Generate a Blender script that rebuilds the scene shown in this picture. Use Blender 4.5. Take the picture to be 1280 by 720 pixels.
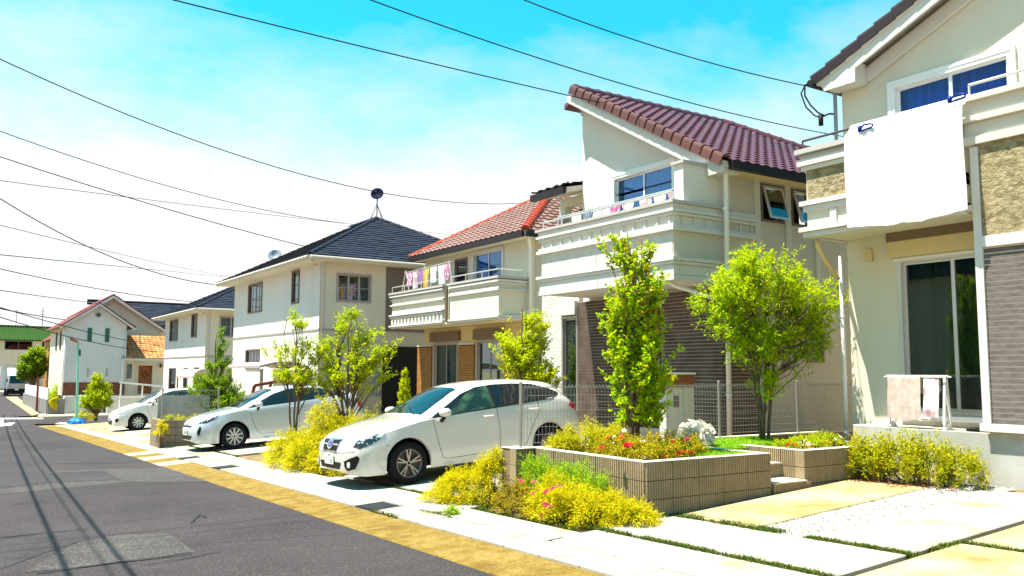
import bpy, bmesh, math, random
import numpy as np
from mathutils import Vector, Matrix
from mathutils.bvhtree import BVHTree

for o in list(bpy.data.objects):
    bpy.data.objects.remove(o)
scene = bpy.context.scene
COL = scene.collection
R = math.radians

# ------------------------------------------------------------------ camera
CZ = 1.57                       # eye height over the road
FPX = 1077.0                    # focal length in pixels of the 1280 px wide photograph
YAW, PITCH, ROLL = R(33.379), R(5.524), R(0.197)
fwd = Vector((math.sin(YAW) * math.cos(PITCH), math.cos(YAW) * math.cos(PITCH), math.sin(PITCH)))
rgt = Vector((math.cos(YAW), -math.sin(YAW), 0.0))
upv = rgt.cross(fwd)
r_, u_ = rgt * math.cos(ROLL) + upv * math.sin(ROLL), upv * math.cos(ROLL) - rgt * math.sin(ROLL)
cd = bpy.data.cameras.new('camera')
cd.sensor_width = 36.0
cd.lens = FPX / 1280 * 36
cd.clip_end = 6000
cam = bpy.data.objects.new('camera', cd)
COL.objects.link(cam)
cam.matrix_world = Matrix(((r_.x, u_.x, -fwd.x, 0), (r_.y, u_.y, -fwd.y, 0), (r_.z, u_.z, -fwd.z, CZ), (0, 0, 0, 1)))
scene.camera = cam

# ------------------------------------------------------------------ sky and sun
SUN = Vector((0.375, -0.17, -1.0)).normalized()      # direction the light travels
w = bpy.data.worlds.new('World')
scene.world = w
w.use_nodes = True
nt = w.node_tree
nt.nodes.clear()
def wn(t, **k):
    n = nt.nodes.new(t)
    for a, b in k.items():
        setattr(n, a, b)
    return n
def wl(a, b):
    nt.links.new(a, b)
sky = wn('ShaderNodeTexSky', sky_type='NISHITA', sun_disc=False)
sky.sun_elevation = math.asin(-SUN.z)
sky.sun_rotation = math.atan2(-SUN.x, -SUN.y)
sky.air_density = 1.0
sky.dust_density = 0.3
sky.ozone_density = 1.0
tint = wn('ShaderNodeMix', data_type='RGBA', blend_type='MULTIPLY')
tint.inputs[0].default_value = 1.0
tint.inputs[7].default_value = (0.12, 1.27, 1.08, 1)
wl(sky.outputs[0], tint.inputs[6])
tc = wn('ShaderNodeTexCoord')
sep = wn('ShaderNodeSeparateXYZ')
wl(tc.outputs['Generated'], sep.inputs[0])
nz = wn('ShaderNodeTexNoise')
nz.inputs['Scale'].default_value = 2.6
nz.inputs['Detail'].default_value = 9
nz.inputs['Roughness'].default_value = 0.62
mp = wn('ShaderNodeMapping')
mp.inputs['Scale'].default_value = (1.0, 1.6, 2.6)
mp.inputs['Location'].default_value = (0.35, 0.1, 0.0)
wl(tc.outputs['Generated'], mp.inputs[0])
wl(mp.outputs[0], nz.inputs['Vector'])
mr = wn('ShaderNodeMapRange')                        # thin cloud thickens towards the horizon
mr.inputs['From Min'].default_value = 0.20
mr.inputs['From Max'].default_value = 0.41
mr.inputs['To Min'].default_value = 1.0
mr.inputs['To Max'].default_value = -0.12
wl(sep.outputs[2], mr.inputs['Value'])
mm = wn('ShaderNodeMath', operation='MULTIPLY_ADD')
mm.inputs[1].default_value = 1.5
mm.inputs[2].default_value = -0.75
wl(nz.outputs['Fac'], mm.inputs[0])
ad = wn('ShaderNodeMath', operation='ADD', use_clamp=True)
wl(mr.outputs[0], ad.inputs[0])
wl(mm.outputs[0], ad.inputs[1])
mx = wn('ShaderNodeMix', data_type='RGBA')
wl(ad.outputs[0], mx.inputs[0])
wl(tint.outputs[2], mx.inputs[6])
mx.inputs[7].default_value = (4.8, 4.4, 4.55, 1)
bg = wn('ShaderNodeBackground')
bg.inputs['Strength'].default_value = 0.086
wl(mx.outputs[2], bg.inputs[0])
wo = wn('ShaderNodeOutputWorld')
wl(bg.outputs[0], wo.inputs[0])

sd = bpy.data.lights.new('sun', 'SUN')
sd.energy = 5.0
sd.angle = R(0.53)
sd.color = (1.0, 0.93, 0.79)
sun = bpy.data.objects.new('sun', sd)
COL.objects.link(sun)
sun.rotation_euler = SUN.to_track_quat('-Z', 'Y').to_euler()
sun.location = (-20, 10, 40)

vs = scene.view_settings
vs.view_transform = 'Standard'
vs.look = 'None'
vs.exposure = 1.5
vs.gamma = 1.0
vs.use_curve_mapping = False

# ------------------------------------------------------------------ pixel -> place helpers
def ray(px, py):
    return (r_ * (px - 640) + u_ * (360 - py)) / FPX + fwd
def onX(px, py, X):
    d = ray(px, py); t = X / d.x
    return (X, d.y * t, d.z * t + CZ)
def onY(px, py, Y):
    d = ray(px, py); t = Y / d.y
    return (d.x * t, Y, d.z * t + CZ)
def zb(Y):
    Y = max(-40.0, Y)
    if Y < 46: return -0.0235 * Y
    if Y < 58:
        t = (Y - 46) / 12.0
        return -1.081 - 0.0235 * 12 * (t - t * t / 2)
    return -1.222
def G(X, Y):
    k = 0.06 * min(max(X - 4.0, 0.0), 6.6)
    if Y > 43: k *= max(0.25, 1 - (Y - 43) / 9.0)
    return zb(Y) + k
def onG(px, py):
    d = ray(px, py)
    t = 3.0
    for i in range(60):
        z = d.z * t + CZ - G(d.x * t, d.y * t)
        t += z / max(0.02, -(d.z + 0.0235 * d.y - 0.06 * d.x)) * 0.5
    return Vector((d.x * t, d.y * t, G(d.x * t, d.y * t)))

# ------------------------------------------------------------------ materials
MATS = {}
def mat(name, col, rough=0.7, col2=None, nscale=3.0, ndetail=6, lo=0.35, hi=0.65, bump=0.0, bscale=40.0, spec=0.15,
        metal=0.0, coat=0.0, speck=None, sscale=150.0, island=None, stretch=None, transl=0.0, stain=None, stscale=0.7, stlo=0.5, sthi=0.75, bumpdist=0.01):
    m = bpy.data.materials.new(name)
    m.use_nodes = True
    t = m.node_tree
    N, L = t.nodes, t.links
    b = N['Principled BSDF']
    out = N['Material Output']
    b.inputs['Roughness'].default_value = rough
    b.inputs['Metallic'].default_value = metal
    b.inputs['Specular IOR Level'].default_value = spec
    if coat:
        b.inputs['Coat Weight'].default_value = coat
        b.inputs['Coat Roughness'].default_value = 0.03
    geo = N.new('ShaderNodeNewGeometry')
    pos = geo.outputs['Position']
    if stretch:
        mpn = N.new('ShaderNodeMapping')
        mpn.inputs['Scale'].default_value = stretch
        L.new(pos, mpn.inputs[0]); pos = mpn.outputs[0]
    rgb = N.new('ShaderNodeRGB'); rgb.outputs[0].default_value = (*col, 1)
    cur = rgb.outputs[0]
    def noise(scale, detail=6):
        n = N.new('ShaderNodeTexNoise')
        n.inputs['Scale'].default_value = scale; n.inputs['Detail'].default_value = detail
        n.inputs['Roughness'].default_value = 0.6
        L.new(pos, n.inputs['Vector'])
        return n.outputs['Fac']
    def ramp(v, a, c):
        r = N.new('ShaderNodeMapRange'); r.inputs['From Min'].default_value = a; r.inputs['From Max'].default_value = c
        L.new(v, r.inputs['Value']); return r.outputs[0]
    def mixc(f, a, c2):
        x = N.new('ShaderNodeMix'); x.data_type = 'RGBA'
        L.new(f, x.inputs[0]); L.new(a, x.inputs[6]); x.inputs[7].default_value = (*c2, 1)
        return x.outputs[2]
    if col2: cur = mixc(ramp(noise(nscale, ndetail), lo, hi), cur, col2)
    if stain: cur = mixc(ramp(noise(stscale, 8), stlo, sthi), cur, stain)
    if speck: cur = mixc(ramp(noise(sscale, 2), 0.56, 0.70), cur, speck)
    if island:
        x = N.new('ShaderNodeMix'); x.data_type = 'RGBA'
        cr = N.new('ShaderNodeValToRGB')
        cr.color_ramp.elements[0].color = (*island[0], 1)
        cr.color_ramp.elements[1].color = (*island[-1], 1)
        for i, c in enumerate(island[1:-1]):
            e = cr.color_ramp.elements.new((i + 1) / (len(island) - 1)); e.color = (*c, 1)
        L.new(geo.outputs['Random Per Island'], cr.inputs[0])
        cur = cr.outputs[0]
    L.new(cur, b.inputs['Base Color'])
    if bump:
        bp = N.new('ShaderNodeBump'); bp.inputs['Strength'].default_value = bump; bp.inputs['Distance'].default_value = bumpdist
        L.new(noise(bscale, 5), bp.inputs['Height']); L.new(bp.outputs[0], b.inputs['Normal'])
    if transl:
        tr = N.new('ShaderNodeBsdfTranslucent'); L.new(cur, tr.inputs[0])
        ms = N.new('ShaderNodeMixShader'); ms.inputs[0].default_value = transl
        L.new(b.outputs[0], ms.inputs[1]); L.new(tr.outputs[0], ms.inputs[2]); L.new(ms.outputs[0], out.inputs[0])
    MATS[name] = m
    return m
def glass(name, tintc, refl, rough=0.01, kf=0.8):
    m = bpy.data.materials.new(name); m.use_nodes = True
    N, L = m.node_tree.nodes, m.node_tree.links
    N.clear()
    o = N.new('ShaderNodeOutputMaterial'); tr = N.new('ShaderNodeBsdfTransparent'); tr.inputs[0].default_value = (*tintc, 1)
    gl = N.new('ShaderNodeBsdfGlossy'); gl.inputs['Roughness'].default_value = rough; gl.inputs[0].default_value = (0.93, 0.97, 1, 1)
    fr = N.new('ShaderNodeFresnel'); fr.inputs[0].default_value = 1.55
    ma = N.new('ShaderNodeMath'); ma.operation = 'MULTIPLY_ADD'; ma.use_clamp = True
    ma.inputs[1].default_value = kf; ma.inputs[2].default_value = refl
    L.new(fr.outputs[0], ma.inputs[0])
    ms = N.new('ShaderNodeMixShader'); L.new(ma.outputs[0], ms.inputs[0]); L.new(tr.outputs[0], ms.inputs[1]); L.new(gl.outputs[0], ms.inputs[2])
    L.new(ms.outputs[0], o.inputs[0]); MATS[name] = m
    return m

mat('asphalt', (0.034, 0.0285, 0.031), 0.92, (0.053, 0.0445, 0.048), 0.5, 8, 0.35, 0.7, bump=0.6, bscale=220, speck=(0.115, 0.100, 0.102), sscale=48, bumpdist=0.008)
mat('asphalt_pale', (0.044, 0.038, 0.039), 0.85, (0.064, 0.056, 0.055), 1.5, 8, bump=0.6, bscale=200, speck=(0.20, 0.18, 0.16), sscale=42, bumpdist=0.006)
mat('asphalt_dark', (0.031, 0.026, 0.029), 0.85, (0.045, 0.038, 0.042), 1.5, 8, bump=0.6, bscale=220, speck=(0.13, 0.13, 0.13), sscale=90, bumpdist=0.006)
mat('tar', (0.018, 0.017, 0.018), 0.6)
mat('road_paint', (0.75, 0.75, 0.73), 0.6, (0.4, 0.4, 0.4), 9, 8, 0.45, 0.8)
mat('soil', (0.16, 0.11, 0.06), 0.95, (0.25, 0.18, 0.09), 4, 8, bump=0.8, bscale=60, bumpdist=0.02)
mat('ground', (0.33, 0.27, 0.17), 0.95, (0.42, 0.36, 0.22), 1.2, 8, bump=0.5, bscale=50, bumpdist=0.02)
mat('gutter_tan', (0.185, 0.115, 0.020), 0.9, (0.25, 0.170, 0.045), 5, 10, 0.40, 0.60, bump=0.8, bscale=90, speck=(0.055, 0.033, 0.006), sscale=45, stain=(0.135, 0.080, 0.016), stscale=2.6, stlo=0.52, sthi=0.74)
mat('gutter_pale', (0.36, 0.31, 0.20), 0.9, (0.42, 0.38, 0.28), 3, 8, bump=0.3, bscale=100)
mat('slab', (0.40, 0.37, 0.325), 0.85, (0.31, 0.275, 0.22), 1.5, 8, 0.4, 0.7, bump=0.25, bscale=90, speck=(0.27, 0.24, 0.19), sscale=50, stain=(0.25, 0.195, 0.095), stscale=1.3, stlo=0.55, sthi=0.72)
mat('slab_tan', (0.33, 0.245, 0.11), 0.88, (0.42, 0.36, 0.23), 1.1, 8, 0.38, 0.62, bump=0.3, bscale=90, stain=(0.23, 0.155, 0.045), stscale=1.7)
mat('grate', (0.10, 0.10, 0.11), 0.5, metal=0.6)
mat('gravel', (0.5, 0.5, 0.5), 0.8, island=[(0.12, 0.11, 0.10), (0.34, 0.32, 0.29), (0.50, 0.48, 0.45), (0.24, 0.22, 0.20), (0.44, 0.42, 0.39)])
mat('grass', (0.1, 0.2, 0.02), 0.6, island=[(0.13, 0.32, 0.008), (0.22, 0.46, 0.012), (0.36, 0.50, 0.015)], transl=0.35)
mat('grass_dark', (0.04, 0.08, 0.01), 0.8, island=[(0.02, 0.05, 0.006), (0.05, 0.10, 0.008), (0.10, 0.14, 0.012), (0.14, 0.12, 0.03)], transl=0.25)
mat('grass_base', (0.10, 0.22, 0.010), 0.9, (0.16, 0.30, 0.012), 8)
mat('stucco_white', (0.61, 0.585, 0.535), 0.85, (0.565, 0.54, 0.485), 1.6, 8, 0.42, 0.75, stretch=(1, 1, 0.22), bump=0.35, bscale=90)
mat('stucco_cream', (0.61, 0.565, 0.465), 0.85, (0.56, 0.515, 0.415), 1.6, 8, 0.42, 0.75, stretch=(1, 1, 0.22), bump=0.3, bscale=90)
mat('stucco_bounce_warm', (0.60, 0.49, 0.27), 0.85, (0.55, 0.44, 0.23), 1.6, 8, 0.42, 0.75, stretch=(1, 1, 0.22), bump=0.3, bscale=90)  # yellow bounce light is put into this wall colour
mat('stucco_grey', (0.585, 0.565, 0.555), 0.85, (0.54, 0.52, 0.51), 1.6, 8, 0.42, 0.75, stretch=(1, 1, 0.22), bump=0.3, bscale=70)
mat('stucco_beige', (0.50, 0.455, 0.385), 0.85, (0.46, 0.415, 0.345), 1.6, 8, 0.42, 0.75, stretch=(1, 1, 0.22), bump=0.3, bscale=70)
mat('rough_render', (0.34, 0.285, 0.175), 0.9, (0.19, 0.15, 0.08), 9, 5, 0.42, 0.62, bump=1.0, bscale=16, bumpdist=0.05, stretch=(1, 1, 1.5))
mat('rough_white', (0.576, 0.560, 0.528), 0.9, (0.528, 0.504, 0.456), 8, 5, bump=1.0, bscale=22, bumpdist=0.03)
mat('trim_white', (0.576, 0.560, 0.536), 0.7, (0.528, 0.512, 0.480), 1.2, bump=0.1, bscale=40)
mat('trim_cream', (0.560, 0.532, 0.468), 0.7, (0.520, 0.488, 0.424), 1.2, bump=0.1, bscale=40)
mat('trim_grey', (0.40, 0.38, 0.37), 0.6)
mat('tile_mauve', (0.098, 0.078, 0.075), 0.8, (0.155, 0.128, 0.122), 9, 6, 0.35, 0.65, bump=0.6, bscale=45, stretch=(1, 1, 2.5), bumpdist=0.012)
mat('tile_brown', (0.066, 0.042, 0.033), 0.7, (0.105, 0.075, 0.066), 3.2, 4, 0.4, 0.6, bump=0.5, bscale=60, bumpdist=0.01)
mat('tile_joint', (0.58, 0.53, 0.49), 0.9)
mat('tile_joint_fine', (0.40, 0.34, 0.29), 0.9)
mat('sky_reflection_curtain', (0.010, 0.22, 0.56), 0.8)  # blue sky reflection painted as a cloth behind the glass
mat('tile_ochre', (0.40, 0.20, 0.065), 0.75, (0.30, 0.14, 0.045), 6, 5, bump=0.4, bscale=50)
mat('joint_brown', (0.16, 0.08, 0.04), 0.9)
mat('concrete', (0.42, 0.41, 0.39), 0.9, (0.33, 0.32, 0.29), 1.3, 8, bump=0.3, bscale=60, stain=(0.26, 0.24, 0.19), stscale=2.0)
mat('concrete_dark', (0.17, 0.165, 0.165), 0.9, (0.23, 0.22, 0.21), 2, 8, bump=0.4, bscale=60)
mat('block', (0.33, 0.25, 0.155), 0.92, (0.24, 0.18, 0.105), 3, 8, 0.35, 0.7, bump=0.5, bscale=90, speck=(0.2, 0.17, 0.11), sscale=40)
mat('block_cap', (0.62, 0.56, 0.46), 0.9, (0.5, 0.45, 0.36), 3, 8, bump=0.3, bscale=90)
mat('block_plain', (0.27, 0.21, 0.15), 0.92, (0.19, 0.145, 0.10), 2.5, 8, bump=0.5, bscale=60)
mat('roof_purple', (0.155, 0.062, 0.058), 0.32, (0.11, 0.045, 0.045), 3, 4, spec=0.8, island=[(0.055, 0.012, 0.019), (0.11, 0.028, 0.040), (0.08, 0.020, 0.029)])
mat('roof_rake', (0.115, 0.036, 0.027), 0.45, (0.075, 0.025, 0.020), 5, 4, spec=0.5)
mat('roof_red', (0.40, 0.09, 0.045), 0.5, spec=0.7, island=[(0.14, 0.055, 0.040), (0.21, 0.10, 0.078), (0.17, 0.072, 0.054)])
mat('roof_red_ridge', (0.36, 0.045, 0.02), 0.45)
mat('roof_orange', (0.5, 0.2, 0.08), 0.55, island=[(0.50, 0.16, 0.05), (0.60, 0.27, 0.10), (0.42, 0.13, 0.05)])
mat('roof_slate', (0.035, 0.042, 0.065), 0.6, island=[(0.013, 0.017, 0.030), (0.024, 0.030, 0.052), (0.018, 0.022, 0.040)], spec=0.15)
mat('roof_dark', (0.020, 0.013, 0.018), 0.6, (0.014, 0.009, 0.013), 5, 4, spec=0.2)
mat('roof_brown', (0.16, 0.035, 0.03), 0.5)
mat('roof_green', (0.022, 0.070, 0.008), 0.8, (0.016, 0.05, 0.006), 2, spec=0.1)
mat('gutter_dark', (0.02, 0.018, 0.02), 0.35)
mat('pipe_white', (0.72, 0.72, 0.72), 0.4)
mat('metal_grey', (0.36, 0.34, 0.33), 0.4, metal=0.7)
mat('metal_dark', (0.08, 0.07, 0.07), 0.45, metal=0.4)
mat('alu', (0.62, 0.60, 0.58), 0.35, metal=0.6)
mat('alu_white', (0.74, 0.74, 0.74), 0.4)
mat('frame_brown', (0.16, 0.125, 0.115), 0.5)
mat('frame_mauve', (0.34, 0.29, 0.28), 0.5)
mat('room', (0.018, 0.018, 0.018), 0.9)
mat('sky_reflection_room', (0.02, 0.13, 0.26), 0.9)  # room coloured blue to stand in for sky mirrored in the panes
mat('curtain', (0.34, 0.38, 0.36), 0.9, transl=0.3)
mat('curtain_dark', (0.20, 0.26, 0.24), 0.9, transl=0.2)
mat('shutter', (0.17, 0.125, 0.085), 0.6)
mat('wood_dark', (0.06, 0.025, 0.012), 0.55, (0.10, 0.045, 0.02), 6, stretch=(6, 6, 1))
mat('wood_door', (0.20, 0.065, 0.03), 0.5, (0.26, 0.09, 0.04), 6)
mat('wood_red', (0.24, 0.06, 0.04), 0.6)
mat('shutter_teal', (0.04, 0.13, 0.11), 0.6)
mat('brick_red', (0.17, 0.055, 0.035), 0.85, (0.24, 0.09, 0.06), 9, 5, bump=0.4, bscale=40)
mat('bark', (0.11, 0.075, 0.05), 0.9, (0.17, 0.125, 0.09), 9, 6, bump=0.6, bscale=60, stretch=(1, 1, 0.3))
mat('cloth_white', (0.82, 0.82, 0.80), 0.9, transl=0.25, bump=0.1, bscale=12)
mat('cloth_pink', (0.44, 0.34, 0.30), 0.95, (0.54, 0.45, 0.41), 14, 6, bump=0.8, bscale=120)
mat('cloth_lilac', (0.42, 0.26, 0.28), 0.95, (0.66, 0.60, 0.64), 5, 4, 0.45, 0.55)
mat('cloth_magenta', (0.40, 0.10, 0.24), 0.9, (0.6, 0.45, 0.5), 9, 4, 0.45, 0.55)
mat('cloth_purple', (0.26, 0.14, 0.36), 0.9)
mat('cloth_red', (0.30, 0.03, 0.05), 0.9)
mat('cloth_yellow', (0.60, 0.34, 0.06), 0.9)
mat('cloth_navy', (0.06, 0.08, 0.16), 0.9, (0.25, 0.30, 0.40), 5, 3, 0.45, 0.55, stretch=(8, 8, 0.3))
mat('peg_blue', (0.004, 0.02, 0.20), 0.4)
mat('plastic_white', (0.72, 0.70, 0.67), 0.45)
mat('bag_white', (0.86, 0.84, 0.78), 0.5, transl=0.45)
mat('cable', (0.012, 0.012, 0.013), 0.6)
mat('cable_grey', (0.16, 0.22, 0.25), 0.6)
mat('dish_blue', (0.003, 0.006, 0.035), 0.8, spec=0.1)
mat('dish_grey', (0.20, 0.25, 0.32), 0.4)
mat('pole_teal', (0.20, 0.55, 0.45), 0.5)
mat('sheet_blue', (0.01, 0.16, 0.62), 0.5)
mat('lamp_orange', (0.40, 0.12, 0.06), 0.5)
mat('paint_pearl', (0.60, 0.58, 0.55), 0.20, spec=0.5, coat=1.0)
mat('paint_silver', (0.52, 0.56, 0.62), 0.26, spec=0.5, metal=0.25, coat=1.0)
mat('paint_white', (0.64, 0.64, 0.63), 0.3, coat=0.8)
mat('car_glass', (0.006, 0.010, 0.012), 0.03, spec=0.6)
mat('car_glass_green', (0.010, 0.022, 0.016), 0.03, (0.05, 0.10, 0.05), 3.5, 3, 0.45, 0.62, spec=0.6)
mat('black_plastic', (0.012, 0.012, 0.013), 0.45)
mat('rubber', (0.010, 0.010, 0.011), 0.8)
mat('alloy', (0.42, 0.39, 0.36), 0.35, metal=0.7)
mat('alloy_silver', (0.55, 0.56, 0.57), 0.35, metal=0.5)
mat('chrome', (0.75, 0.77, 0.8), 0.12, metal=1.0)
mat('lamp_glass', (0.02, 0.022, 0.028), 0.06, (0.42, 0.43, 0.45), 16, 3, 0.55, 0.62, spec=0.6, coat=0.6)
mat('lamp_clear', (0.55, 0.62, 0.66), 0.06, spec=0.9, coat=1.0)
mat('tail_red', (0.45, 0.006, 0.012), 0.15, coat=1.0)
mat('emblem_blue', (0.02, 0.05, 0.22), 0.2, coat=1.0)
mat('plate_white', (0.78, 0.78, 0.76), 0.5)
mat('plate_green', (0.03, 0.14, 0.10), 0.5)
mat('logo_red', (0.55, 0.03, 0.08), 0.5)
mat('ink_grey', (0.3, 0.32, 0.35), 0.5)
glass('glass_blue', (0.45, 0.72, 0.92), 0.0, kf=0.45)
glass('glass_clear', (0.55, 0.66, 0.62), 0.04)
glass('glass_dark', (0.42, 0.50, 0.52), 0.08)
# foliage: colours of the leaves themselves
def leafmat(name, cols, tr=0.48, rough=0.6): return mat(name, cols[0], rough, island=cols, transl=tr, spec=0.06)
leafmat('leaf_katsura', [(0.24, 0.48, 0.006), (0.36, 0.58, 0.008), (0.52, 0.62, 0.010), (0.28, 0.52, 0.006), (0.66, 0.54, 0.008)], 0.55)
leafmat('leaf_bronze', [(0.48, 0.36, 0.015), (0.38, 0.40, 0.012), (0.52, 0.27, 0.02), (0.32, 0.40, 0.012)])
leafmat('leaf_ash', [(0.18, 0.36, 0.004), (0.34, 0.52, 0.005), (0.52, 0.62, 0.006), (0.24, 0.42, 0.005)])
leafmat('leaf_lime', [(0.46, 0.56, 0.006), (0.62, 0.64, 0.008), (0.38, 0.52, 0.006), (0.68, 0.62, 0.010)])
leafmat('leaf_tree', [(0.30, 0.44, 0.007), (0.44, 0.55, 0.008), (0.52, 0.57, 0.010), (0.20, 0.34, 0.006)])
leafmat('leaf_thuja', [(0.13, 0.29, 0.010), (0.24, 0.39, 0.010), (0.34, 0.41, 0.012), (0.16, 0.32, 0.016)])
leafmat('leaf_dark', [(0.04, 0.12, 0.012), (0.09, 0.20, 0.012), (0.18, 0.30, 0.016)])  # also the painted shade inside the shrubs
leafmat('leaf_gold', [(0.70, 0.58, 0.006), (0.82, 0.70, 0.012), (0.56, 0.52, 0.006), (0.76, 0.54, 0.006), (0.34, 0.38, 0.008)], 0.40)
leafmat('leaf_goldgreen', [(0.46, 0.50, 0.010), (0.62, 0.54, 0.010), (0.32, 0.44, 0.010), (0.66, 0.46, 0.010)], 0.40)
leafmat('leaf_green', [(0.20, 0.36, 0.010), (0.32, 0.50, 0.014), (0.44, 0.56, 0.016)])
leafmat('leaf_azalea', [(0.22, 0.26, 0.015), (0.36, 0.30, 0.015), (0.48, 0.23, 0.025), (0.28, 0.34, 0.015)])
leafmat('leaf_spirea', [(0.54, 0.52, 0.008), (0.66, 0.60, 0.010), (0.42, 0.45, 0.010), (0.68, 0.44, 0.012)])
leafmat('leaf_hedge', [(0.16, 0.27, 0.008), (0.34, 0.39, 0.010), (0.50, 0.50, 0.012), (0.44, 0.34, 0.016)])
mat('bundle_white', (0.72, 0.70, 0.63), 0.7, transl=0.35)
mat('petal_red', (0.62, 0.02, 0.035), 0.6, transl=0.3)
mat('petal_pink', (0.72, 0.06, 0.25), 0.6, transl=0.3)
mat('petal_white', (0.8, 0.76, 0.74), 0.6, transl=0.3)
mat('petal_orange', (0.7, 0.2, 0.03), 0.6, transl=0.3)

# ------------------------------------------------------------------ mesh helpers
class MB:
    def __init__(s):
        s.v = []; s.f = []
    def quad(s, a, b, c, d):
        n = len(s.v); s.v += [tuple(a), tuple(b), tuple(c), tuple(d)]; s.f.append((n, n + 1, n + 2, n + 3)); return s
    def poly(s, pts):
        n = len(s.v); s.v += [tuple(p) for p in pts]; s.f.append(tuple(range(n, n + len(pts)))); return s
    def hexa(s, p):       # 8 points: 4 bottom ring, 4 top ring
        n = len(s.v); s.v += [tuple(q) for q in p]
        for f in ((0, 3, 2, 1), (4, 5, 6, 7), (0, 1, 5, 4), (1, 2, 6, 5), (2, 3, 7, 6), (3, 0, 4, 7)):
            s.f.append(tuple(n + i for i in f))
        return s
    def box(s, x0, x1, y0, y1, z0, z1):
        x0, x1 = min(x0, x1), max(x0, x1); y0, y1 = min(y0, y1), max(y0, y1); z0, z1 = min(z0, z1), max(z0, z1)
        return s.hexa([(x0, y0, z0), (x1, y0, z0), (x1, y1, z0), (x0, y1, z0), (x0, y0, z1), (x1, y0, z1), (x1, y1, z1), (x0, y1, z1)])
    def bbox(s, x0, x1, y0, y1, z0, z1, b=0.006):     # box with its upper edges chamfered
        n = len(s.v)
        s.v += [(x0, y0, z0), (x1, y0, z0), (x1, y1, z0), (x0, y1, z0), (x0, y0, z1 - b), (x1, y0, z1 - b), (x1, y1, z1 - b), (x0, y1, z1 - b),
                (x0 + b, y0 + b, z1), (x1 - b, y0 + b, z1), (x1 - b, y1 - b, z1), (x0 + b, y1 - b, z1)]
        for f in ((0, 3, 2, 1), (8, 9, 10, 11), (0, 1, 5, 4), (1, 2, 6, 5), (2, 3, 7, 6), (3, 0, 4, 7), (4, 5, 9, 8), (5, 6, 10, 9), (6, 7, 11, 10), (7, 4, 8, 11)):
            s.f.append(tuple(n + i for i in f))
        return s
    def prism(s, pts, d):  # polygon extruded by vector d
        n = len(s.v); k = len(pts); d = Vector(d)
        s.v += [tuple(p) for p in pts] + [tuple(Vector(p) + d) for p in pts]
        s.f.append(tuple(range(n + k - 1, n - 1, -1))); s.f.append(tuple(range(n + k, n + 2 * k)))
        for i in range(k):
            j = (i + 1) % k; s.f.append((n + i, n + j, n + k + j, n + k + i))
        return s
    def tube(s, pts, r, n=8, cap=True):
        pts = [Vector(p) for p in pts]; k = len(pts)
        rs = r if isinstance(r, (list, tuple)) else [r] * k
        b = len(s.v); side = None
        for i, p in enumerate(pts):
            t = (pts[min(i + 1, k - 1)] - pts[max(i - 1, 0)])
            t = t.normalized() if t.length > 1e-9 else Vector((0, 0, 1))
            if side is None:
                side = t.cross(Vector((0, 0, 1)))
                if side.length < 1e-3: side = t.cross(Vector((1, 0, 0)))
            side = (side - t * side.dot(t))
            side = side.normalized() if side.length > 1e-6 else t.orthogonal().normalized()
            o = t.cross(side)
            for j in range(n):
                a = 2 * math.pi * j / n
                s.v.append(tuple(p + (side * math.cos(a) + o * math.sin(a)) * rs[i]))
        for i in range(k - 1):
            for j in range(n):
                j2 = (j + 1) % n
                s.f.append((b + i * n + j, b + i * n + j2, b + (i + 1) * n + j2, b + (i + 1) * n + j))
        if cap:
            s.f.append(tuple(b + j for j in range(n - 1, -1, -1))); s.f.append(tuple(b + (k - 1) * n + j for j in range(n)))
        return s
    def bar(s, a, c, wd, h=None):     # rectangular bar between two points
        a, c = Vector(a), Vector(c); h = h or wd; t = (c - a).normalized()
        sd_ = t.cross(Vector((0, 0, 1)))
        sd_ = sd_.normalized() if sd_.length > 1e-3 else Vector((1, 0, 0))
        o = t.cross(sd_)
        q = [-sd_ * wd / 2 - o * h / 2, sd_ * wd / 2 - o * h / 2, sd_ * wd / 2 + o * h / 2, -sd_ * wd / 2 + o * h / 2]
        return s.hexa([a + x for x in q] + [c + x for x in q])
    def lathe(s, prof, c=(0, 0, 0), axis='Z', n=24):
        b = len(s.v); k = len(prof)
        for j in range(n):
            a = 2 * math.pi * j / n; ca, sa = math.cos(a), math.sin(a)
            for r, h in prof:
                if axis == 'Z': p = (r * ca, r * sa, h)
                elif axis == 'Y': p = (r * ca, h, r * sa)
                else: p = (h, r * ca, r * sa)
                s.v.append((p[0] + c[0], p[1] + c[1], p[2] + c[2]))
        for j in range(n):
            j2 = (j + 1) % n
            for i in range(k - 1):
                s.f.append((b + j * k + i, b + j2 * k + i, b + j2 * k + i + 1, b + j * k + i + 1))
        return s
    def mesh(s, name, m=None, smooth=False, off=(0, 0, 0)):
        me = bpy.data.meshes.new(name)
        v = np.array(s.v, dtype=np.float64).reshape(-1, 3) - np.array(off)
        me.from_pydata(v.tolist(), [], s.f)
        if m: me.materials.append(MATS[m])
        if smooth: me.polygons.foreach_set('use_smooth', [True] * len(me.polygons))
        me.update()
        return me
def fixn(me):
    bm = bmesh.new(); bm.from_mesh(me); bmesh.ops.recalc_face_normals(bm, faces=bm.faces); bm.to_mesh(me); bm.free()

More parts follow.
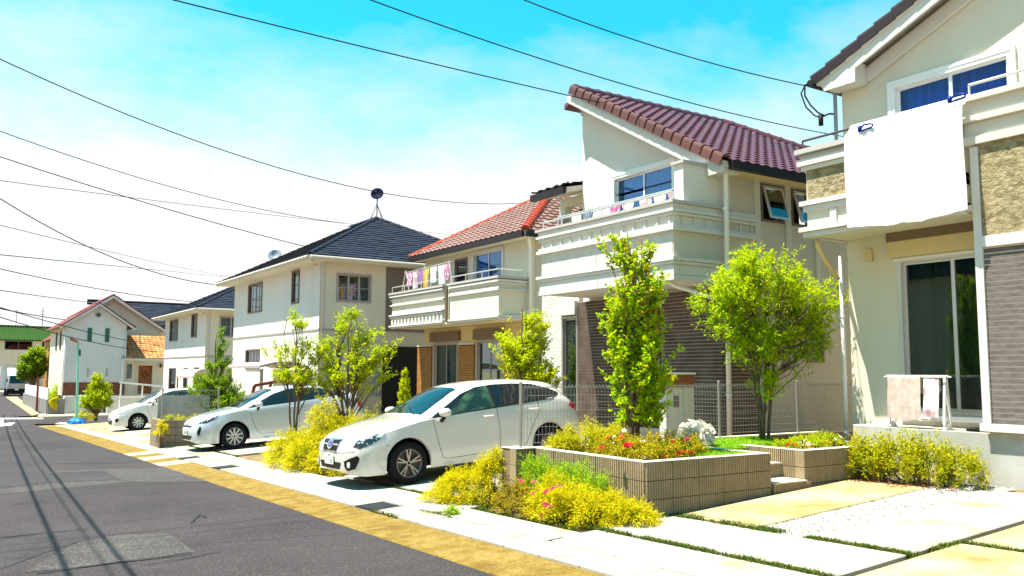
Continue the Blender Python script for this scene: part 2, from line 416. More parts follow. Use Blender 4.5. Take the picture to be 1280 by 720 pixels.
def thing(name, label, cat, loc, group=None, rot=None):
    o = bpy.data.objects.new(name, None); COL.objects.link(o)
    o.location = loc; o.empty_display_size = 0.3
    if rot: o.rotation_euler = rot
    tag(o, label, cat, group)
    return o
def tag(o, label, cat=None, group=None, kind=None):
    if label: o['label'] = label
    if cat: o['category'] = cat
    if group: o['group'] = group
    if kind: o['kind'] = kind
    return o
def rootloc(o):
    p = Vector((0, 0, 0))
    while o is not None:
        p = p + Vector(o.location); o = o.parent
    return p
def part(mb, name, m, parent, smooth=False, kind=None, label=None, fix=True, local=False):
    me = mb.mesh(name, m, smooth, (0, 0, 0) if local else rootloc(parent))
    if fix: fixn(me)
    o = bpy.data.objects.new(name, me); COL.objects.link(o); o.parent = parent
    if kind: o['kind'] = kind
    if label: o['label'] = label
    return o
def inst(me, name, parent, loc, rot=None, local=False):
    o = bpy.data.objects.new(name, me); COL.objects.link(o); o.parent = parent
    o.location = Vector(loc) - (Vector((0, 0, 0)) if local else rootloc(parent))
    if rot: o.rotation_euler = rot
    return o
def solo(mb, name, m, label, cat, loc, group=None, smooth=False, kind=None):
    me = mb.mesh(name, m, smooth, loc); fixn(me)
    o = bpy.data.objects.new(name, me); COL.objects.link(o); o.location = loc
    return tag(o, label, cat, group, kind)
def struct(mb, name, m, parent=None, smooth=False):
    me = mb.mesh(name, m, smooth, rootloc(parent) if parent else (0, 0, 0)); fixn(me)
    o = bpy.data.objects.new(name, me); COL.objects.link(o)
    if parent: o.parent = parent
    else: o['kind'] = 'structure'
    return o
# ================================================================== ground, road, pavement
rng = np.random.default_rng(7)
def sheet(xs, ys, dz, fn=None):
    mb = MB(); f = fn or G
    for y in ys:
        for x in xs: mb.v.append((x, y, f(x, y) + dz))
    n = len(xs)
    for j in range(len(ys) - 1):
        for i in range(n - 1):
            a = j * n + i; mb.f.append((a, a + 1, a + n + 1, a + n))
    return mb
def lin(a, b, st):
    k = max(1, int(round(abs(b - a) / st))); return [a + (b - a) * i / k for i in range(k + 1)]
YS = lin(-40, 0, 10)[:-1] + lin(0, 42, 6)[:-1] + lin(42, 60, 1)
struct(sheet([-2500, -300, -40, -3.3, 4.0, 10.6, 20, 60, 300, 2500], [-2500, -300] + YS + [75, 100, 150, 300, 800, 3000], -0.09), 'ground', 'ground')
struct(sheet([-3.2, 0.4, 4.0], YS + [62, 80, 100], 0.0), 'road', 'asphalt')
struct(sheet([4.0, 6, 8.0, 12, 30, 60], lin(49.6, 58, 0.7), 0.0, lambda x, y: zb(y) + 0.004 * 0), 'side_road', 'asphalt')
mb = MB()
for (x0, x1, y0, y1) in ((4.0, 5.4, 60.0, 80), (4.0, 6.2, 80, 100), (-3.2, 9.5, 100, 126)):
    mb.quad((x0, y0, -1.222), (x1, y0, -1.222), (x1 + (0.7 if y0 < 90 else 0), y1, -1.222), (x0, y1, -1.222))
struct(mb, 'road_widening', 'asphalt')
# repairs in the asphalt and the tar joints round them
def patch(name, m, pts, dz):
    mb = MB()
    p = [onG(*q) for q in pts]
    mb.poly([(a.x, a.y, zb(a.y) + dz) for a in p]); struct(mb, name, m)
patch('asphalt_patch', 'asphalt_pale', [(0, 604), (70, 589), (215, 583), (262, 602), (160, 603), (0, 618)], 0.004)
patch('asphalt_patch', 'asphalt_dark', [(60, 592), (128, 588), (152, 600), (60, 604), (0, 611), (0, 598)], 0.008)
patch('asphalt_patch', 'asphalt_pale', [(30, 716), (92, 679), (150, 669), (208, 666), (245, 690), (105, 709)], 0.004)
patch('asphalt_patch', 'asphalt_dark', [(0, 672), (110, 662), (122, 672), (60, 690), (0, 712)], 0.004)
patch('asphalt_patch', 'asphalt_dark', [(92, 560), (185, 574), (150, 579), (20, 580), (0, 578), (0, 568)], 0.004)
def tarline(pts, wd=0.022):
    mb = MB(); p = [onG(*q) for q in pts]
    q = []
    for a, b in zip(p[:-1], p[1:]):
        k = max(2, int((b - a).length / 0.18))
        q += [a.lerp(b, i / k) for i in range(k)]
    q.append(p[-1])
    for i in range(len(q) - 1):
        a, b = q[i], q[i + 1]; t = (b - a).normalized(); s = Vector((-t.y, t.x, 0))
        j1 = wd * rng.uniform(0.4, 1.0); j2 = wd * rng.uniform(0.4, 1.0)
        mb.quad(*[(c.x, c.y, zb(c.y) + 0.012) for c in (a - s * j1 / 2, b - s * j2 / 2, b + s * j2 / 2, a + s * j1 / 2)])
    struct(mb, 'road_joint', 'tar')
tarline([(0, 673), (55, 667), (110, 662)], 0.05)
tarline([(45, 718), (130, 706), (240, 693)], 0.045)
tarline([(180, 707), (225, 700), (260, 693), (275, 690)], 0.03)
tarline([(75, 614), (160, 607), (262, 604)], 0.035)
tarline([(15, 631), (60, 626)], 0.03)
tarline([(165, 667), (210, 666)], 0.02)
tarline([(238, 655), (250, 644), (258, 648)], 0.02)
# painted stop line and edge lines at the crossing
mb = MB()
for (a, b, c, d) in (((0, 529.5), (19, 528.3), (14, 531.8), (0, 533)), ((0, 522.6), (54, 522.2), (54, 523.4), (0, 524)), ((0, 525.2), (5, 525), (5, 529), (0, 529.6))):
    P = [onG(*q) for q in (a, b, c, d)]
    mb.poly([(q.x, q.y, zb(q.y) + 0.006) for q in P])
struct(mb, 'road_marking', 'road_paint')
# gutter of separate concrete pieces
def gbox(x0, x1, y0, y1, top, depth=0.12, b=0.006, fn=None):
    f = fn or G; mb = MB()
    c = [(x0, y0), (x1, y0), (x1, y1), (x0, y1)]
    ci = [(x0 + b, y0 + b), (x1 - b, y0 + b), (x1 - b, y1 - b), (x0 + b, y1 - b)]
    mb.v = [(x, y, f(x, y) + top - depth) for x, y in c] + [(x, y, f(x, y) + top - b) for x, y in c] + [(x, y, f(x, y) + top) for x, y in ci]
    for q in ((0, 3, 2, 1), (8, 9, 10, 11), (0, 1, 5, 4), (1, 2, 6, 5), (2, 3, 7, 6), (3, 0, 4, 7), (4, 5, 9, 8), (5, 6, 10, 9), (6, 7, 11, 10), (7, 4, 8, 11)):
        mb.f.append(q)
    return mb
gut = struct(sheet([4.0, 4.66], lin(-8, 46, 3), -0.05), 'gutter', 'concrete_dark')
y = -8.0
k = 0
while y < 45.5:
    pale = (18.6 < y < 24 and k % 2 == 0)
    ln = 0.9 if 18 < y < 24 else (2.0 if y < 18 else 1.6)
    part(gbox(4.006, 4.63, y, y + ln - 0.008, 0.006 + rng.uniform(-.002, .002), 0.05), 'gutter_block', 'gutter_pale' if pale else 'gutter_tan', gut, fix=False)
    y += ln; k += 1
kerb = struct(sheet([4.64, 5.06], lin(-8, 46, 3), -0.04), 'kerb', 'concrete_dark')
y = -6.0
while y < 44:
    if abs(y - 10.2) < .31 or abs(y - 17.4) < .31 or abs(y - 20.4) < .31:
        mb = MB()
        gr = part(gbox(4.65, 5.045, y, y + 0.592, 0.0, 0.04), 'drain_frame', 'metal_dark', kerb)
        for i in range(13):
            yy = y + 0.02 + i * 0.045
            mb.hexa([(xx, q, G(xx, q) + h) for h in (0.001, 0.02) for (xx, q) in ((4.665, yy), (5.03, yy), (5.03, yy + .02), (4.665, yy + .02))])
        part(mb, 'drain_grate', 'grate', kerb)
    else:
        part(gbox(4.646, 5.05, y, y + 0.588, 0.022 + rng.uniform(-.002, .003), 0.06), 'kerb_slab', 'slab' if rng.random() < .85 else 'gutter_pale', kerb, fix=False)
    y += 0.6
# paved lots, slab by slab
pav = struct(sheet([5.06, 7.5, 10.6, 13], lin(-6, 46, 2), -0.03), 'pavement', 'soil')
SL = [  # x0 x1 y0 y1 material
    (5.085, 5.25, 2.6, 7.0, 'slab'), (5.262, 5.69, 1.6, 7.05, 'slab'), (5.80, 6.69, 4.26, 7.1, 'slab'), (5.80, 7.33, 1.2, 4.17, 'slab_tan'),
    (6.80, 9.95, 4.26, 5.22, 'slab'), (7.44, 10.2, 1.2, 4.17, 'slab_tan'), (6.80, 9.75, 5.92, 6.98, 'slab_tan'),
    (5.085, 5.5, 7.06, 9.30, 'slab'), (5.085, 5.68, 9.34, 11.4, 'slab'), (5.085, 5.68, 11.41, 13.9, 'slab'),
    (5.78, 7.6, 10.1, 13.9, 'slab'), (7.61, 10.4, 10.1, 13.9, 'slab'),
    (5.085, 5.6, 19.7, 22.2, 'slab'), (5.085, 5.6, 22.21, 24.3, 'slab'), (5.72, 7.4, 20.1, 22.1, 'slab'), (5.72, 7.4, 22.2, 24.3, 'slab'), (7.5, 10.4, 20.1, 24.3, 'slab'),
    (5.085, 5.55, 13.95, 16.6, 'slab'), (5.085, 5.55, 16.65, 19.6, 'gutter_pale'),
    (5.085, 5.7, 24.4, 28.6, 'slab_tan'), (5.72, 8.2, 25.9, 32.6, 'slab_tan'), (5.085, 5.7, 28.7, 33, 'gutter_pale'), (5.085, 5.7, 33.1, 38, 'slab_tan'), (5.72, 10, 32.7, 38.4, 'slab'), (5.085, 10, 38.5, 45.5, 'slab_tan')]
for s_ in SL:
    part(gbox(*s_[:4], 0.024, 0.08, 0.008), 'paving_slab', s_[4], pav, fix=False)
# gravel strip
def pebbles(name, x0, x1, y0, y1, n, smin, smax, label, cat):
    V = []; F = []
    base = np.array([(1, 0, 0), (-1, 0, 0), (0, 1, 0), (0, -1, 0), (0, 0, 1), (0, 0, -1)], float)
    tri = [(0, 2, 4), (2, 1, 4), (1, 3, 4), (3, 0, 4)]
    for i in range(n):
        x = rng.uniform(x0, x1); yy = rng.uniform(y0, y1); s = rng.uniform(smin, smax)
        a = rng.uniform(0, 6.28); sc = base * np.array([s, s * rng.uniform(.6, 1), s * .55])
        c, d = math.cos(a), math.sin(a)
        q = np.stack([sc[:, 0] * c - sc[:, 1] * d + x, sc[:, 0] * d + sc[:, 1] * c + yy, sc[:, 2] + G(x, yy) + .006], 1)
        b = len(V); V += q.tolist(); F += [(b + t[0], b + t[1], b + t[2]) for t in tri]
    mb = MB(); mb.v = V; mb.f = F
    me = mb.mesh(name, 'gravel'); o = bpy.data.objects.new(name, me); COL.objects.link(o)
    return tag(o, label, cat, None, 'stuff')
struct(sheet([6.76, 8.5, 10.3], [5.18, 5.6, 5.97], 0.001), 'gravel_bed', 'concrete')
pebbles('gravel', 6.75, 10.3, 5.2, 5.95, 9000, .008, .02, 'pale grey gravel strip between the driveway slabs', 'gravel')
# grass growing in the joints
def blades(name, spots, label, cat, m='grass', hmin=.03, hmax=.10, base=None):
    V = []; F = []
    for (x, yy, z) in spots:
        a = rng.uniform(0, 6.28); h = rng.uniform(hmin, hmax); wd = rng.uniform(.003, .006); ln = rng.uniform(.2, .9) * h
        dx, dy = math.cos(a), math.sin(a); b = len(V)
        V += [(x - dy * wd, yy + dx * wd, z), (x + dy * wd, yy - dx * wd, z), (x + dx * ln * .4 + dy * wd * .7, yy + dy * ln * .4 - dx * wd * .7, z + h * .65), (x + dx * ln * .4 - dy * wd * .7, yy + dy * ln * .4 + dx * wd * .7, z + h * .65), (x + dx * ln, yy + dy * ln, z + h)]
        F += [(b, b + 1, b + 2, b + 3), (b + 3, b + 2, b + 4)]
    mb = MB(); mb.v = V; mb.f = F
    me = mb.mesh(name, m); o = bpy.data.objects.new(name, me); COL.objects.link(o)
    return tag(o, label, cat, None, 'stuff')
sp = []
def strip(x0, x1, y0, y1, n):
    for i in range(n):
        x = rng.uniform(x0, x1); yy = rng.uniform(y0, y1)
        if math.sin(x * 7 + yy * 5.1) + math.sin(yy * 11.3) + rng.uniform(-1.2, 1.2) > -.9: sp.append((x, yy, G(x, yy) - .01))
strip(5.68, 5.80, 3.9, 7.2, 5200); strip(6.68, 6.80, 4.2, 5.3, 2400); strip(6.66, 6.86, 5.6, 7.05, 2600); strip(7.33, 7.44, 2.5, 4.2, 1500)
strip(7.0, 7.45, 4.16, 4.26, 500); strip(5.68, 5.79, 9.4, 12.6, 2300); strip(5.05, 5.7, 9.27, 9.36, 500); strip(4.62, 4.68, 9.5, 10.2, 250); strip(5.6, 5.72, 19.8, 24.2, 1200); strip(5.5, 5.6, 7.2, 9.2, 900)
strip(5.55, 5.9, 9.1, 9.5, 300); strip(5.0, 5.08, 8.9, 9.7, 260)
blades('joint_grass', sp + [(x + rng.normal() * .02, y_ + rng.normal() * .02, z) for x, y_, z in sp], 'dark green grass growing in the joints of the paving', 'grass', 'grass_dark', .02, .06)
# ================================================================== building kit
class Fr:
    """wall frame: u along the wall, v height, w outwards"""
    def __init__(s, kind, c): s.k, s.c = kind, c
    def p(s, u, v, w=0.0):
        return (s.c - w, u, v) if s.k == 'X' else (u, s.c - w, v)
    def box(s, mb, u0, u1, v0, v1, w0, w1):
        a = s.p(u0, v0, w0); b = s.p(u1, v1, w1); mb.box(a[0], b[0], a[1], b[1], a[2], b[2]); return mb
def wallmesh(mb, fr, u0, u1, v0, v1, holes=(), th=0.18):
    us = sorted({u0, u1} | {min(max(h[i], u0), u1) for h in holes for i in (0, 1)})
    vs_ = sorted({v0, v1} | {min(max(h[i], v0), v1) for h in holes for i in (2, 3)})
    for a, b in zip(us[:-1], us[1:]):
        for c, d in zip(vs_[:-1], vs_[1:]):
            mu, mv = (a + b) / 2, (c + d) / 2
            if any(h[0] < mu < h[1] and h[2] < mv < h[3] for h in holes): continue
            mb.quad(fr.p(a, c), fr.p(b, c), fr.p(b, d), fr.p(a, d))
            mb.quad(fr.p(a, c, -th), fr.p(a, d, -th), fr.p(b, d, -th), fr.p(b, c, -th))
    for h in holes:
        for (a, c, b, d) in ((h[0], h[2], h[1], h[2]), (h[1], h[2], h[1], h[3]), (h[1], h[3], h[0], h[3]), (h[0], h[3], h[0], h[2])):
            mb.quad(fr.p(a, c), fr.p(b, d), fr.p(b, d, -th), fr.p(a, c, -th))
    for (a, c, b, d) in ((u0, v0, u1, v0), (u1, v0, u1, v1), (u1, v1, u0, v1), (u0, v1, u0, v0)):
        mb.quad(fr.p(a, c), fr.p(b, d), fr.p(b, d, -th), fr.p(a, c, -th))
    return mb
def window(parent, fr, u0, u1, v0, v1, n=2, fm='alu_white', gm='glass_blue', cur=None, room='room', fw=0.05, bars=(0, 0), rec=0.03, slide=True, name='window', surround=None, curw=(0, 1)):
    """a window with frame, panes of glass, curtain and the room behind it"""
    if u0 > u1: u0, u1 = u1, u0
    mb = MB()
    for (a, b, c, d) in ((u0, u1, v0, v0 + fw), (u0, u1, v1 - fw, v1), (u0, u0 + fw, v0 + fw, v1 - fw), (u1 - fw, u1, v0 + fw, v1 - fw)):
        fr.box(mb, a, b, c, d, -0.09, rec)
    W = (u1 - u0 - 2 * fw) / n
    panes = []
    for i in range(n):
        a = u0 + fw + i * W; b = a + W; dep = -0.02 - (0.035 * (i % 2) if slide else 0)
        s = 0.035
        for (p, q, c, d) in ((a, b, v0 + fw, v0 + fw + s), (a, b, v1 - fw - s, v1 - fw), (a, a + s, v0 + fw + s, v1 - fw - s), (b - s, b, v0 + fw + s, v1 - fw - s)):
            fr.box(mb, p, q, c, d, dep - 0.03, dep + 0.002)
        for k in range(1, bars[0] + 1):
            uu = a + s + (W - 2 * s) * k / (bars[0] + 1); fr.box(mb, uu - .012, uu + .012, v0 + fw + s, v1 - fw - s, dep - 0.02, dep - 0.002)
        for k in range(1, bars[1] + 1):
            vv = v0 + fw + s + (v1 - v0 - 2 * fw - 2 * s) * k / (bars[1] + 1); fr.box(mb, a + s, b - s, vv - .012, vv + .012, dep - 0.021, dep - 0.001)
        panes.append((a + s, b - s, dep - 0.015))
    if surround:
        t = surround
        for (a, b, c, d) in ((u0 - t, u1 + t, v0 - t, v0), (u0 - t, u1 + t, v1, v1 + t), (u0 - t, u0, v0, v1), (u1, u1 + t, v0, v1)):
            fr.box(mb, a, b, c, d, -0.02, rec + 0.01)
    wo_ = part(mb, name, fm, parent)
    for (a, b, dpt) in panes:
        p = MB(); fr.box(p, a, b, v0 + fw + .035, v1 - fw - .035, dpt - 0.003, dpt + 0.003)
        part(p, 'pane', gm, wo_)
    if cur:
        p = MB(); A = u0 + (u1 - u0) * curw[0]; B = u0 + (u1 - u0) * curw[1]; k = max(6, int((B - A) / 0.022))
        for i in range(k):
            a, b = A + (B - A) * i / k, A + (B - A) * (i + 1) / k
            wa, wb = [-0.22 + 0.035 * math.sin(x * 40) + .012 * math.sin(x * 97) for x in (a, b)]
            p.quad(fr.p(a, v0 + .02, wa), fr.p(b, v0 + .02, wb), fr.p(b, v1 - .02, wb), fr.p(a, v1 - .02, wa))
        part(p, 'curtain', cur, wo_, smooth=True)
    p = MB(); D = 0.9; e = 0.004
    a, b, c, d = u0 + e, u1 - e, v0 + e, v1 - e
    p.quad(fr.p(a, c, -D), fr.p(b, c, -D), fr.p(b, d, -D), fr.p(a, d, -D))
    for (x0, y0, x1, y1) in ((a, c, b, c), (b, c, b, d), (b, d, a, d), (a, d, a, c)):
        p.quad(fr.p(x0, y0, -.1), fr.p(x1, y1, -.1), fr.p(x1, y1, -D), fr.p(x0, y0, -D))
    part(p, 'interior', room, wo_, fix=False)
    return wo_
def railing(parent, pts, top, name='railing', m='metal_grey', posts=0.9, r=0.018, low=None, base=0.0):
    """handrail along pts (x,y) at height top, short posts down to base height"""
    mb = MB()
    for a, b in zip(pts[:-1], pts[1:]):
        mb.tube([(*a, top), (*b, top)], r, 8)
        if low: mb.tube([(*a, low), (*b, low)], r * .6, 6)
        L_ = math.dist(a, b); k = max(1, int(L_ / posts))
        for i in range(k + 1):
            t = i / k; x, y = a[0] + (b[0] - a[0]) * t, a[1] + (b[1] - a[1]) * t
            mb.tube([(x, y, base), (x, y, top)], r * .8, 6)
    return part(mb, name, m, parent)
def tilefield(parent, name, m, poly, eave_dir, up, nrm, tw, th, prof, lip=0.03, kind='stuff', jit=0.0, single=0):
    """roof tiles as geometry: rows parallel to eave_dir, climbing along up; poly = convex polygon in (s,t)"""
    O, poly2 = Vector(poly[0]), None
    E = Vector(eave_dir).normalized(); U = Vector(up).normalized(); Nn = Vector(nrm).normalized()
    P2 = [((Vector(p) - O).dot(E), (Vector(p) - O).dot(U)) for p in poly]
    tmin, tmax = min(p[1] for p in P2), max(p[1] for p in P2)
    def span(t):
        xs = []
        for a, b in zip(P2, P2[1:] + P2[:1]):
            if (a[1] - t) * (b[1] - t) <= 0 and abs(a[1] - b[1]) > 1e-9:
                xs.append(a[0] + (b[0] - a[0]) * (t - a[1]) / (b[1] - a[1]))
        return (min(xs), max(xs)) if len(xs) >= 2 else None
    whole = []
    mb = MB(); rows = max(1, int(round((tmax - tmin) / th))); th = (tmax - tmin) / rows
    for r in range(rows):
        t0, t1 = tmin + r * th, tmin + (r + 1) * th
        s0 = span(t0 + 1e-4); s1 = span(t1 - 1e-4)
        if not s0 or not s1: continue
        lo, hi = min(s0[0], s1[0]), max(s0[1], s1[1])
        sh = (0.5 * tw if r % 2 and prof == 'flat' else 0.0)
        c0, c1 = int(math.floor((lo - sh) / tw)), int(math.ceil((hi - sh) / tw))
        for c in range(c0, c1):
            a, b = c * tw + sh, (c + 1) * tw + sh
            ns = 6 if prof == 'wave' else 1
            g = 0.0 if prof == 'wave' else 0.004
            if single and a >= max(s0[0], s1[0]) and b <= min(s0[1], s1[1]):
                whole.append((O + E * a + U * t0, c, r)); continue
            bot = []; topv = []; low = []
            dj = jit * rng.uniform(0, 1)
            for i in range(ns + 1):
                s = a + g + (b - a - 2 * g) * i / ns
                h = (0.032 * (math.cos(2 * math.pi * i / ns) * .5 + .5)) if prof == 'wave' else dj
                sb = min(max(s, s0[0]), s0[1]); st = min(max(s, s1[0]), s1[1])
                bot.append(O + E * sb + U * (t0 - 0.02) + Nn * (h + lip)); topv.append(O + E * st + U * (t1 + 0.01) + Nn * (h + 0.002))
                low.append(O + E * sb + U * (t0 - 0.02) + Nn * (h - 0.002))
            if (bot[0] - bot[-1]).length < 0.01 and (topv[0] - topv[-1]).length < 0.01: continue
            n = len(mb.v)
            mb.v += [tuple(p) for p in low + bot + topv]; k = ns + 1
            for i in range(ns):
                mb.f.append((n + i, n + i + 1, n + k + i + 1, n + k + i)); mb.f.append((n + k + i, n + k + i + 1, n + 2 * k + i + 1, n + 2 * k + i))
    if single:        # whole tiles are objects of their own, the nearest first
        ns = 6; tm = MB(); k = ns + 1
        for off_, dn in ((-.02, -.002), (-.02, lip), (th + .01, .002)):
            for i in range(k):
                h = 0.032 * (math.cos(2 * math.pi * i / ns) * .5 + .5); tm.v.append(tuple(E * (tw * i / ns) + U * off_ + Nn * (h + dn)))
        for i in range(ns): tm.f += [(i, i + 1, k + i + 1, k + i), (k + i, k + i + 1, 2 * k + i + 1, 2 * k + i)]
        me = tm.mesh('roof_tile', m)
        whole.sort(key=lambda q: (q[0] - Vector((0, 0, CZ))).length)
        for q in whole[:single]: inst(me, 'roof_tile', parent, q[0])
        for q in whole[single:]:
            n = len(mb.v); mb.v += [tuple(Vector(v) + q[0]) for v in tm.v]; mb.f += [tuple(n + i for i in f) for f in tm.f]
    return part(mb, name, m, parent, kind=kind, fix=False)
def ridgecaps(parent, a, b, m, name='ridge_tile', r=0.085, ln=0.28, lift=0.02):
    a, b = Vector(a), Vector(b); L_ = (b - a).length; k = max(1, int(round(L_ / ln))); t = (b - a) / L_
    side = t.cross(Vector((0, 0, 1))).normalized(); o = side.cross(t)
    mb = MB()
    sec = [(math.cos(q), math.sin(q)) for q in [math.pi * i / 6 for i in range(7)]]
    seg = L_ / k
    for e, rr in ((0.0, 1.12), (seg * .25, 1.12), (seg * .27, 1.0), (seg * 1.04, .97)):
        for c, s in sec: mb.v.append(tuple(t * e + side * c * r * rr + o * (s * r * rr - .03)))
    for i in range(3):
        for j in range(6): mb.f.append((i * 7 + j, i * 7 + j + 1, i * 7 + 8 + j, i * 7 + 7 + j))
    mb.f.append(tuple(range(6, -1, -1)))
    me = mb.mesh(name, m)
    for i in range(k): inst(me, name, parent, a + t * seg * i + Vector((0, 0, lift)))
def raketiles(parent, a, b, m, out, n, name='rake_tile', drop=0.17, wid=0.20):
    """cover tiles down a verge from a (low) to b (high); out = outward direction"""
    a, b = Vector(a), Vector(b); t = (b - a).normalized(); seg = (b - a).length / n; out = Vector(out); o = t.cross(out)
    if o.z < 0: o = -o
    mb = MB()
    pr = [(0.012, -drop), (0.03, -drop), (0.03, 0.0), (0.02, 0.035), (-0.02, 0.055), (-wid * .5, 0.05), (-wid, 0.02), (-wid, 0.0), (0.012, 0.0)]
    for e, g in ((0.0, 0.018), (seg * .98, 0.0)):
        for x, y in pr: mb.v.append(tuple(t * e + out * (x + (g if x > 0 else 0)) + o * (y + g)))
    k = len(pr)
    for i in range(k):
        j = (i + 1) % k; mb.f.append((i, j, k + j, k + i))
    mb.f += [tuple(range(k - 1, -1, -1)), tuple(range(k, 2 * k))]
    me = mb.mesh(name, m); fixn(me)
    for i in range(n): inst(me, name, parent, a + t * seg * i)
def pipe(parent, pts, r=0.035, m='pipe_white', name='downspout', brk=()):
    mb = MB(); mb.tube(pts, r, 10)
    o = part(mb, name, m, parent, smooth=True)
    for p in brk:
        q = MB(); q.tube([(p[0], p[1], p[2] - .02), (p[0], p[1], p[2] + .02)], r * 1.25, 10); part(q, 'bracket', m, o)
    return o
def courses(parent, fr, u0, u1, v0, v1, ch, m, proud=0.02, joint=0.012, name='tile_course', holes=()):
    """a tiled wall face laid course by course"""
    n = int(round((v1 - v0) / ch)); ch = (v1 - v0) / n
    for i in range(n):
        a, b = v0 + i * ch, v0 + (i + 1) * ch - joint
        segs = [(u0, u1)]
        for h in holes:
            if h[2] < (a + b) / 2 < h[3]:
                ns = []
                for s in segs:
                    if h[0] > s[0]: ns.append((s[0], min(h[0], s[1])))
                    if h[1] < s[1]: ns.append((max(h[1], s[0]), s[1]))
                segs = [s for s in ns if s[1] - s[0] > .02]
        for s in segs:
            mb = MB(); d = rng.uniform(-.15, .15) * proud
            mb.hexa([fr.p(s[0], a, 0), fr.p(s[1], a, 0), fr.p(s[1], a, proud + d), fr.p(s[0], a, proud + d), fr.p(s[0], b, 0), fr.p(s[1], b, 0), fr.p(s[1], b - .003, proud + d - .001), fr.p(s[0], b - .003, proud + d - .001)])
            part(mb, name, m, parent)
def slopeslab(mb, pts, th):
    """thin roof board under the tiles: polygon pts shifted down by th"""
    mb.prism(pts, (0, 0, -th)); return mb
# ================================================================== house beside the driveway (right)
h1 = thing('house', 'cream house with white sheet hung over its rendered balcony beside the gravel driveway', 'house', (11.2, 5.5, G(11.2, 5.5)))
F1 = Fr('X', 11.2)
mb = MB()
wallmesh(mb, F1, -0.9, 7.9, 0.0, 5.9, [(5.55, 7.10, 1.0, 3.17), (5.40, 7.08, 4.70, 5.68)])
mb.prism([(11.2, 7.9, 5.9), (11.2, 3.5, 7.77), (11.2, -0.9, 5.9)], (0.18, 0, 0))
mb.box(11.385, 18, 7.72, 7.898, 0.0, 5.88); mb.box(11.38, 18, -0.9, -0.72, 0, 5.88); mb.box(17.9, 18.1, -.7, 7.7, 0, 5.88)
part(mb, 'wall', 'stucco_cream', h1)
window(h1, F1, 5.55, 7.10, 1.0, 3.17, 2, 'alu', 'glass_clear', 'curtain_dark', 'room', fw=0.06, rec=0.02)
sw = window(h1, F1, 5.40, 7.08, 4.70, 5.68, 2, 'alu_white', 'glass_blue', 'sky_reflection_curtain', 'sky_reflection_room', fw=0.055, rec=0.03, surround=0.05)
mb = MB(); F1.box(mb, 5.5, 7.14, 3.175, 3.52, -0.02, 0.14); sb = part(mb, 'shutter_box', 'stucco_bounce_warm', h1)
mb = MB()
F1.box(mb, 5.52, 7.16, 3.40, 3.54, 0.141, 0.16); part(mb, 'shutter_lid', 'shutter', sb)
mb = MB(); F1.box(mb, 5.5, 7.13, 3.13, 3.17, 0.021, 0.06); part(mb, 'window_head', 'alu_white', h1); mb = MB(); F1.box(mb, 5.5, 7.13, .93, .999, 0.0, .08); part(mb, 'window_sill', 'alu_white', h1)
# projecting tiled bay
FP = Fr('X', 10.36)
mb = MB(); mb.box(10.40, 11.19, 1.0, 5.50, 0.0, 0.90); part(mb, 'foundation', 'concrete', h1)
mb = MB(); mb.box(10.362, 11.19, 1.0, 5.52, 0.90, 4.32); part(mb, 'bay_wall', 'tile_joint', h1)
mb = MB(); FP.box(mb, 5.44, 5.535, 0.98, 4.30, -0.1, 0.03); part(mb, 'corner_trim', 'trim_white', h1)
mb = MB(); FP.box(mb, 1.0, 5.56, 0.885, 0.975, -0.1, 0.06); FP.box(mb, 1.0, 5.435, 3.07, 3.20, 0, 0.05); part(mb, 'base_trim', 'trim_white', h1)
courses(h1, FP, 1.0, 5.437, 0.98, 3.065, 0.068, 'tile_mauve', 0.005, 0.015)
mb = MB(); FP.box(mb, 1.0, 5.436, 3.20, 4.33, 0.0, 0.018); part(mb, 'render_panel', 'rough_render', h1)
mb = MB()
for (a, b, wd) in ((4.33, 4.43, .07), (4.435, 4.60, .03), (4.605, 4.68, .10), (4.685, 4.86, .05), (4.862, 4.93, .12)):
    FP.box(mb, 1.0, 5.60 + wd * .3, a, b, -0.25, wd)
part(mb, 'parapet_trim', 'trim_cream', h1)
# balcony
FB = Fr('X', 10.30)
bal = part(MB().box(10.30, 10.45, 5.60, 7.90, 3.60, 4.70).box(10.46, 11.19, 7.76, 7.895, 3.60, 4.70).box(10.32, 11.19, 5.54, 7.89, 3.53, 3.60), 'balcony', 'stucco_cream', h1)
mb = MB(); FB.box(mb, 5.62, 7.88, 4.02, 4.47, 0.001, 0.012); part(mb, 'render_panel', 'rough_render', bal)
mb = MB()
for (a, b, wd) in ((3.50, 3.57, .05), (3.575, 3.64, .09), (3.87, 3.95, .04), (3.955, 4.02, .08), (4.47, 4.53, .05), (4.535, 4.63, .09), (4.635, 4.70, .04)):
    FB.box(mb, 5.60, 7.9 + wd, a, b, -0.12, wd); mb.box(10.43, 11.19, 7.90, 7.9 + wd, a + .001, b - .001)
part(mb, 'parapet_trim', 'trim_white', bal)
mb = MB(); mb.box(10.17, 10.47, 5.60, 8.0, 4.705, 4.775); part(mb, 'coping', 'trim_grey', bal)
for yy in (7.45, 6.9):
    mb = MB(); FB.box(mb, yy - .05, yy + .05, 3.645, 3.865, 0.0, 0.03); part(mb, 'trim_block', 'trim_white', bal)
railing(bal, [(10.32, 7.96), (10.32, 5.6)], 4.93, base=4.775, m='metal_dark')
railing(bal, [(10.32, 5.5), (10.32, 1.2)], 5.08, base=4.935, m='alu')
pipe(h1, [(11.12, 7.96, 0.35), (11.12, 7.96, 3.30)], 0.03, brk=[(11.12, 7.96, z) for z in (.7, 1.5, 2.4)])
pipe(h1, [(10.55, 7.93, 3.50), (10.55, 7.93, 3.40), (10.75, 7.95, 3.2), (11.05, 7.96, 2.95)], 0.035, 'stucco_bounce_warm', 'drain_pipe')
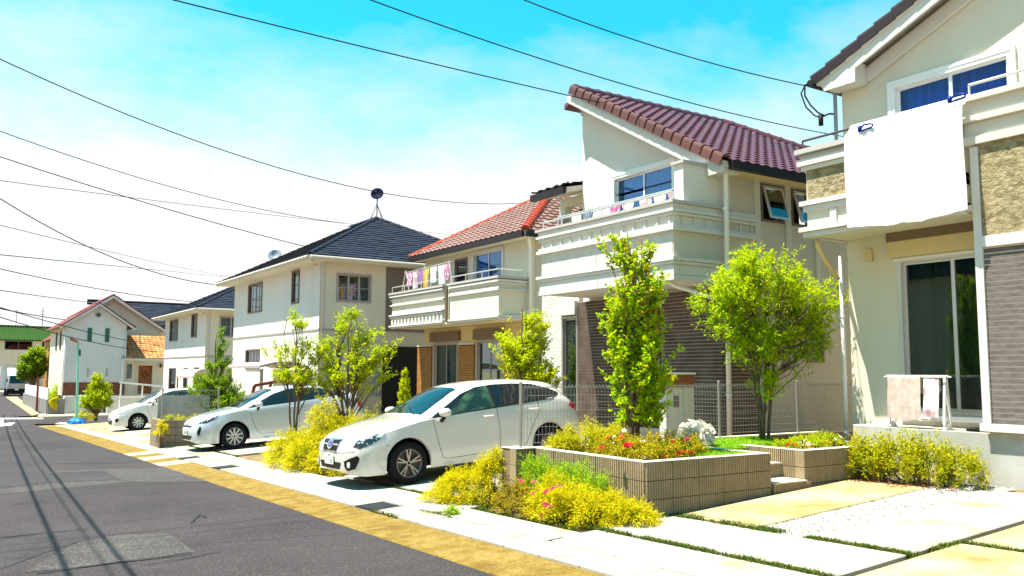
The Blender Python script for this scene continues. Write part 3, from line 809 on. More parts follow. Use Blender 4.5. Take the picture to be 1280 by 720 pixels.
pipe(h1, [(11.13, 7.97, 4.75), (11.13, 7.97, 5.78), (10.95, 8.02, 5.92)], 0.028, 'dish_grey', 'drain_pipe')
mb = MB(); F1.box(mb, 7.46, 7.56, 3.18, 3.34, 0, .06); part(mb, 'vent_hood', 'stucco_bounce_warm', h1)
# roof with its verge tiles
s1 = 0.425
rf = part(slopeslab(MB(), [(10.84, 8.08, 6.00), (10.84, 3.5, 6.00 + 4.58 * s1), (18.4, 3.5, 6.00 + 4.58 * s1), (18.4, 8.08, 6.00)], 0.10), 'roof', 'trim_white', h1)
slopeslab(mb := MB(), [(10.84, -1.08, 6.00), (18.4, -1.08, 6.00), (18.4, 3.49, 6.00 + 4.57 * s1), (10.84, 3.49, 6.00 + 4.57 * s1)], 0.10); part(mb, 'roof_deck', 'trim_white', rf)
un = Vector((0, -1, s1)).normalized(); nn = Vector((0, s1, 1)).normalized()
tilefield(rf, 'roof_tiles', 'roof_dark', [(10.95, 8.12, 6.0), (18.4, 8.12, 6.0), (18.4, 3.5, 6.0 + 4.62 * s1), (10.95, 3.5, 6.0 + 4.62 * s1)], (1, 0, 0), un, nn, 0.30, 0.28, 'wave')
un2 = Vector((0, 1, s1)).normalized(); nn2 = Vector((0, -s1, 1)).normalized()
tilefield(rf, 'roof_tiles', 'roof_dark', [(10.95, -1.12, 6.0), (18.4, -1.12, 6.0), (18.4, 3.5, 6.0 + 4.62 * s1), (10.95, 3.5, 6.0 + 4.62 * s1)], (1, 0, 0), un2, nn2, 0.30, 0.28, 'wave')
raketiles(rf, (10.86, 8.16, 6.02), (10.86, 3.5, 6.02 + 4.66 * s1), 'roof_dark', (-1, 0, 0), 17, drop=0.13)
raketiles(rf, (10.86, -1.16, 6.02), (10.86, 3.5, 6.02 + 4.66 * s1), 'roof_dark', (-1, 0, 0), 17, drop=0.13)
mb = MB()
mb.prism([(10.87, 8.05, 5.93), (10.87, 7.97, 5.79), (10.87, 7.44, 5.79), (10.87, 7.44, 5.99), (10.87, 3.5, 7.67), (10.87, 3.5, 7.86)], (0.035, 0, 0))
mb.prism([(10.87, -1.05, 5.93), (10.87, 3.49, 7.86), (10.87, 3.49, 7.67), (10.87, -1.0, 5.79)], (0.035, 0, 0))
part(mb, 'bargeboard', 'trim_white', h1)
mb = MB(); mb.prism([(10.906, 7.95, 5.80), (10.906, 7.45, 5.80), (10.906, 7.45, 6.10), (10.906, 7.95, 5.93)], (0.28, 0, 0)); part(mb, 'eave_return', 'trim_white', h1)
mb = MB(); mb.prism([(11.14, 7.9, 5.84), (11.14, 3.5, 7.70), (11.14, 3.5, 7.54), (11.14, 7.4, 5.84)], (0.05, 0, 0)); part(mb, 'frieze_board', 'trim_white', h1)
mb = MB(); mb.tube([(10.8, 8.17, 5.95), (18.4, 8.17, 5.95)], 0.06, 8); part(mb, 'roof_gutter', 'gutter_dark', h1)
# concrete deck in front of the sliding window
mb = MB(); 
pts = [(11.195, 5.53, .3), (10.46, 5.53, .3), (10.46, 7.25, .3), (10.52, 7.42, .3), (10.66, 7.52, .3), (11.195, 7.55, .3)]
pts = [(a, b, 0.05) for a, b, c in pts]
mb.prism(pts, (0, 0, 0.80)); dk = part(mb, 'deck', 'concrete', h1)
# ================================================================== laundry on it
sh_ = thing('hanging_sheet', 'large white sheet draped over the balcony parapet of the cream house', 'sheet', (10.2, 6.3, 3.45))
mb = MB(); nu, nv = 44, 30
for i in range(nu + 1):
    u = 5.50 + 1.64 * i / nu
    for j in range(nv + 1):
        t = j / nv; z = 4.835 - t * (1.345 + .03 * math.sin(u * 3.1 + 1))
        x = 10.14 - .026 * math.sin(u * 8 + t * 1.2) * t - .018 * math.sin(u * 19 + 2 - t) * t - .03 * t - .008 * math.sin(u * 43)
        if j == nv: z += .006 * math.sin(u * 14 + 1) + .003 * math.sin(u * 37)
        if t < .03: x += .06 - t * 2
        mb.v.append((x, u - .015 * t + .01 * math.sin(t * 5), z))
    # over the top of the coping
for i in range(nu):
    for j in range(nv): a = i * (nv + 1) + j; mb.f.append((a, a + nv + 1, a + nv + 2, a + 1))
fr_ = part(mb, 'cloth', 'cloth_white', sh_, smooth=True)
mb = MB(); n0 = 0
for i in range(nu + 1):
    u = 5.50 + 1.64 * i / nu
    for (x, z) in ((10.215, 4.835), (10.30, 4.965), (10.42, 4.95), (10.50, 4.72), (10.52, 4.40)): mb.v.append((x, u, z))
for i in range(nu):
    for j in range(4): a = i * 5 + j; mb.f.append((a, a + 5, a + 6, a + 1))
part(mb, 'back_fold', 'cloth_white', sh_, smooth=True)
for k, (px, py, lab) in enumerate([((1082, 158), 0, 'blue clothes peg at the far end of the hanging white sheet'), ((1196, 121), 0, 'blue clothes peg beside the stepped parapet end of the sheet')]):
    q = onX(*px, 10.13)
    mb = MB(); c = Vector(q);     mb.tube([c + Vector((0, .09, -.02)), c + Vector((-.01, .02, .025)), c + Vector((0, -.07, .02)), c + Vector((0, -.11, .0)), c + Vector((0, -.09, -.03)), c + Vector((0, -.02, -.035)), c + Vector((0, .07, -.045))], .014, 8)
    mb.box(c.x - .012, c.x + .03, c.y + .075, c.y + .115, c.z - .05, c.z + .03)
    solo(mb, 'clothes_peg', 'peg_blue', lab, 'peg', c, 'blue pegs on the sheet', True)
rk = thing('drying_rack', 'white plastic drying rack standing on the concrete deck', 'drying rack', (10.62, 6.5, 0.85))
for yy in (6.14, 6.90):
    mb = MB()
    mb.prism([(10.53, yy - .02, .85), (10.72, yy - .02, .85), (10.68, yy - .02, .90), (10.65, yy - .02, .93), (10.60, yy - .02, .93), (10.57, yy - .02, .90)], (0, .04, 0))
    part(mb, 'foot', 'plastic_white', rk)
    mb = MB(); mb.bar((10.56, yy, .92), (10.615, yy, 1.52), .03, .03); mb.bar((10.69, yy, .92), (10.635, yy, 1.52), .03, .03); part(mb, 'side_frame', 'plastic_white', rk)
for (x, z) in ((10.56, 1.515), (10.625, 1.53), (10.69, 1.515), (10.625, .97)):
    mb = MB(); mb.tube([(x, 6.10, z), (x, 6.95, z)], .009, 8); part(mb, 'rod', 'plastic_white', rk)
def towel(name, y0, y1, z0, z1, x, m, label, seed, back=.4):
    mb = MB(); r2 = np.random.default_rng(seed); ph = r2.uniform(0, 6, 3); nu, nv = 22, 18
    for i in range(nu + 1):
        u = y0 + (y1 - y0) * i / nu
        col = []
        for j in range(nv + 1):
            t = j / nv; z = z1 - (z1 - z0 + .012 * math.sin(u * 19 + ph[0])) * t
            xx = x - .018 - .012 * math.sin(u * 31 + ph[1]) * t - .008 * math.sin(u * 67 + ph[2]) * t - .02 * t
            mb.v.append((xx, u + .012 * math.sin(t * 3 + ph[0]) * t, z))
        for j in range(8):
            t = j / 7; mb.v.append((x + .02 + .01 * math.sin(u * 29 + ph[2]) * t, u, z1 + .008 - (z1 - z0) * back * t))
    k = nv + 1 + 8
    for i in range(nu):
        for j in range(nv): a = i * k + j; mb.f.append((a, a + k, a + k + 1, a + 1))
        a = i * k; b = a + nv + 1
        mb.f.append((a, a + k, b + k, b))
        for j in range(7): c = b + j; mb.f.append((c, c + k, c + k + 1, c + 1))
    solo(mb, name, m, label, 'towel', (x, (y0 + y1) / 2, z0), None, True)
towel('towel', 6.42, 6.88, .955, 1.528, 10.55, 'cloth_pink', 'dusty pink bath towel hanging over the drying rack', 3)
towel('towel', 6.19, 6.40, 1.0, 1.528, 10.58, 'cloth_lilac', 'white and pink patterned towel beside the plain pink towel', 5)
def shoe(c, lab):
    mb = MB(); prof = [(-.13, .045, .05), (-.10, .048, .075), (-.04, .046, .07), (.02, .048, .055), (.08, .05, .045), (.12, .04, .035), (.14, .015, .025)]
    n = 10; b = 0
    for (y, wd, h) in prof:
        for j in range(n):
            a = 2 * math.pi * j / n; mb.v.append((c[0] + wd * math.cos(a), c[1] + y, c[2] + max(0.0, h * (.5 + .5 * math.sin(a)))))
    for i in range(len(prof) - 1):
        for j in range(n): j2 = (j + 1) % n; mb.f.append((i * n + j, i * n + j2, (i + 1) * n + j2, (i + 1) * n + j))
    mb.f.append(tuple(range(n))); mb.f.append(tuple(range(len(prof) * n - n, len(prof) * n)))
    solo(mb, 'shoe', 'black_plastic', lab, 'shoe', c, 'pair of black shoes', True)
shoe((10.66, 5.78, .851), 'black shoe on the deck, the one nearer the deck edge')
shoe((10.80, 5.76, .851), 'black shoe on the deck, the one nearer the window')

# ================================================================== house with the purple tiled roof
h2 = thing('house', 'white house with purple tiled sloping roof and dark brick ground floor', 'house', (10.95, 11.5, G(10.95, 11.5)))
F2 = Fr('X', 10.95); S2 = Fr('Y', 10.1)
ZR, ZE, YR, YE = 7.30, 5.03, 13.64, 9.68          # ridge and eave
sl = (ZR - ZE) / (YR - YE)
mb = MB()
wallmesh(mb, F2, 10.1, 13.95, 3.0, 5.05, [(11.25, 12.97, 4.05, 5.05)])
wz = lambda y: ZE + (y - YE) * sl - 0.16
for pl in ([(10.1, 5.05), (11.25, 5.05), (11.25, 5.42), (10.64, 5.42), (10.1, 5.11)], [(12.97, 5.05), (13.95, 5.05), (13.95, 5.42), (12.97, 5.42)], [(10.64, 5.42), (13.95, 5.42), (13.95, 7.0), (YR, 7.13)]):
    mb.prism([(10.95, a, b) for a, b in pl], (.18, 0, 0))
mb.box(11.13, 16, 13.77, 13.95, 3.0, 6.9)
part(mb, 'wall', 'stucco_white', h2)
window(h2, F2, 11.25, 12.97, 4.05, 5.41, 2, 'alu_white', 'glass_blue', 'sky_reflection_curtain', 'sky_reflection_room', surround=.05)
mb = MB()
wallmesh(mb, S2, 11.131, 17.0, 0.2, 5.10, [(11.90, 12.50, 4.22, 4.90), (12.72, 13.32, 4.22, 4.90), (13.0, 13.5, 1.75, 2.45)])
part(mb, 'side_wall', 'stucco_beige', h2)
for u in (11.78, 12.60, 13.42):
    mb = MB(); S2.box(mb, u - .07, u + .07, 2.95, 5.04, 0, .035); part(mb, 'pilaster', 'trim_cream', h2)
for (a, b) in ((11.90, 12.50), (12.72, 13.32)):
    mb = MB(); f = .04
    for (p, q, c, d) in ((a, b, 4.22, 4.22 + f), (a, b, 4.90 - f, 4.90), (a, a + f, 4.26, 4.86), (b - f, b, 4.26, 4.86)): S2.box(mb, p, q, c, d, -.1, .02)
    aw = part(mb, 'awning_window', 'frame_brown', h2)
    mb = MB()
    o = .17
    def q3(u, v): return (u, 10.1 - .03 - o * (4.86 - v) / .62, v - .0)
    for (p, q, c, d) in ((a + .04, b - .04, 4.25, 4.30), (a + .04, b - .04, 4.81, 4.86), (a + .04, a + .085, 4.30, 4.81), (b - .085, b - .04, 4.30, 4.81)):
        A_, B_, C_, D_ = q3(p, c), q3(q, c), q3(q, d), q3(p, d); mb.hexa([A_, B_, C_, D_] + [tuple(Vector(x) + Vector((0, .03, .01))) for x in (A_, B_, C_, D_)])
    part(mb, 'sash', 'alu', aw)
    mb = MB(); A_, B_, C_, D_ = q3(a + .085, 4.30), q3(b - .085, 4.30), q3(b - .085, 4.81), q3(a + .085, 4.81); mb.hexa([tuple(Vector(x) + Vector((0, .012, 0))) for x in (A_, B_, C_, D_)] + [tuple(Vector(x) + Vector((0, .018, .0))) for x in (A_, B_, C_, D_)])
    part(mb, 'pane', 'glass_dark', aw)
    mb = MB(); S2.box(mb, a + .001, b - .001, 4.221, 4.899, -.6, -.3); part(mb, 'interior', 'room', aw)
window(h2, S2, 13.0, 13.5, 1.75, 2.45, 1, 'frame_brown', 'glass_dark', None, 'room', slide=False)
# ground floor
FL = Fr('X', 10.86)
mb = MB(); wallmesh(mb, FL, 10.1, 14.02, 0.0, 2.99, [(11.55, 12.6, .55, 2.75)]); mb.box(10.87, 11.75, 10.101, 10.2, 0.1, 2.98)
part(mb, 'lower_wall', 'tile_joint_fine', h2)
courses(h2, FL, 10.08, 14.02, 0.5, 2.99, .062, 'tile_brown', .005, .009, holes=[(11.53, 12.62, .5, 2.77)])
courses(h2, Fr('Y', 10.1), 10.862, 11.72, 0.5, 2.99, .062, 'tile_brown', .005, .009)
mb = MB(); mb.box(10.95, 11.02, 11.55, 12.6, .55, 2.75); dr = part(mb, 'door', 'wood_dark', h2)
mb = MB(); mb.tube([(10.93, 11.68, 1.2), (10.90, 11.68, 1.25), (10.90, 11.68, 1.75), (10.93, 11.68, 1.8)], .013, 8); part(mb, 'handle', 'alu', dr)
mb = MB(); wallmesh(mb, Fr('X', 10.90), 14.03, 15.35, 0.0, 3.3, [(14.05, 14.60, .75, 2.72)]); part(mb, 'lower_side_wall', 'rough_white', h2)
window(h2, Fr('X', 10.90), 14.05, 14.60, .75, 2.72, 1, 'metal_grey', 'glass_clear', 'curtain_dark', 'room', slide=False)
mb = MB(); Fr('X', 10.90).box(mb, 14.03, 14.63, 2.74, 3.02, 0.0, .12); part(mb, 'shutter_box', 'trim_white', h2)
# balcony with its mouldings
FBb = Fr('X', 9.78); SB = Fr('Y', 10.1)
bal = part(MB().box(9.78, 9.92, 10.1, 13.78, 3.2, 4.24).box(9.921, 11.125, 10.10, 10.22, 3.2, 4.24).box(9.93, 10.94, 13.65, 13.779, 3.2, 4.24).box(9.80, 10.94, 10.23, 13.77, 3.06, 3.19), 'balcony', 'stucco_white', h2)
mb = MB(); FBb.box(mb, 10.12, 13.76, 3.42, 3.86, 0.0005, .008); part(mb, 'render_panel', 'rough_white', bal)
mb = MB(); SB.box(mb, 9.80, 11.70, 3.42, 3.86, 0.0005, .008); part(mb, 'render_panel', 'stucco_beige', bal)
bands = ((3.05, 3.13, .045), (3.135, 3.30, .03), (3.305, 3.36, .055), (3.365, 3.42, .085), (3.86, 3.92, .08), (3.925, 3.97, .045), (4.11, 4.16, .05), (4.165, 4.21, .085), (4.215, 4.30, .05))
mb = MB()
for (a, b, wd) in bands:
    FBb.box(mb, 10.1 - wd, 13.78 + wd, a, b, -.1, wd); SB.box(mb, 9.885, 11.72, a + .0005, b - .0005, -.05, wd)
part(mb, 'parapet_trim', 'trim_white', bal)
mb = MB(); mb.box(9.68, 9.95, 10.0, 13.88, 4.302, 4.35); mb.box(9.951, 11.1, 10.0, 10.33, 4.302, 4.35); part(mb, 'coping', 'trim_grey', bal)
me = MB().box(-.03, 0, -.022, .022, 3.972, 4.108).mesh('trim_block', 'trim_white')
for i in range(13): inst(me, 'trim_block', bal, (9.78, 10.16 + i * .296, 0))
me2 = MB().box(-.018, .018, -.03, 0, 3.972, 4.108).mesh('trim_block', 'trim_cream')
for i in range(7): inst(me2, 'trim_block', bal, (9.95 + i * .28, 10.1, 0))
mb = MB(); mb.box(10.02, 11.12, 10.095, 10.30, 4.352, 5.0); wg = part(mb, 'wing_wall', 'stucco_white', h2)
mb = MB(); mb.box(9.98, 11.12, 10.05, 10.34, 5.001, 5.05); part(mb, 'coping', 'trim_grey', wg)
railing(bal, [(9.80, 10.12), (9.80, 13.75)], 4.50, base=4.35, m='alu', posts=.6)
railing(bal, [(10.05, 10.3), (10.05, 13.6)], 4.61, name='drying_pole', m='alu', posts=3.2, base=4.2, r=.014)
pipe(h2, [(10.62, 9.72, 4.98), (10.75, 9.85, 4.92), (10.84, 9.93, 4.78), (10.84, 9.96, 0.5)], .042, brk=[(10.84, 9.955, z) for z in (1.2, 2.2, 3.3, 4.3)])
pipe(h2, [(9.9, 10.35, 3.05), (10.0, 10.3, 2.98), (10.75, 10.0, 2.75)], .035, 'pipe_white', 'drain_pipe')
# left wing with its own low roof
FW = Fr('X', 11.2)
mb = MB(); wallmesh(mb, FW, 13.96, 15.10, 3.41, 5.34, [(14.0, 14.9, 3.9, 5.15)]); mb.box(10.91, 11.19, 14.03, 15.10, 3.31, 3.4); part(mb, 'wing', 'stucco_white', h2)
mb = MB(); mb.box(11.6, 11.66, 14.0, 14.9, 3.9, 5.15); part(mb, 'recess', 'shutter', h2)
r2 = part(slopeslab(MB(), [(10.55, 13.97, 5.36), (10.55, 15.13, 5.36), (12.0, 15.13, 5.68), (12.0, 13.97, 5.68)], .1), 'wing_roof', 'trim_cream', h2)
u2 = Vector((1, 0, .22)).normalized(); n2 = Vector((-.22, 0, 1)).normalized()
tilefield(r2, 'roof_tiles', 'roof_dark', [(10.50, 13.98, 5.38), (10.50, 15.15, 5.38), (12.0, 15.15, 5.71), (12.0, 13.98, 5.71)], (0, 1, 0), u2, n2, .28, .27, 'wave')
mb = MB(); mb.box(10.44, 10.53, 13.98, 15.15, 5.22, 5.36); part(mb, 'roof_gutter', 'gutter_dark', r2)
for i in range(3):
    mb = MB(); mb.tube([(10.75, 14.2 + i * .38, 5.44), (10.75, 14.2 + i * .38, 5.54)], .018, 6); part(mb, 'snow_guard', 'roof_dark', r2)
# main roof
rf = part(slopeslab(MB(), [(10.54, YE, ZE), (10.54, YR, ZR), (14.8, YR, ZR), (18.7, YE, ZE)], .10), 'roof', 'trim_white', h2)
up_ = Vector((0, 1, sl)).normalized(); nr_ = Vector((0, -sl, 1)).normalized()
tilefield(rf, 'roof_tiles', 'roof_purple', [(10.56, YE - .03, ZE), (18.75, YE - .03, ZE), (14.8, YR, ZR), (10.56, YR, ZR)], (1, 0, 0), up_, nr_, .235, .235, 'wave', lip=.032, single=290)
raketiles(rf, (10.50, YE - .03, ZE + .03), (10.50, YR + .12, ZR + .10), 'roof_rake', (-1, 0, 0), 18, drop=.14, wid=.13)
ridgecaps(rf, (10.5, YR + .02, ZR + .04), (14.8, YR + .02, ZR + .04), 'roof_purple', r=.10)
ridgecaps(rf, (18.7, YE, ZE + .05), (14.8, YR, ZR + .06), 'roof_purple', r=.09)
mb = MB(); slopeslab(mb, [(10.54, YR + .005, ZR), (14.8, YR + .005, ZR), (14.8, YR + .4, ZR - .2), (10.54, YR + .4, ZR - .2)], .1); part(mb, 'back_slope', 'roof_purple', rf)
mb = MB(); mb.box(10.62, 18.7, YE - .12, YE - .02, ZE - .14, ZE - .0); part(mb, 'roof_gutter', 'gutter_dark', rf)
mb = MB(); mb.box(10.62, 18.7, YE - .02, 10.099, ZE - .10, ZE - .06); part(mb, 'soffit', 'stucco_bounce_warm', rf)
bz = lambda y, d: ZE + (y - YE) * sl - d
mb = MB()
mb.prism([(10.53, YE + .02, bz(YE, .08)), (10.53, YE + .02, bz(YE, .18)), (10.53, 10.22, bz(YE, .20)), (10.53, 10.22, bz(10.22, .34)), (10.53, YR + .3, bz(YR + .3, .34)), (10.53, YR + .3, bz(YR + .1, .10)), (10.53, YR, bz(YR, .08))], (.04, 0, 0))
part(mb, 'bargeboard', 'trim_white', h2)
mb = MB(); mb.prism([(10.571, 10.2, bz(10.2, .26)), (10.571, YR + .25, bz(YR + .2, .26)), (10.571, YR + .25, bz(YR + .2, .30)), (10.571, 10.2, bz(10.2, .30))], (.378, 0, 0)); part(mb, 'verge_soffit', 'stucco_cream', h2)
mb = MB(); mb.prism([(10.572, YE + .03, bz(YE, .10)), (10.572, YE + .03, bz(YE, .17)), (10.572, 10.09, bz(YE, .17)), (10.572, 10.09, bz(10.09, .12))], (.37, 0, 0)); part(mb, 'eave_return', 'trim_white', h2)
mb = MB(); mb.prism([(10.90, 10.45, bz(10.45, .31)), (10.90, 13.95, bz(13.95, .42)), (10.90, 13.95, bz(13.95, .56)), (10.90, 10.45, bz(10.45, .47))], (.049, 0, 0)); part(mb, 'frieze_board', 'trim_white', h2)

# laundry on this balcony
def garment(name, x, y, z, wd, h, m, label, ph, grp):
    mb = MB(); n, k = 9, 8
    for i in range(n + 1):
        for j in range(k + 1):
            t = j / k; s = i / n - .5
            ww = wd * (1.25 if t < .35 else 1.0)
            mb.v.append((x + .025 * math.sin(s * 14 + ph) * (.3 + t), y + s * ww, z - h * t + .02 * abs(s) * (t < .1)))
    for i in range(n):
        for j in range(k): a = i * (k + 1) + j; mb.f.append((a, a + k + 1, a + k + 2, a + 1))
    return solo(mb, name, m, label, 'laundry', (x, y, z - h), grp, True)
L2 = [(10.05, 'cloth_lilac', 'pale lilac shirt'), (10.4, 'cloth_white', 'small white cloth'), (10.75, 'cloth_lilac', 'pale pink shirt'), (11.2, 'cloth_white', 'white undershirt'), (11.55, 'cloth_magenta', 'magenta top'), (12.0, 'cloth_white', 'white vest'), (12.35, 'cloth_navy', 'navy striped shirt'), (12.7, 'cloth_white', 'plain white cloth'), (13.1, 'metal_dark', 'black trousers')]
for i, (yy, m, nm) in enumerate(L2):
    garment('laundry', 10.05, yy + .3, 4.60, .24, .34 + .06 * (i % 3), m, nm + ' drying below the purple roof, %s' % ['nearest the wing wall', 'next to the lilac shirt', 'before the sliding window', 'beside the pale pink shirt', 'in front of the pane', 'beside the magenta top', 'past the window', 'next to the striped shirt', 'at the far rail end'][i], i * 1.3, 'laundry on the balconies')
# ================================================================== house with the red tiled roof
h3 = thing('house', 'cream house with red tiled hip roof and ochre brick pillars behind the hatchback', 'house', (13.85, 23.2, G(13, 23)))
F3 = Fr('X', 13.85); S3 = Fr('Y', 20.1)
mb = MB(); wallmesh(mb, F3, 20.1, 26.5, -0.3, 2.99, [(21.5, 23.0, .45, 2.52), (24.15, 25.8, .45, 2.52)]); part(mb, 'lower_wall', 'stucco_bounce_warm', h3)
mb = MB(); wallmesh(mb, F3, 20.1, 26.5, 3.0, 5.42, [(21.5, 23.25, 4.0, 5.27), (23.6, 24.4, 4.0, 5.20)]); mb.box(14.04, 19, 26.3, 26.49, -.3, 5.3); part(mb, 'wall', 'stucco_cream', h3)
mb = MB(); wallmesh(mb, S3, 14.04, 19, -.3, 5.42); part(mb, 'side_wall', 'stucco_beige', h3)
window(h3, F3, 21.5, 23.25, 4.0, 5.27, 2, 'alu', 'glass_blue', 'sky_reflection_curtain', 'room', surround=.04, curw=(.5, 1))
window(h3, F3, 23.6, 24.4, 4.0, 5.20, 1, 'frame_brown', 'glass_dark', None, 'room', slide=False)
window(h3, F3, 21.5, 23.0, .45, 2.52, 2, 'frame_mauve', 'glass_clear', 'curtain_dark', 'room', fw=.06)
window(h3, F3, 24.15, 25.8, .45, 2.52, 2, 'frame_mauve', 'glass_clear', 'curtain', 'room', fw=.06, curw=(.45, 1))
for (a, b) in ((21.4, 23.1), (24.0, 25.95)):
    mb = MB(); F3.box(mb, a, b, 2.55, 2.86, 0, .10); part(mb, 'shutter_box', 'shutter', h3)
for (a, b) in ((23.1, 24.05), (25.9, 26.9), (20.5, 21.35)):
    mb = MB(); F3.box(mb, a, b, -.2, 2.40, .0, .04); pc = part(mb, 'brick_panel', 'joint_brown', h3)
    me = MB()
    for i in range(33): F3.box(me, a - .005, b + .005, -.2 + i * .078, -.2 + i * .078 + .062, .0405, .06)
    part(me, 'brick_courses', 'tile_ochre', pc, kind='stuff')
    mb = MB(); F3.box(mb, a - .02, b + .02, 2.402, 2.46, 0, .07); part(mb, 'ledge', 'trim_cream', pc)
FB3 = Fr('X', 12.8)
b3 = part(MB().box(12.8, 12.95, 20.1, 22.85, 3.12, 4.15).box(12.951, 13.84, 20.1, 20.24, 3.12, 4.15).box(12.82, 13.84, 20.25, 26.8, 3.0, 3.11), 'balcony', 'stucco_cream', h3)
mb = MB()
for (a, b, wd) in ((3.0, 3.06, .04), (3.065, 3.12, .08), (3.82, 3.87, .06), (3.875, 3.92, .03), (3.99, 4.05, .04), (4.055, 4.12, .08)):
    FB3.box(mb, 20.1 - wd, 22.85, a, b, -.1, wd); Fr('Y', 20.1).box(mb, 12.905, 13.84, a + .001, b - .001, -.05, wd)
part(mb, 'parapet_trim', 'trim_white', b3)
mb = MB(); mb.box(12.70, 12.97, 20.0, 22.9, 4.152, 4.22); mb.box(12.971, 13.84, 20.0, 20.26, 4.152, 4.22); part(mb, 'coping', 'trim_grey', b3)
b4 = part(MB().box(12.8, 12.95, 23.2, 26.9, 3.12, 4.15).box(12.951, 13.84, 26.76, 26.9, 3.12, 4.15).box(12.86, 13.1, 22.86, 23.19, 3.05, 4.15), 'balcony', 'stucco_cream', h3)
mb = MB()
for (a, b, wd) in ((3.0, 3.05, .04), (3.055, 3.10, .09), (3.34, 3.39, .06), (3.42, 3.46, .09), (3.76, 3.81, .06), (3.95, 4.0, .04), (4.06, 4.12, .08)):
    FB3.box(mb, 23.2, 26.9 + wd, a, b, -.1, wd)
part(mb, 'parapet_trim', 'trim_white', b4)
mb = MB(); mb.box(12.70, 12.97, 23.15, 27.0, 4.152, 4.22); part(mb, 'coping', 'trim_grey', b4)
me = MB().box(-.04, 0, -.06, .06, 3.105, 3.335).mesh('trim_block', 'trim_white')
for i in range(15): inst(me, 'trim_block', b4, (12.8, 23.32 + i * .25, 0))
mb = MB(); mb.tube([(12.78, 23.03, 3.05), (12.78, 23.03, 4.2)], .05, 10); part(mb, 'corner_pipe', 'shutter', b4)
railing(b3, [(13.7, 20.12), (12.82, 20.12), (12.82, 22.85)], 4.42, base=4.22, m='alu')
railing(b4, [(12.82, 23.2), (12.82, 26.95)], 4.42, base=4.22, m='alu')
Z3 = 5.50; s3 = .60; A3 = (13.4, 19.68, Z3); B3 = (13.4, 26.8, Z3); hw = (26.8 - 19.68) / 2
AP = (13.4 + hw, 19.68 + hw, Z3 + hw * s3)
rf3 = part(slopeslab(MB(), [A3, AP, B3], .1), 'roof', 'trim_cream', h3)
tilefield(rf3, 'roof_tiles', 'roof_red', [A3, B3, AP], (0, 1, 0), Vector((1, 0, s3)).normalized(), Vector((-s3, 0, 1)).normalized(), .29, .28, 'wave', lip=.04)
slopeslab(mb := MB(), [A3, (20.5, 19.68, Z3), AP], .1); part(mb, 'roof_deck', 'trim_cream', rf3)
tilefield(rf3, 'roof_tiles', 'roof_red', [(20.5, 19.68, Z3), A3, AP], (-1, 0, 0), Vector((0, 1, s3)).normalized(), Vector((0, -s3, 1)).normalized(), .29, .28, 'wave', lip=.04)
ridgecaps(rf3, A3, AP, 'roof_red_ridge', r=.12, lift=.05)
ridgecaps(rf3, B3, AP, 'roof_red_ridge', r=.10, lift=.04)
mb = MB(); mb.box(13.30, 13.41, 19.72, 26.8, Z3 - .17, Z3 - .02); mb.box(13.42, 20, 19.59, 19.69, Z3 - .17, Z3 - .02); part(mb, 'roof_gutter', 'gutter_dark', rf3)
mb = MB(); mb.box(13.42, 13.84, 19.72, 26.78, Z3 - .14, Z3 - .10); mb.box(13.841, 19.9, 19.70, 20.09, Z3 - .14, Z3 - .10); part(mb, 'soffit', 'stucco_cream', rf3)
pipe(h3, [(13.5, 19.66, 5.33), (13.65, 19.85, 5.25), (13.78, 19.98, 5.05), (13.78, 20.0, 0.2)], .045, brk=[(13.78, 20.0, z) for z in (2.2, 3.3, 4.4)])
L3 = [(23.6, 'cloth_magenta', 'magenta patterned cloth'), (24.0, 'cloth_white', 'long white shirt'), (24.5, 'cloth_white', 'broad white towel'), (25.0, 'cloth_yellow', 'yellow shirt'), (25.4, 'cloth_purple', 'purple top'), (25.8, 'cloth_lilac', 'pale pink shirt'), (26.2, 'cloth_magenta', 'dark pink cloth')]
mb = MB()
for yy in (23.5, 25.1, 26.5):
    mb.tube([(13.1, yy - .3, 4.2), (13.1, yy, 5.0)], .018, 6); mb.tube([(13.1, yy + .3, 4.2), (13.1, yy, 5.0)], .018, 6)
mb.tube([(13.1, 23.3, 4.98), (13.1, 26.6, 4.92)], .014, 6)
solo(mb, 'drying_rack', 'alu', 'metal drying rack on the balcony below the red tiled roof', 'drying rack', (13.1, 25, 4.2))
for i, (yy, m, nm) in enumerate(L3):
    garment('laundry', 13.1, yy, 4.92, .34, .5 + .1 * (i % 2), m, nm + ' on the rack under the red tiled roof', i * 1.7, 'laundry on the balconies')
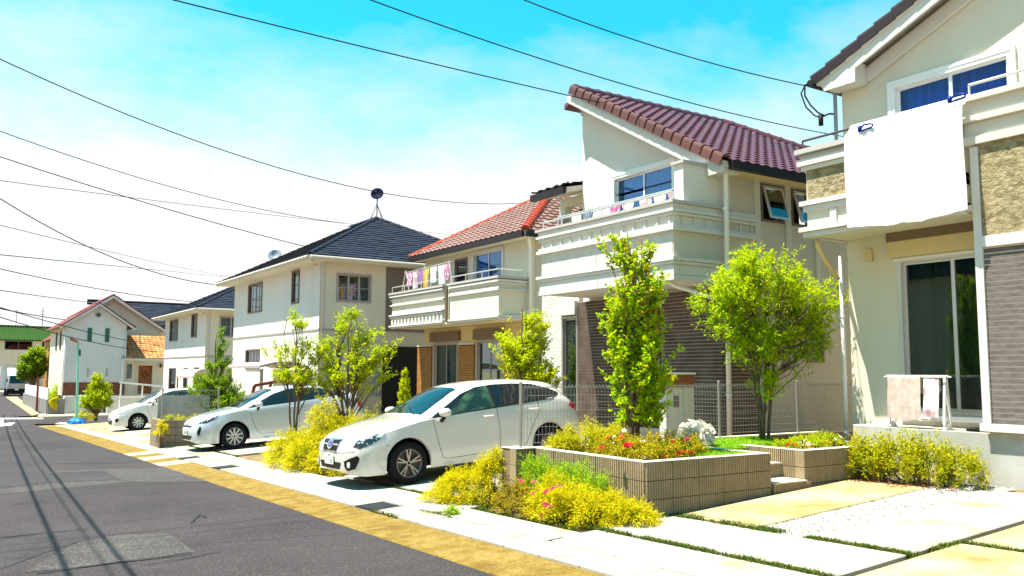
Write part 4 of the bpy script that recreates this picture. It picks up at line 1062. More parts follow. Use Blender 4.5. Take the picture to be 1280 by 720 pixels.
# porch of the next house: dark slab painted as its shaded opening and folded parasol
# ================================================================== pair of white houses with slate hip roofs
def slatehouse(label, X0, Y0, Y1, depth, zg, zbelt, zeave, ov, s, win_f, win_s, dish, grey, front_low):
    h = thing('house', label, 'house', (X0, (Y0 + Y1) / 2, zg))
    F = Fr('X', X0); S = Fr('Y', Y0)
    zt = zeave + .05
    hu = [q[:4] for q in win_f if q[2] > zbelt]; hl = [q[:4] for q in win_f if q[2] < zbelt]
    mb = MB(); wallmesh(mb, F, Y0, Y1, zbelt + .06, zt, hu); mb.box(X0 + .19, X0 + depth, Y1 - .18, Y1 - .001, zg, zt); part(mb, 'upper_wall', grey, h)
    mb = MB(); wallmesh(mb, F, Y0, Y1, zg - .3, zbelt, hl); part(mb, 'lower_wall', 'stucco_white', h)
    F_ = MB(); F.box(F_, Y0 - .02, Y1 + .02, zbelt, zbelt + .06, -.05, .025); S.box(F_, X0 + .06, X0 + depth, zbelt, zbelt + .06, -.05, .025); part(F_, 'belt_course', 'frame_mauve', h)
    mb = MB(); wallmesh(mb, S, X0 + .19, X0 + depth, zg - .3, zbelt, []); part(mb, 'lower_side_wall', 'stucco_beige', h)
    mb = MB(); wallmesh(mb, S, X0 + .19, X0 + depth, zbelt + .06, zt, [q[:4] for q in win_s]); part(mb, 'side_wall', 'stucco_cream', h)
    for q in win_f:
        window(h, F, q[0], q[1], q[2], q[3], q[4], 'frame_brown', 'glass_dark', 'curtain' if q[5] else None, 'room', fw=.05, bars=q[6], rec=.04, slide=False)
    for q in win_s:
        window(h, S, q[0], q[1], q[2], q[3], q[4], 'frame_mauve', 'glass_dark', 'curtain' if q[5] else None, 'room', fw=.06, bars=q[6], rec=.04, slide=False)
    x0, x1, y0, y1 = X0 - ov, X0 + depth + ov, Y0 - ov, Y1 + ov
    d = (x1 - x0) / 2; zr = zeave + d * s; xm = x0 + d
    P = [(x0, y0, zeave), (x0, y1, zeave), (x1, y1, zeave), (x1, y0, zeave)]; ra, rb = (xm, y0 + d, zr), (xm, y1 - d, zr)
    if ra[1] > rb[1]: m_ = (ra[1] + rb[1]) / 2; ra = (xm, m_ - .1, zr); rb = (xm, m_ + .1, zr)
    rf = part(slopeslab(MB(), [P[0], ra, rb, P[1]], .06), 'roof', 'roof_slate', h)
    sn = (zr - zeave) / (ra[1] - y0)
    slopeslab(mb := MB(), [P[0], P[3], ra], .06); part(mb, 'roof_deck', 'roof_slate', rf)
    slopeslab(mb := MB(), [P[1], rb, P[2]], .06); part(mb, 'roof_deck', 'roof_slate', rf)
    slopeslab(mb := MB(), [P[3], P[2], rb, ra], .06); part(mb, 'roof_deck', 'roof_slate', rf)
    tilefield(rf, 'roof_slates', 'roof_slate', [P[0], P[1], rb, ra], (0, 1, 0), Vector((1, 0, s)).normalized(), Vector((-s, 0, 1)).normalized(), .34, .24, 'flat', lip=.035, jit=.012)
    tilefield(rf, 'roof_slates', 'roof_slate', [P[3], P[0], ra], (-1, 0, 0), Vector((0, 1, sn)).normalized(), Vector((0, -sn, 1)).normalized(), .34, .24, 'flat', lip=.035, jit=.012)
    ridgecaps(rf, P[0], ra, 'roof_slate', 'hip_tile', r=.07, ln=.35, lift=.05); ridgecaps(rf, ra, rb, 'roof_slate', 'ridge_tile', r=.08, ln=.35, lift=.05); ridgecaps(rf, P[3], ra, 'roof_slate', 'hip_tile', r=.07, ln=.35, lift=.05)
    mb = MB()
    mb.box(x0 - .03, x0 + .02, y0, y1, zeave - .18, zeave - .03); mb.box(x0 + .021, x1, y0 - .03, y0 + .02, zeave - .18, zeave - .03)
    part(mb, 'fascia', 'trim_cream', rf)
    mb = MB(); mb.box(x0 + .021, X0 - .001, y0 + .021, y1, zeave - .16, zeave - .10); mb.box(X0, x1, y0 + .022, Y0 - .001, zeave - .16, zeave - .10); part(mb, 'soffit', 'stucco_cream', rf)
    mb = MB(); mb.tube([(x0 - .07, y0, zeave - .08), (x0 - .07, y1, zeave - .08)], .05, 8); mb.tube([(x0, y0 - .07, zeave - .08), (x1, y0 - .07, zeave - .08)], .05, 8); part(mb, 'roof_gutter', 'trim_cream', rf)
    pipe(h, [(x0 + .15, y0 + .1, zeave - .2), (x0 + .3, Y0 - .07, zeave - .28), (X0 + .06, Y0 - .07, zeave - .34), (X0 + .06, Y0 - .07, zg)], .04, 'trim_cream')
    return h, ra, rb, rf
h4, ra4, rb4, rf4 = slatehouse('large white house with slate hip roof, blue satellite dish on its ridge', 10.8, 28.5, 39.0, 7.6, G(10.8, 32), 2.96, 5.50, .62, .52,
    [(34.95, 36.85, 3.96, 5.20, 2, False, (1, 1)), (30.55, 31.35, 4.03, 5.28, 1, False, (0, 0)), (35.05, 36.95, 1.62, 2.45, 2, False, (1, 0))],
    [(11.40, 12.72, 3.97, 5.0, 3, True, (0, 1))], True, 'stucco_grey', 0)
h5, ra5, rb5, rf5 = slatehouse('smaller white house with slate hip roof beyond the dished one', 11.4, 46.3, 56.2, 7.0, G(11.4, 50), 2.28, 4.80, .6, .50,
    [(52.7, 54.8, 3.28, 4.55, 2, False, (1, 1)), (48.2, 49.4, 3.35, 4.65, 1, False, (0, 0)), (52.8, 54.5, .40, 1.70, 1, False, (1, 0)), (49.9, 50.8, .45, 1.70, 1, False, (0, 0)), (47.4, 48.4, .45, 1.73, 1, False, (0, 0))],
    [(12.08, 13.3, 3.3, 4.42, 2, True, (0, 1))], False, 'stucco_grey', 0)
# dark recess wall and canopy of the large slate house
mb = MB(); Fr('Y', 28.5).box(mb, 13.3, 14.9, 3.0, 5.32, -.02, .03); rc = part(mb, 'dark_panel', 'frame_brown', h4)
mb = MB(); Fr('Y', 28.5).box(mb, 14.2, 14.9, 4.2, 5.1, .0301, .06); part(mb, 'window', 'glass_dark', rc)
mb = MB(); Fr('Y', 28.5).box(mb, 13.2, 15.4, -.3, 2.45, .0, .04); part(mb, 'porch_shade_slab', 'room', h4)  # solid slab, its dark colour stands for the shade inside the porch
# porch canopy with a curved top
mb = MB(); pr = [(9.0 + 1.75 * t, 2.05 + .28 * math.sin(math.pi * (.15 + .7 * t))) for t in [i / 10 for i in range(11)]]
mb.prism([(x, 29.2, z - .45) for x, z in pr] + [(x, 29.2, z - .52) for x, z in reversed(pr)], (0, 4.2, 0)); part(mb, 'canopy', 'frame_mauve', h4)
for yy in (29.3, 33.2):
    mb = MB(); mb.box(9.05, 9.15, yy - .05, yy + .05, G(9, 32) - .1, 1.62); part(mb, 'canopy_post', 'frame_mauve', h4)
# small carport with a rounded roof before the next house
cp = thing('carport', 'small carport with rounded dark roof before the smaller slate house', 'carport', (10.1, 42, G(10, 42)))
mb = MB(); pr = [(9.6 + .95 * t, 1.28 + .34 * math.sin(math.pi * t) ** .6) for t in [i / 12 for i in range(13)]]
mb.prism([(x, 40.95, z) for x, z in pr] + [(x, 40.95, z - .07) for x, z in reversed(pr)], (0, 3.5, 0)); part(mb, 'roof', 'frame_mauve', cp)
for x in (9.63, 10.5):
    for yy in (41.0, 44.3):
        mb = MB(); mb.box(x, x + .06, yy, yy + .06, G(10, 42) - .1, 1.27); part(mb, 'post', 'frame_brown', cp)
# satellite dishes
def dish(name, base, c, r, m, label, legs):
    t = thing(name, label, 'satellite dish', base)
    mb = MB(); c = Vector(c); ax = Vector((-.55, -.75, .35)).normalized(); sd_ = ax.cross(Vector((0, 0, 1))).normalized(); o = sd_.cross(ax)
    n = 20; prof = [(0, .10), (.35, .085), (.7, .045), (1.0, 0), (1.0, -.012), (.7, .033), (.35, .073), (0.0, .088)]
    for (rr, d) in prof:
        for j in range(n):
            a = 2 * math.pi * j / n; mb.v.append(tuple(c - ax * d + (sd_ * math.cos(a) + o * math.sin(a)) * rr * r))
    for i in range(len(prof) - 1):
        for j in range(n): j2 = (j + 1) % n; mb.f.append((i * n + j, i * n + j2, (i + 1) * n + j2, (i + 1) * n + j))
    part(mb, 'reflector', m, t, smooth=True)
    mb = MB(); mb.tube([c - o * r * .9, c + ax * r * .75 - o * r * .25], .012, 6); e = c + ax * r * .75 - o * r * .2
    mb.tube([e - ax * .06, e + ax * .05], .035, 8); part(mb, 'feed_arm', 'metal_dark', t)
    mb = MB(); mb.tube([base, c - ax * .1], .03, 8)
    if legs:
        for k in range(4):
            a = k * math.pi / 2 + .4; mb.tube([Vector(base) + Vector((.38 * math.cos(a), .38 * math.sin(a), -.12)), Vector(base) + Vector((0, 0, .55))], .02, 6)
    part(mb, 'mast', 'metal_grey', t)
dish('satellite_dish', (ra4[0], ra4[1], ra4[2] + .06), (ra4[0], ra4[1], ra4[2] + 1.05), .27, 'dish_blue', 'dark blue satellite dish on a braced mast at the roof peak', True)
q = onX(343, 318, 12.2)
dish('satellite_dish', (q[0], q[1], q[2] - .42), (q[0], q[1], q[2]), .30, 'dish_grey', 'small grey satellite dish above the front slope of the slate roof', False)
# folded striped parasol in the porch
ps = thing('folded_parasol', 'folded navy striped parasol standing before the dark porch', 'parasol', (12.5, 27.4, G(12.5, 27.4)))
mb = MB(); mb.tube([(12.5, 27.4, G(12.5, 27.4)), (12.5, 27.4, 2.45)], .02, 8); part(mb, 'pole', 'metal_grey', ps)
mb = MB(); mb.lathe([(0.01, 2.42), (.06, 2.2), (.10, 1.7), (.15, 1.1), (.17, .75), (.12, .7)], (12.5, 27.4, 0), 'Z', 12); part(mb, 'canopy', 'cloth_navy', ps, smooth=True)

# ================================================================== far gabled house with brick base
h6 = thing('house', 'cream gabled house with brick base and diamond windows past the crossing', 'house', (8.5, 63, -1.2))
S6 = Fr('Y', 62.6); X6 = Fr('X', 6.62)
H = [(7.86, 8.18, 1.02, 1.76), (8.98, 9.30, 1.02, 1.76), (7.88, 8.14, 3.42, 4.32), (8.94, 9.2, 3.40, 4.33)]
mb = MB(); wallmesh(mb, S6, 6.62, 10.25, .76, 4.55, H); mb.prism([(6.62, 62.6, 4.55), (10.25, 62.6, 4.55), (8.50, 62.6, 5.80)], (0, .2, 0)); part(mb, 'wall', 'stucco_grey', h6)
mb = MB(); wallmesh(mb, X6, 62.81, 72, -.1, 4.55, [(65, 65.8, 2.9, 4.2), (67.5, 68.3, 2.9, 4.2)]); part(mb, 'front_wall', 'stucco_cream', h6)
for u in (65, 67.5): window(h6, X6, u, u + .8, 2.9, 4.2, 1, 'frame_brown', 'glass_dark', None, 'room', slide=False)
mb = MB(); S6.box(mb, 6.6, 10.28, -.08, .755, -.2, .03); bb = part(mb, 'brick_base', 'joint_brown', h6)
mb = MB()
for i in range(10):
    for j in range(17):
        u = 6.6 + j * .22 + (i % 2) * .11
        if u + .2 < 10.29: S6.box(mb, u, u + .205, -.07 + i * .082, -.07 + i * .082 + .07, .0305, .045)
part(mb, 'bricks', 'brick_red', bb, kind='stuff')
for q in H[:2]:
    wdw = window(h6, S6, q[0], q[1], q[2], q[3], 1, 'alu_white', 'glass_dark', None, 'room', fw=.03, slide=False)
    mb = MB()
    for k in range(-4, 8):
        a = q[2] + k * .15
        for sg in (1, -1):
            pts = []
            for t in range(13):
                u = q[0] + .32 * t / 12; v = a + sg * .32 * t / 12 * 1.6 + (0 if sg > 0 else .5)
                if q[2] + .02 < v < q[3] - .02: pts.append((u, 62.57, v))
            if len(pts) > 1: mb.tube([pts[0], pts[-1]], .012, 4)
    part(mb, 'lattice', 'alu_white', wdw)
for q in H[2:]:
    mb = MB(); S6.box(mb, q[0], q[1], q[2], q[3], -.15, .03)
    for k in range(8): S6.box(mb, q[0] + .03, q[1] - .03, q[2] + .06 + k * .1, q[2] + .1 + k * .1, .03, .045)
    part(mb, 'shutter', 'shutter_teal', h6)
mb = MB(); c6 = Vector((8.47, 62.57, 5.15))
for a in range(0, 180, 36): 
    d = Vector((math.cos(R(a + 18)), 0, math.sin(R(a + 18)))) * .22; mb.tube([c6 - d * .5, c6 + d], .02, 5)
part(mb, 'wall_ornament', 'metal_dark', h6)
rf6 = part(slopeslab(MB(), [(6.2, 62.2, 4.42), (6.2, 72, 4.42), (8.5, 72, 6.0), (8.5, 62.2, 6.0)], .10), 'roof', 'roof_brown', h6)
slopeslab(mb := MB(), [(8.501, 62.2, 6.0), (8.501, 72, 6.0), (10.75, 72, 4.46), (10.75, 62.2, 4.46)], .1); part(mb, 'roof_slope', 'roof_brown', rf6)
mb = MB(); mb.prism([(6.2, 62.19, 4.33), (6.2, 62.19, 4.19), (8.5, 62.19, 5.77), (10.72, 62.19, 4.22), (10.72, 62.19, 4.36), (8.5, 62.19, 5.92)], (0, .05, 0)); part(mb, 'bargeboard', 'trim_white', rf6)
# taller rear gable
S7 = Fr('Y', 66.0)
mb = MB(); mb.prism([(8.2, 66, 0), (13.1, 66, 0), (13.1, 66, 4.55), (9.8, 66, 6.70), (8.2, 66, 5.7)], (0, 6, 0)); part(mb, 'rear_gable', 'stucco_beige', h6)
mb = MB(); slopeslab(mb, [(9.8, 65.6, 6.88), (9.8, 72, 6.88), (13.4, 72, 4.52), (13.4, 65.6, 4.52)], .12); slopeslab(mb, [(9.79, 65.6, 6.88), (7.6, 65.6, 5.45), (7.6, 72, 5.45), (9.79, 72, 6.88)], .12); part(mb, 'rear_roof', 'roof_brown', h6)
mb = MB(); mb.prism([(9.8, 65.55, 6.76), (13.35, 65.55, 4.42), (13.35, 65.55, 4.24), (9.8, 65.55, 6.56)], (0, .05, 0)); mb.prism([(9.79, 65.55, 6.76), (9.79, 65.55, 6.56), (7.6, 65.55, 5.13), (7.6, 65.55, 5.33)], (0, .05, 0)); part(mb, 'rear_bargeboard', 'trim_white', h6)
# entrance with orange tiled porch roof
mb = MB(); wallmesh(mb, Fr('Y', 63.6), 10.25, 13.2, -.1, 2.5, [(11.28, 12.17, -.05, 1.88)]); part(mb, 'porch_wall', 'stucco_cream', h6)
mb = MB(); mb.box(11.28, 12.17, 63.7, 63.76, -.05, 1.88); dr = part(mb, 'door', 'wood_door', h6); mb = MB()
mb.tube([(11.72 + .16 * math.cos(a), 63.68, 1.25 + .16 * math.sin(a)) for a in [i * math.pi / 8 for i in range(17)]], .03, 6); part(mb, 'wreath', 'wood_dark', dr)
pa, pb = (10.05, 62.5, 2.36), (13.3, 62.5, 2.36)
rp = part(slopeslab(MB(), [pa, pb, (13.3, 65.0, 3.95), (10.3, 65.0, 3.95)], .1), 'porch_roof', 'trim_white', h6)
sp_ = 1.59 / 2.5
tilefield(rp, 'roof_tiles', 'roof_orange', [pa, pb, (13.3, 65.0, 3.95), (10.3, 65.0, 3.95)], (1, 0, 0), Vector((0, 1, sp_)).normalized(), Vector((0, -sp_, 1)).normalized(), .27, .26, 'wave', lip=.045)
mb = MB(); mb.box(10.0, 13.3, 62.42, 62.49, 2.2, 2.33); part(mb, 'porch_beam', 'trim_white', rp)
mb = MB(); mb.box(10.27, 10.9, 63.0, 63.59, -.1, 2.2); part(mb, 'niche_wall', 'stucco_cream', h6)
mb = MB(); Fr('Y', 63.0).box(mb, 10.45, 10.75, 1.0, 1.95, 0.0, .03); ar = part(mb, 'arched_window', 'glass_dark', h6)
mb = MB(); mb.tube([(12.7, 63.5, 1.75), (12.7, 63.5, 2.0)], .08, 8); part(mb, 'wall_lamp', 'metal_dark', h6)
pipe(h6, [(10.22, 62.53, 4.2), (10.22, 62.53, 2.3), (10.05, 62.4, 2.2), (10.05, 62.4, -.2)], .04)
pipe(h6, [(6.55, 62.5, 4.2), (6.55, 62.5, -.2)], .04)
# retaining wall with railings in front of it
rw = thing('garden_wall', 'long pale grey garden wall below the gabled house, dark stone end', 'wall', (8.5, 61, -1.22))
mb = MB(); mb.box(6.62, 8.9, 61.6, 62.4, -1.3, -.10); mb.box(8.9, 14.5, 60.3, 60.5, -1.3, -.10); part(mb, 'wall', 'stucco_grey', rw)
mb = MB(); mb.box(5.65, 6.6, 61.0, 61.3, -1.3, -.25); mb.box(5.6, 5.8, 61.31, 80, -1.3, -.3); part(mb, 'stone_end', 'concrete_dark', rw)
mb = MB()
for i in range(32): mb.box(5.64, 5.70, 61.4 + i * .55, 61.4 + i * .55 + .42, -.299, .42)
mb.box(5.66, 5.69, 61.4, 79, .30, .38); part(mb, 'railing', 'alu_white', rw)
mb = MB()
for u in (9.7, 11.0, 12.2, 13.4): mb.box(u - .04, u + .04, 60.36, 60.44, -.1, .7 - .08 * (u - 9.7))
mb.prism([(9.6, 60.36, .72), (13.6, 60.36, .30), (13.6, 60.36, .42), (9.6, 60.36, .84)], (0, .08, 0)); part(mb, 'handrail', 'alu_white', rw)
mb = MB(); mb.box(5.42, 5.55, 66.2, 66.35, -1.25, 1.1)
solo(mb, 'sign_post', 'wood_red', 'dark red upright sign board beside the far kerb', 'sign', (5.5, 66.3, -1.22))
mb = MB()
for k in range(14):
    a = k * .45; mb.tube([(5.95, 60.95, -.2), (5.95 + .22 * math.cos(a), 60.9 - .1 * abs(math.sin(a)), -.1 - .04 * k), (5.95 + .3 * math.cos(a) * .6, 60.88, -.35 - .05 * k)], [.03, .06, .02], 5)
solo(mb, 'hanging_plant', 'leaf_gold', 'yellow flowering plant trailing over the dark stone wall end', 'plant', (5.95, 60.95, -.9), smooth=True)
pv = MB(); pv.hexa([(4.9, 58.4, -1.3), (14, 58.4, -1.3), (14, 60.2, -1.3), (5.3, 62, -1.3), (4.9, 58.4, -1.19), (14, 58.4, -1.19), (14, 60.2, -1.19), (5.3, 62, -1.19)]); struct(pv, 'far_pavement', 'gutter_pale')
pv = MB(); pv.hexa([(4.75, 60, -1.3), (5.29, 62, -1.3), (6.6, 102, -1.3), (5.6, 102, -1.3), (4.75, 60, -1.185), (5.29, 62, -1.185), (6.6, 102, -1.185), (5.6, 102, -1.185)]); struct(pv, 'far_kerb', 'slab_tan')
# dark roofed house further back
h8 = thing('house', 'house with broad dark blue roof rising behind the gabled house', 'house', (16, 80, -1.2))
mb = MB(); mb.box(10.5, 30, 78, 88, -1.2, 5.4); part(mb, 'wall', 'stucco_beige', h8)
q0 = onY(115, 378, 76); 
P = [(9.6, 76.5, 5.3), (30, 76.5, 5.3), (30, 82, 7.45), (10.6, 82, 7.45)]
r8 = part(slopeslab(MB(), P, .15), 'roof', 'roof_slate', h8)
tilefield(r8, 'roof_slates', 'roof_slate', P, (1, 0, 0), Vector((0, 5.5, 2.15)).normalized(), Vector((0, -2.15, 5.5)).normalized(), .6, .4, 'flat', lip=.05)
mb = MB(); mb.box(10.2, 30, 82.05, 82.4, 7.2, 7.65); part(mb, 'ridge', 'roof_dark', r8)
# green roofed house at the end of the street
h9 = thing('house', 'pale house with a long green roof at the far end of the street', 'house', (6, 140, -1.22))
z = lambda px, py: onY(px, py, 140)
mb = MB(); wallmesh(mb, Fr('Y', 140), -8, 12.6, -1.22, 5.8, [(7.2, 10.6, 4.35, 5.6), (11.8, 12.5, 4.0, 5.6), (7.6, 10.6, .8, 2.1)]); mb.box(12.4, 12.6, 140.2, 150, -1.2, 5.8); part(mb, 'wall', 'stucco_beige', h9)  # beige kept low to stand in for shade on this wall
for q in ((7.2, 10.6, 4.35, 5.6), (11.8, 12.5, 4.0, 5.6), (7.6, 10.6, .8, 2.1)): window(h9, Fr('Y', 140), q[0], q[1], q[2], q[3], 2, 'frame_brown', 'glass_dark', None, 'room', slide=False)
r9 = part(slopeslab(MB(), [(-9, 139.2, 5.75), (13.1, 139.2, 5.75), (13.9, 145, 7.7), (-9, 145, 8.0)], .15), 'roof', 'roof_green', h9)
mb = MB(); mb.tube([(-9, 145, 8.1), (13.9, 145, 7.8)], .18, 6); part(mb, 'ridge', 'roof_dark', r9)
mb = MB()
for i in range(60): mb.hexa([(-9 + i * .37 + a, yy, zz + b) for b in (0.0, .06) for (a, yy, zz) in ((0, 139.15, 5.76), (.06, 139.15, 5.76), (.06, 145, 7.93), (0, 145, 7.93))])
part(mb, 'roof_rib', 'roof_green', r9)
mb = MB(); mb.tube([(12.2, 146, 7.6), (12.2, 146, 10.8)], .05, 6); mb.tube([(11.9, 146, 9.8), (12.5, 146, 9.8)], .03, 6); mb.tube([(11.95, 146, 10.2), (12.45, 146, 10.2)], .03, 6); part(mb, 'aerial', 'metal_dark', h9)
mb = MB(); mb.tube([(8.8, 146, 7.6), (8.8, 146, 10.3)], .04, 6); mb.tube([(8.4, 146, 10.2), (9.2, 146, 10.2)], .03, 6); part(mb, 'aerial', 'metal_dark', h9)
# brown house between the far tree and the gabled house
h10 = thing('house', 'orange brown house with shuttered upper windows between green roof and gabled house', 'house', (11, 100, -1.2))
mb = MB(); mb.box(9.0, 16, 96, 104, -1.2, 4.6); part(mb, 'wall', 'tile_ochre', h10)
for u in (9.3, 9.9, 10.5):
    mb = MB(); Fr('Y', 96).box(mb, u, u + .35, 2.6, 4.4, 0, .05); part(mb, 'shutter', 'frame_brown', h10)
mb = MB(); mb.prism([(8.6, 95.6, 4.5), (16.2, 95.6, 4.5), (14, 95.6, 6.2), (10.5, 95.6, 6.0)], (0, 8, 0)); part(mb, 'roof', 'roof_brown', h10)
# ================================================================== cars
def lerp_tab(tab, x):
    if x <= tab[0][0]: return tab[0][1]
    for (a, b), (c, d) in zip(tab[:-1], tab[1:]):
        if x <= c: return b + (d - b) * (x - a) / (c - a)
    return tab[-1][1]
def smooth_tab(tab, x):      # monotone-ish cubic through the table
    xs = [t[0] for t in tab]
    if x <= xs[0]: return tab[0][1]
    if x >= xs[-1]: return tab[-1][1]
    i = max(j for j in range(len(xs) - 1) if xs[j] <= x)
    def m(k):
        if k == 0: return (tab[1][1] - tab[0][1]) / (xs[1] - xs[0])
        if k == len(xs) - 1: return (tab[-1][1] - tab[-2][1]) / (xs[-1] - xs[-2])
        a = (tab[k][1] - tab[k - 1][1]) / (xs[k] - xs[k - 1]); b = (tab[k + 1][1] - tab[k][1]) / (xs[k + 1] - xs[k])
        return 0 if a * b <= 0 else 2 * a * b / (a + b)
    h = xs[i + 1] - xs[i]; t = (x - xs[i]) / h
    return ((1 + 2 * t) * (1 - t) ** 2 * tab[i][1] + t * (1 - t) ** 2 * h * m(i) + t * t * (3 - 2 * t) * tab[i + 1][1] + t * t * (t - 1) * h * m(i + 1))
def car(spec, loc, rot, label, paint):
    t = thing('parked_car', label, 'car', loc, 'parked cars', rot)
    L_, wf, wr, rad = spec['L'], spec['wf'], spec['wr'], spec['rad']
    RA = rad + .055
    T = {k: (lambda x, k=k: smooth_tab(spec[k], x)) for k in ('top', 'belt', 'rail', 'yb', 'ym', 'yr')}
    def zlow(x):
        z = smooth_tab(spec['low'], x)
        for c in (wf, wr):
            d = abs(x - c)
            if d < RA: z = max(z, rad + math.sqrt(RA * RA - d * d))
        return z
    xs = sorted(set([round(v, 4) for v in list(np.linspace(0, .30, 12)) + list(np.linspace(.30, L_ - .3, 92)) + list(np.linspace(L_ - .3, L_, 12)) +
                     [c + s * RA * math.cos(a) for c in (wf, wr) for s in (-1, 1) for a in np.linspace(0.02, 1.55, 9)] + [c + s * (RA + .004) for c in (wf, wr) for s in (-1, 1)]]))
    def section(x):
        ym, yb, yr, zb_, zr, zt, zl = T['ym'](x), T['yb'](x), T['yr'](x), T['belt'](x), T['rail'](x), T['top'](x), zlow(x)
        zm = min(.60, zb_ - .12)
        pts = [(ym - .05, zl)]
        zs = [zl + (zb_ - zl) * f for f in (.06, .2, .4, .6, .78, .9, 1.0)]
        zl0 = smooth_tab(spec['low'], x)
        for z in zs:
            f = (z - zl0) / max(.05, (zb_ - zl0))
            # tumblehome: bulges at mid height, pulls in to the shoulder; a crease along the doors
            yy = ym - .045 * max(0, .25 - f) / .25 - (ym - yb) * max(0, (f - .62) / .38) ** 1.6 - .012 * math.sin(math.pi * min(1, max(0, (f - .28) / .34)))
            pts.append((yy, z))
        pts += [(yb - (yb - yr) * .12 - .006, zb_ + (zr - zb_) * .16), (yb - (yb - yr) * .5, zb_ + (zr - zb_) * .56), (yr, zr), (yr - .06, zr + (zt - zr) * .42), (yr * .72, zr + (zt - zr) * .78), (yr * .4, zr + (zt - zr) * .95), (0, zt)]
        return pts
    V = []; Fc = []
    secs = [section(x) for x in xs]; k = len(secs[0]); full = 2 * k - 1
    for x, s in zip(xs, secs):
        V += [(x, -y, z) for y, z in s] + [(x, y, z) for y, z in reversed(s[:-1])]
    for i in range(len(xs) - 1):
        for j in range(full - 1):
            a = i * full + j; Fc.append((a, a + 1, a + full + 1, a + full))
    Fc.append(tuple(range(full))); Fc.append(tuple(range((len(xs) - 1) * full + full - 1, (len(xs) - 1) * full - 1, -1)))
    mb = MB(); mb.v = V; mb.f = Fc
    body = part(mb, 'body', paint, t, smooth=True, local=True)
    bvh = BVHTree.FromPolygons([Vector(v) for v in V], Fc)
    md = body.modifiers.new('edge', 'EDGE_SPLIT'); md.split_angle = R(42)
    def hit(o, d):
        r = bvh.ray_cast(Vector(o), Vector(d).normalized())
        return (r[0], r[1]) if r[0] is not None else None
    def decal(poly, view, name, m, par=t, off=.004, nc=12, nr=8, smooth=True):
        """poly in view coordinates laid on to the body; view 'L' near side (x,z), 'F' front (y,z), 'T' top (x,y), 'Q' front quarter, 'B' back"""
        def shoot(a, b):
            if view == 'L': h = hit((a, -3, b), (0, 1, 0))
            elif view == 'R': h = hit((a, 3, b), (0, -1, 0))
            elif view == 'F': h = hit((-3, a, b), (1, 0, 0))
            elif view == 'B': h = hit((L_ + 3, a, b), (-1, 0, 0))
            elif view == 'T': h = hit((a, b, 4), (0, 0, -1))
            elif view == 'W': h = hit((a - 1.2, b, 1.9 + 0), (1.2, 0, 0)) if False else hit((a, b, 4), (0, 0, -1))
            if h is None: return None
            n = h[1]
            d = {'L': (0, -1, 0), 'R': (0, 1, 0), 'F': (-1, 0, 0), 'B': (1, 0, 0), 'T': (0, 0, 1), 'W': (0, 0, 1)}[view]
            if n.dot(Vector(d)) < 0: n = -n
            return h[0] + n * off
        bs = [p[1] for p in poly]; b0, b1 = min(bs), max(bs)
        mb = MB(); rows = []
        for r in range(nr + 1):
            b = b0 + (b1 - b0) * min(max(r / nr, .002), .998); xs_ = []
            for p, q in zip(poly, poly[1:] + poly[:1]):
                if (p[1] - b) * (q[1] - b) <= 0 and abs(p[1] - q[1]) > 1e-9: xs_.append(p[0] + (q[0] - p[0]) * (b - p[1]) / (q[1] - p[1]))
            if len(xs_) < 2: continue
            row = [shoot(min(xs_) + (max(xs_) - min(xs_)) * c / nc, b) for c in range(nc + 1)]
            if any(p is None for p in row): continue
            rows.append(row)
        for row in rows: mb.v += [tuple(p) for p in row]
        for r in range(len(rows) - 1):
            for c in range(nc): a = r * (nc + 1) + c; mb.f.append((a, a + 1, a + nc + 2, a + nc + 1))
        if not mb.f: return None
        return part(mb, name, m, par, smooth=smooth, local=True)
    def seam(pts, view, name='panel_gap', r=.004, m='black_plastic', off=.0):
        q = []
        for (a, b), (c, d) in zip(pts[:-1], pts[1:]):
            for i in range(6):
                u, v = a + (c - a) * i / 6, b + (d - b) * i / 6
                h = hit((u, -3, v), (0, 1, 0)) if view == 'L' else hit((-3, u, v), (1, 0, 0)) if view == 'F' else hit((u, v, 4), (0, 0, -1))
                if h: q.append(h[0])
        if len(q) > 1:
            mb = MB(); mb.tube(q, r, 6); part(mb, name, m, t, local=True)
    spec['detail'](dict(t=t, decal=decal, seam=seam, hit=hit, T=T, zlow=zlow, body=body))
    # wheel wells, floor, wheels
    mb = MB()
    for c in (wf, wr):
        for s in (-1, 1):
            y0, y1 = s * .42, s * (T['ym'](c) - .07)
            n = 16
            for i in range(n):
                a0, a1 = math.pi * i / n, math.pi * (i + 1) / n
                mb.quad((c + RA * math.cos(a0), y0, rad + RA * math.sin(a0)), (c + RA * math.cos(a1), y0, rad + RA * math.sin(a1)), (c + RA * math.cos(a1), y1, rad + RA * math.sin(a1)), (c + RA * math.cos(a0), y1, rad + RA * math.sin(a0)))
            mb.poly([(c + RA * math.cos(math.pi * i / n), y0, rad + RA * math.sin(math.pi * i / n)) for i in range(n + 1)])
    mb.box(.25, L_ - .25, -.66, .66, .22, .30); part(mb, 'underbody', 'rubber', t, local=True)
    wy = T['ym'](wf) - .115
    tw = .10
    def wheel_meshes():
        R0 = rad
        ty = MB(); ty.lathe([(R0 * .66, -tw), (R0 * .80, -tw * 1.08), (R0 * .95, -tw * .95), (R0, -tw * .7), (R0, tw * .7), (R0 * .95, tw * .95), (R0 * .8, tw * 1.05), (R0 * .66, tw)], (0, 0, 0), 'Y', 36)
        rim = MB(); rr = R0 * .68
        rim.lathe([(rr, -tw * .98), (rr * .955, -tw * 1.02), (rr * .93, -tw * .85), (rr * .90, -tw * .3), (rr * .90, tw * .6)], (0, 0, 0), 'Y', 36)
        ns = spec['spokes']; pairs = spec.get('pairs', False)
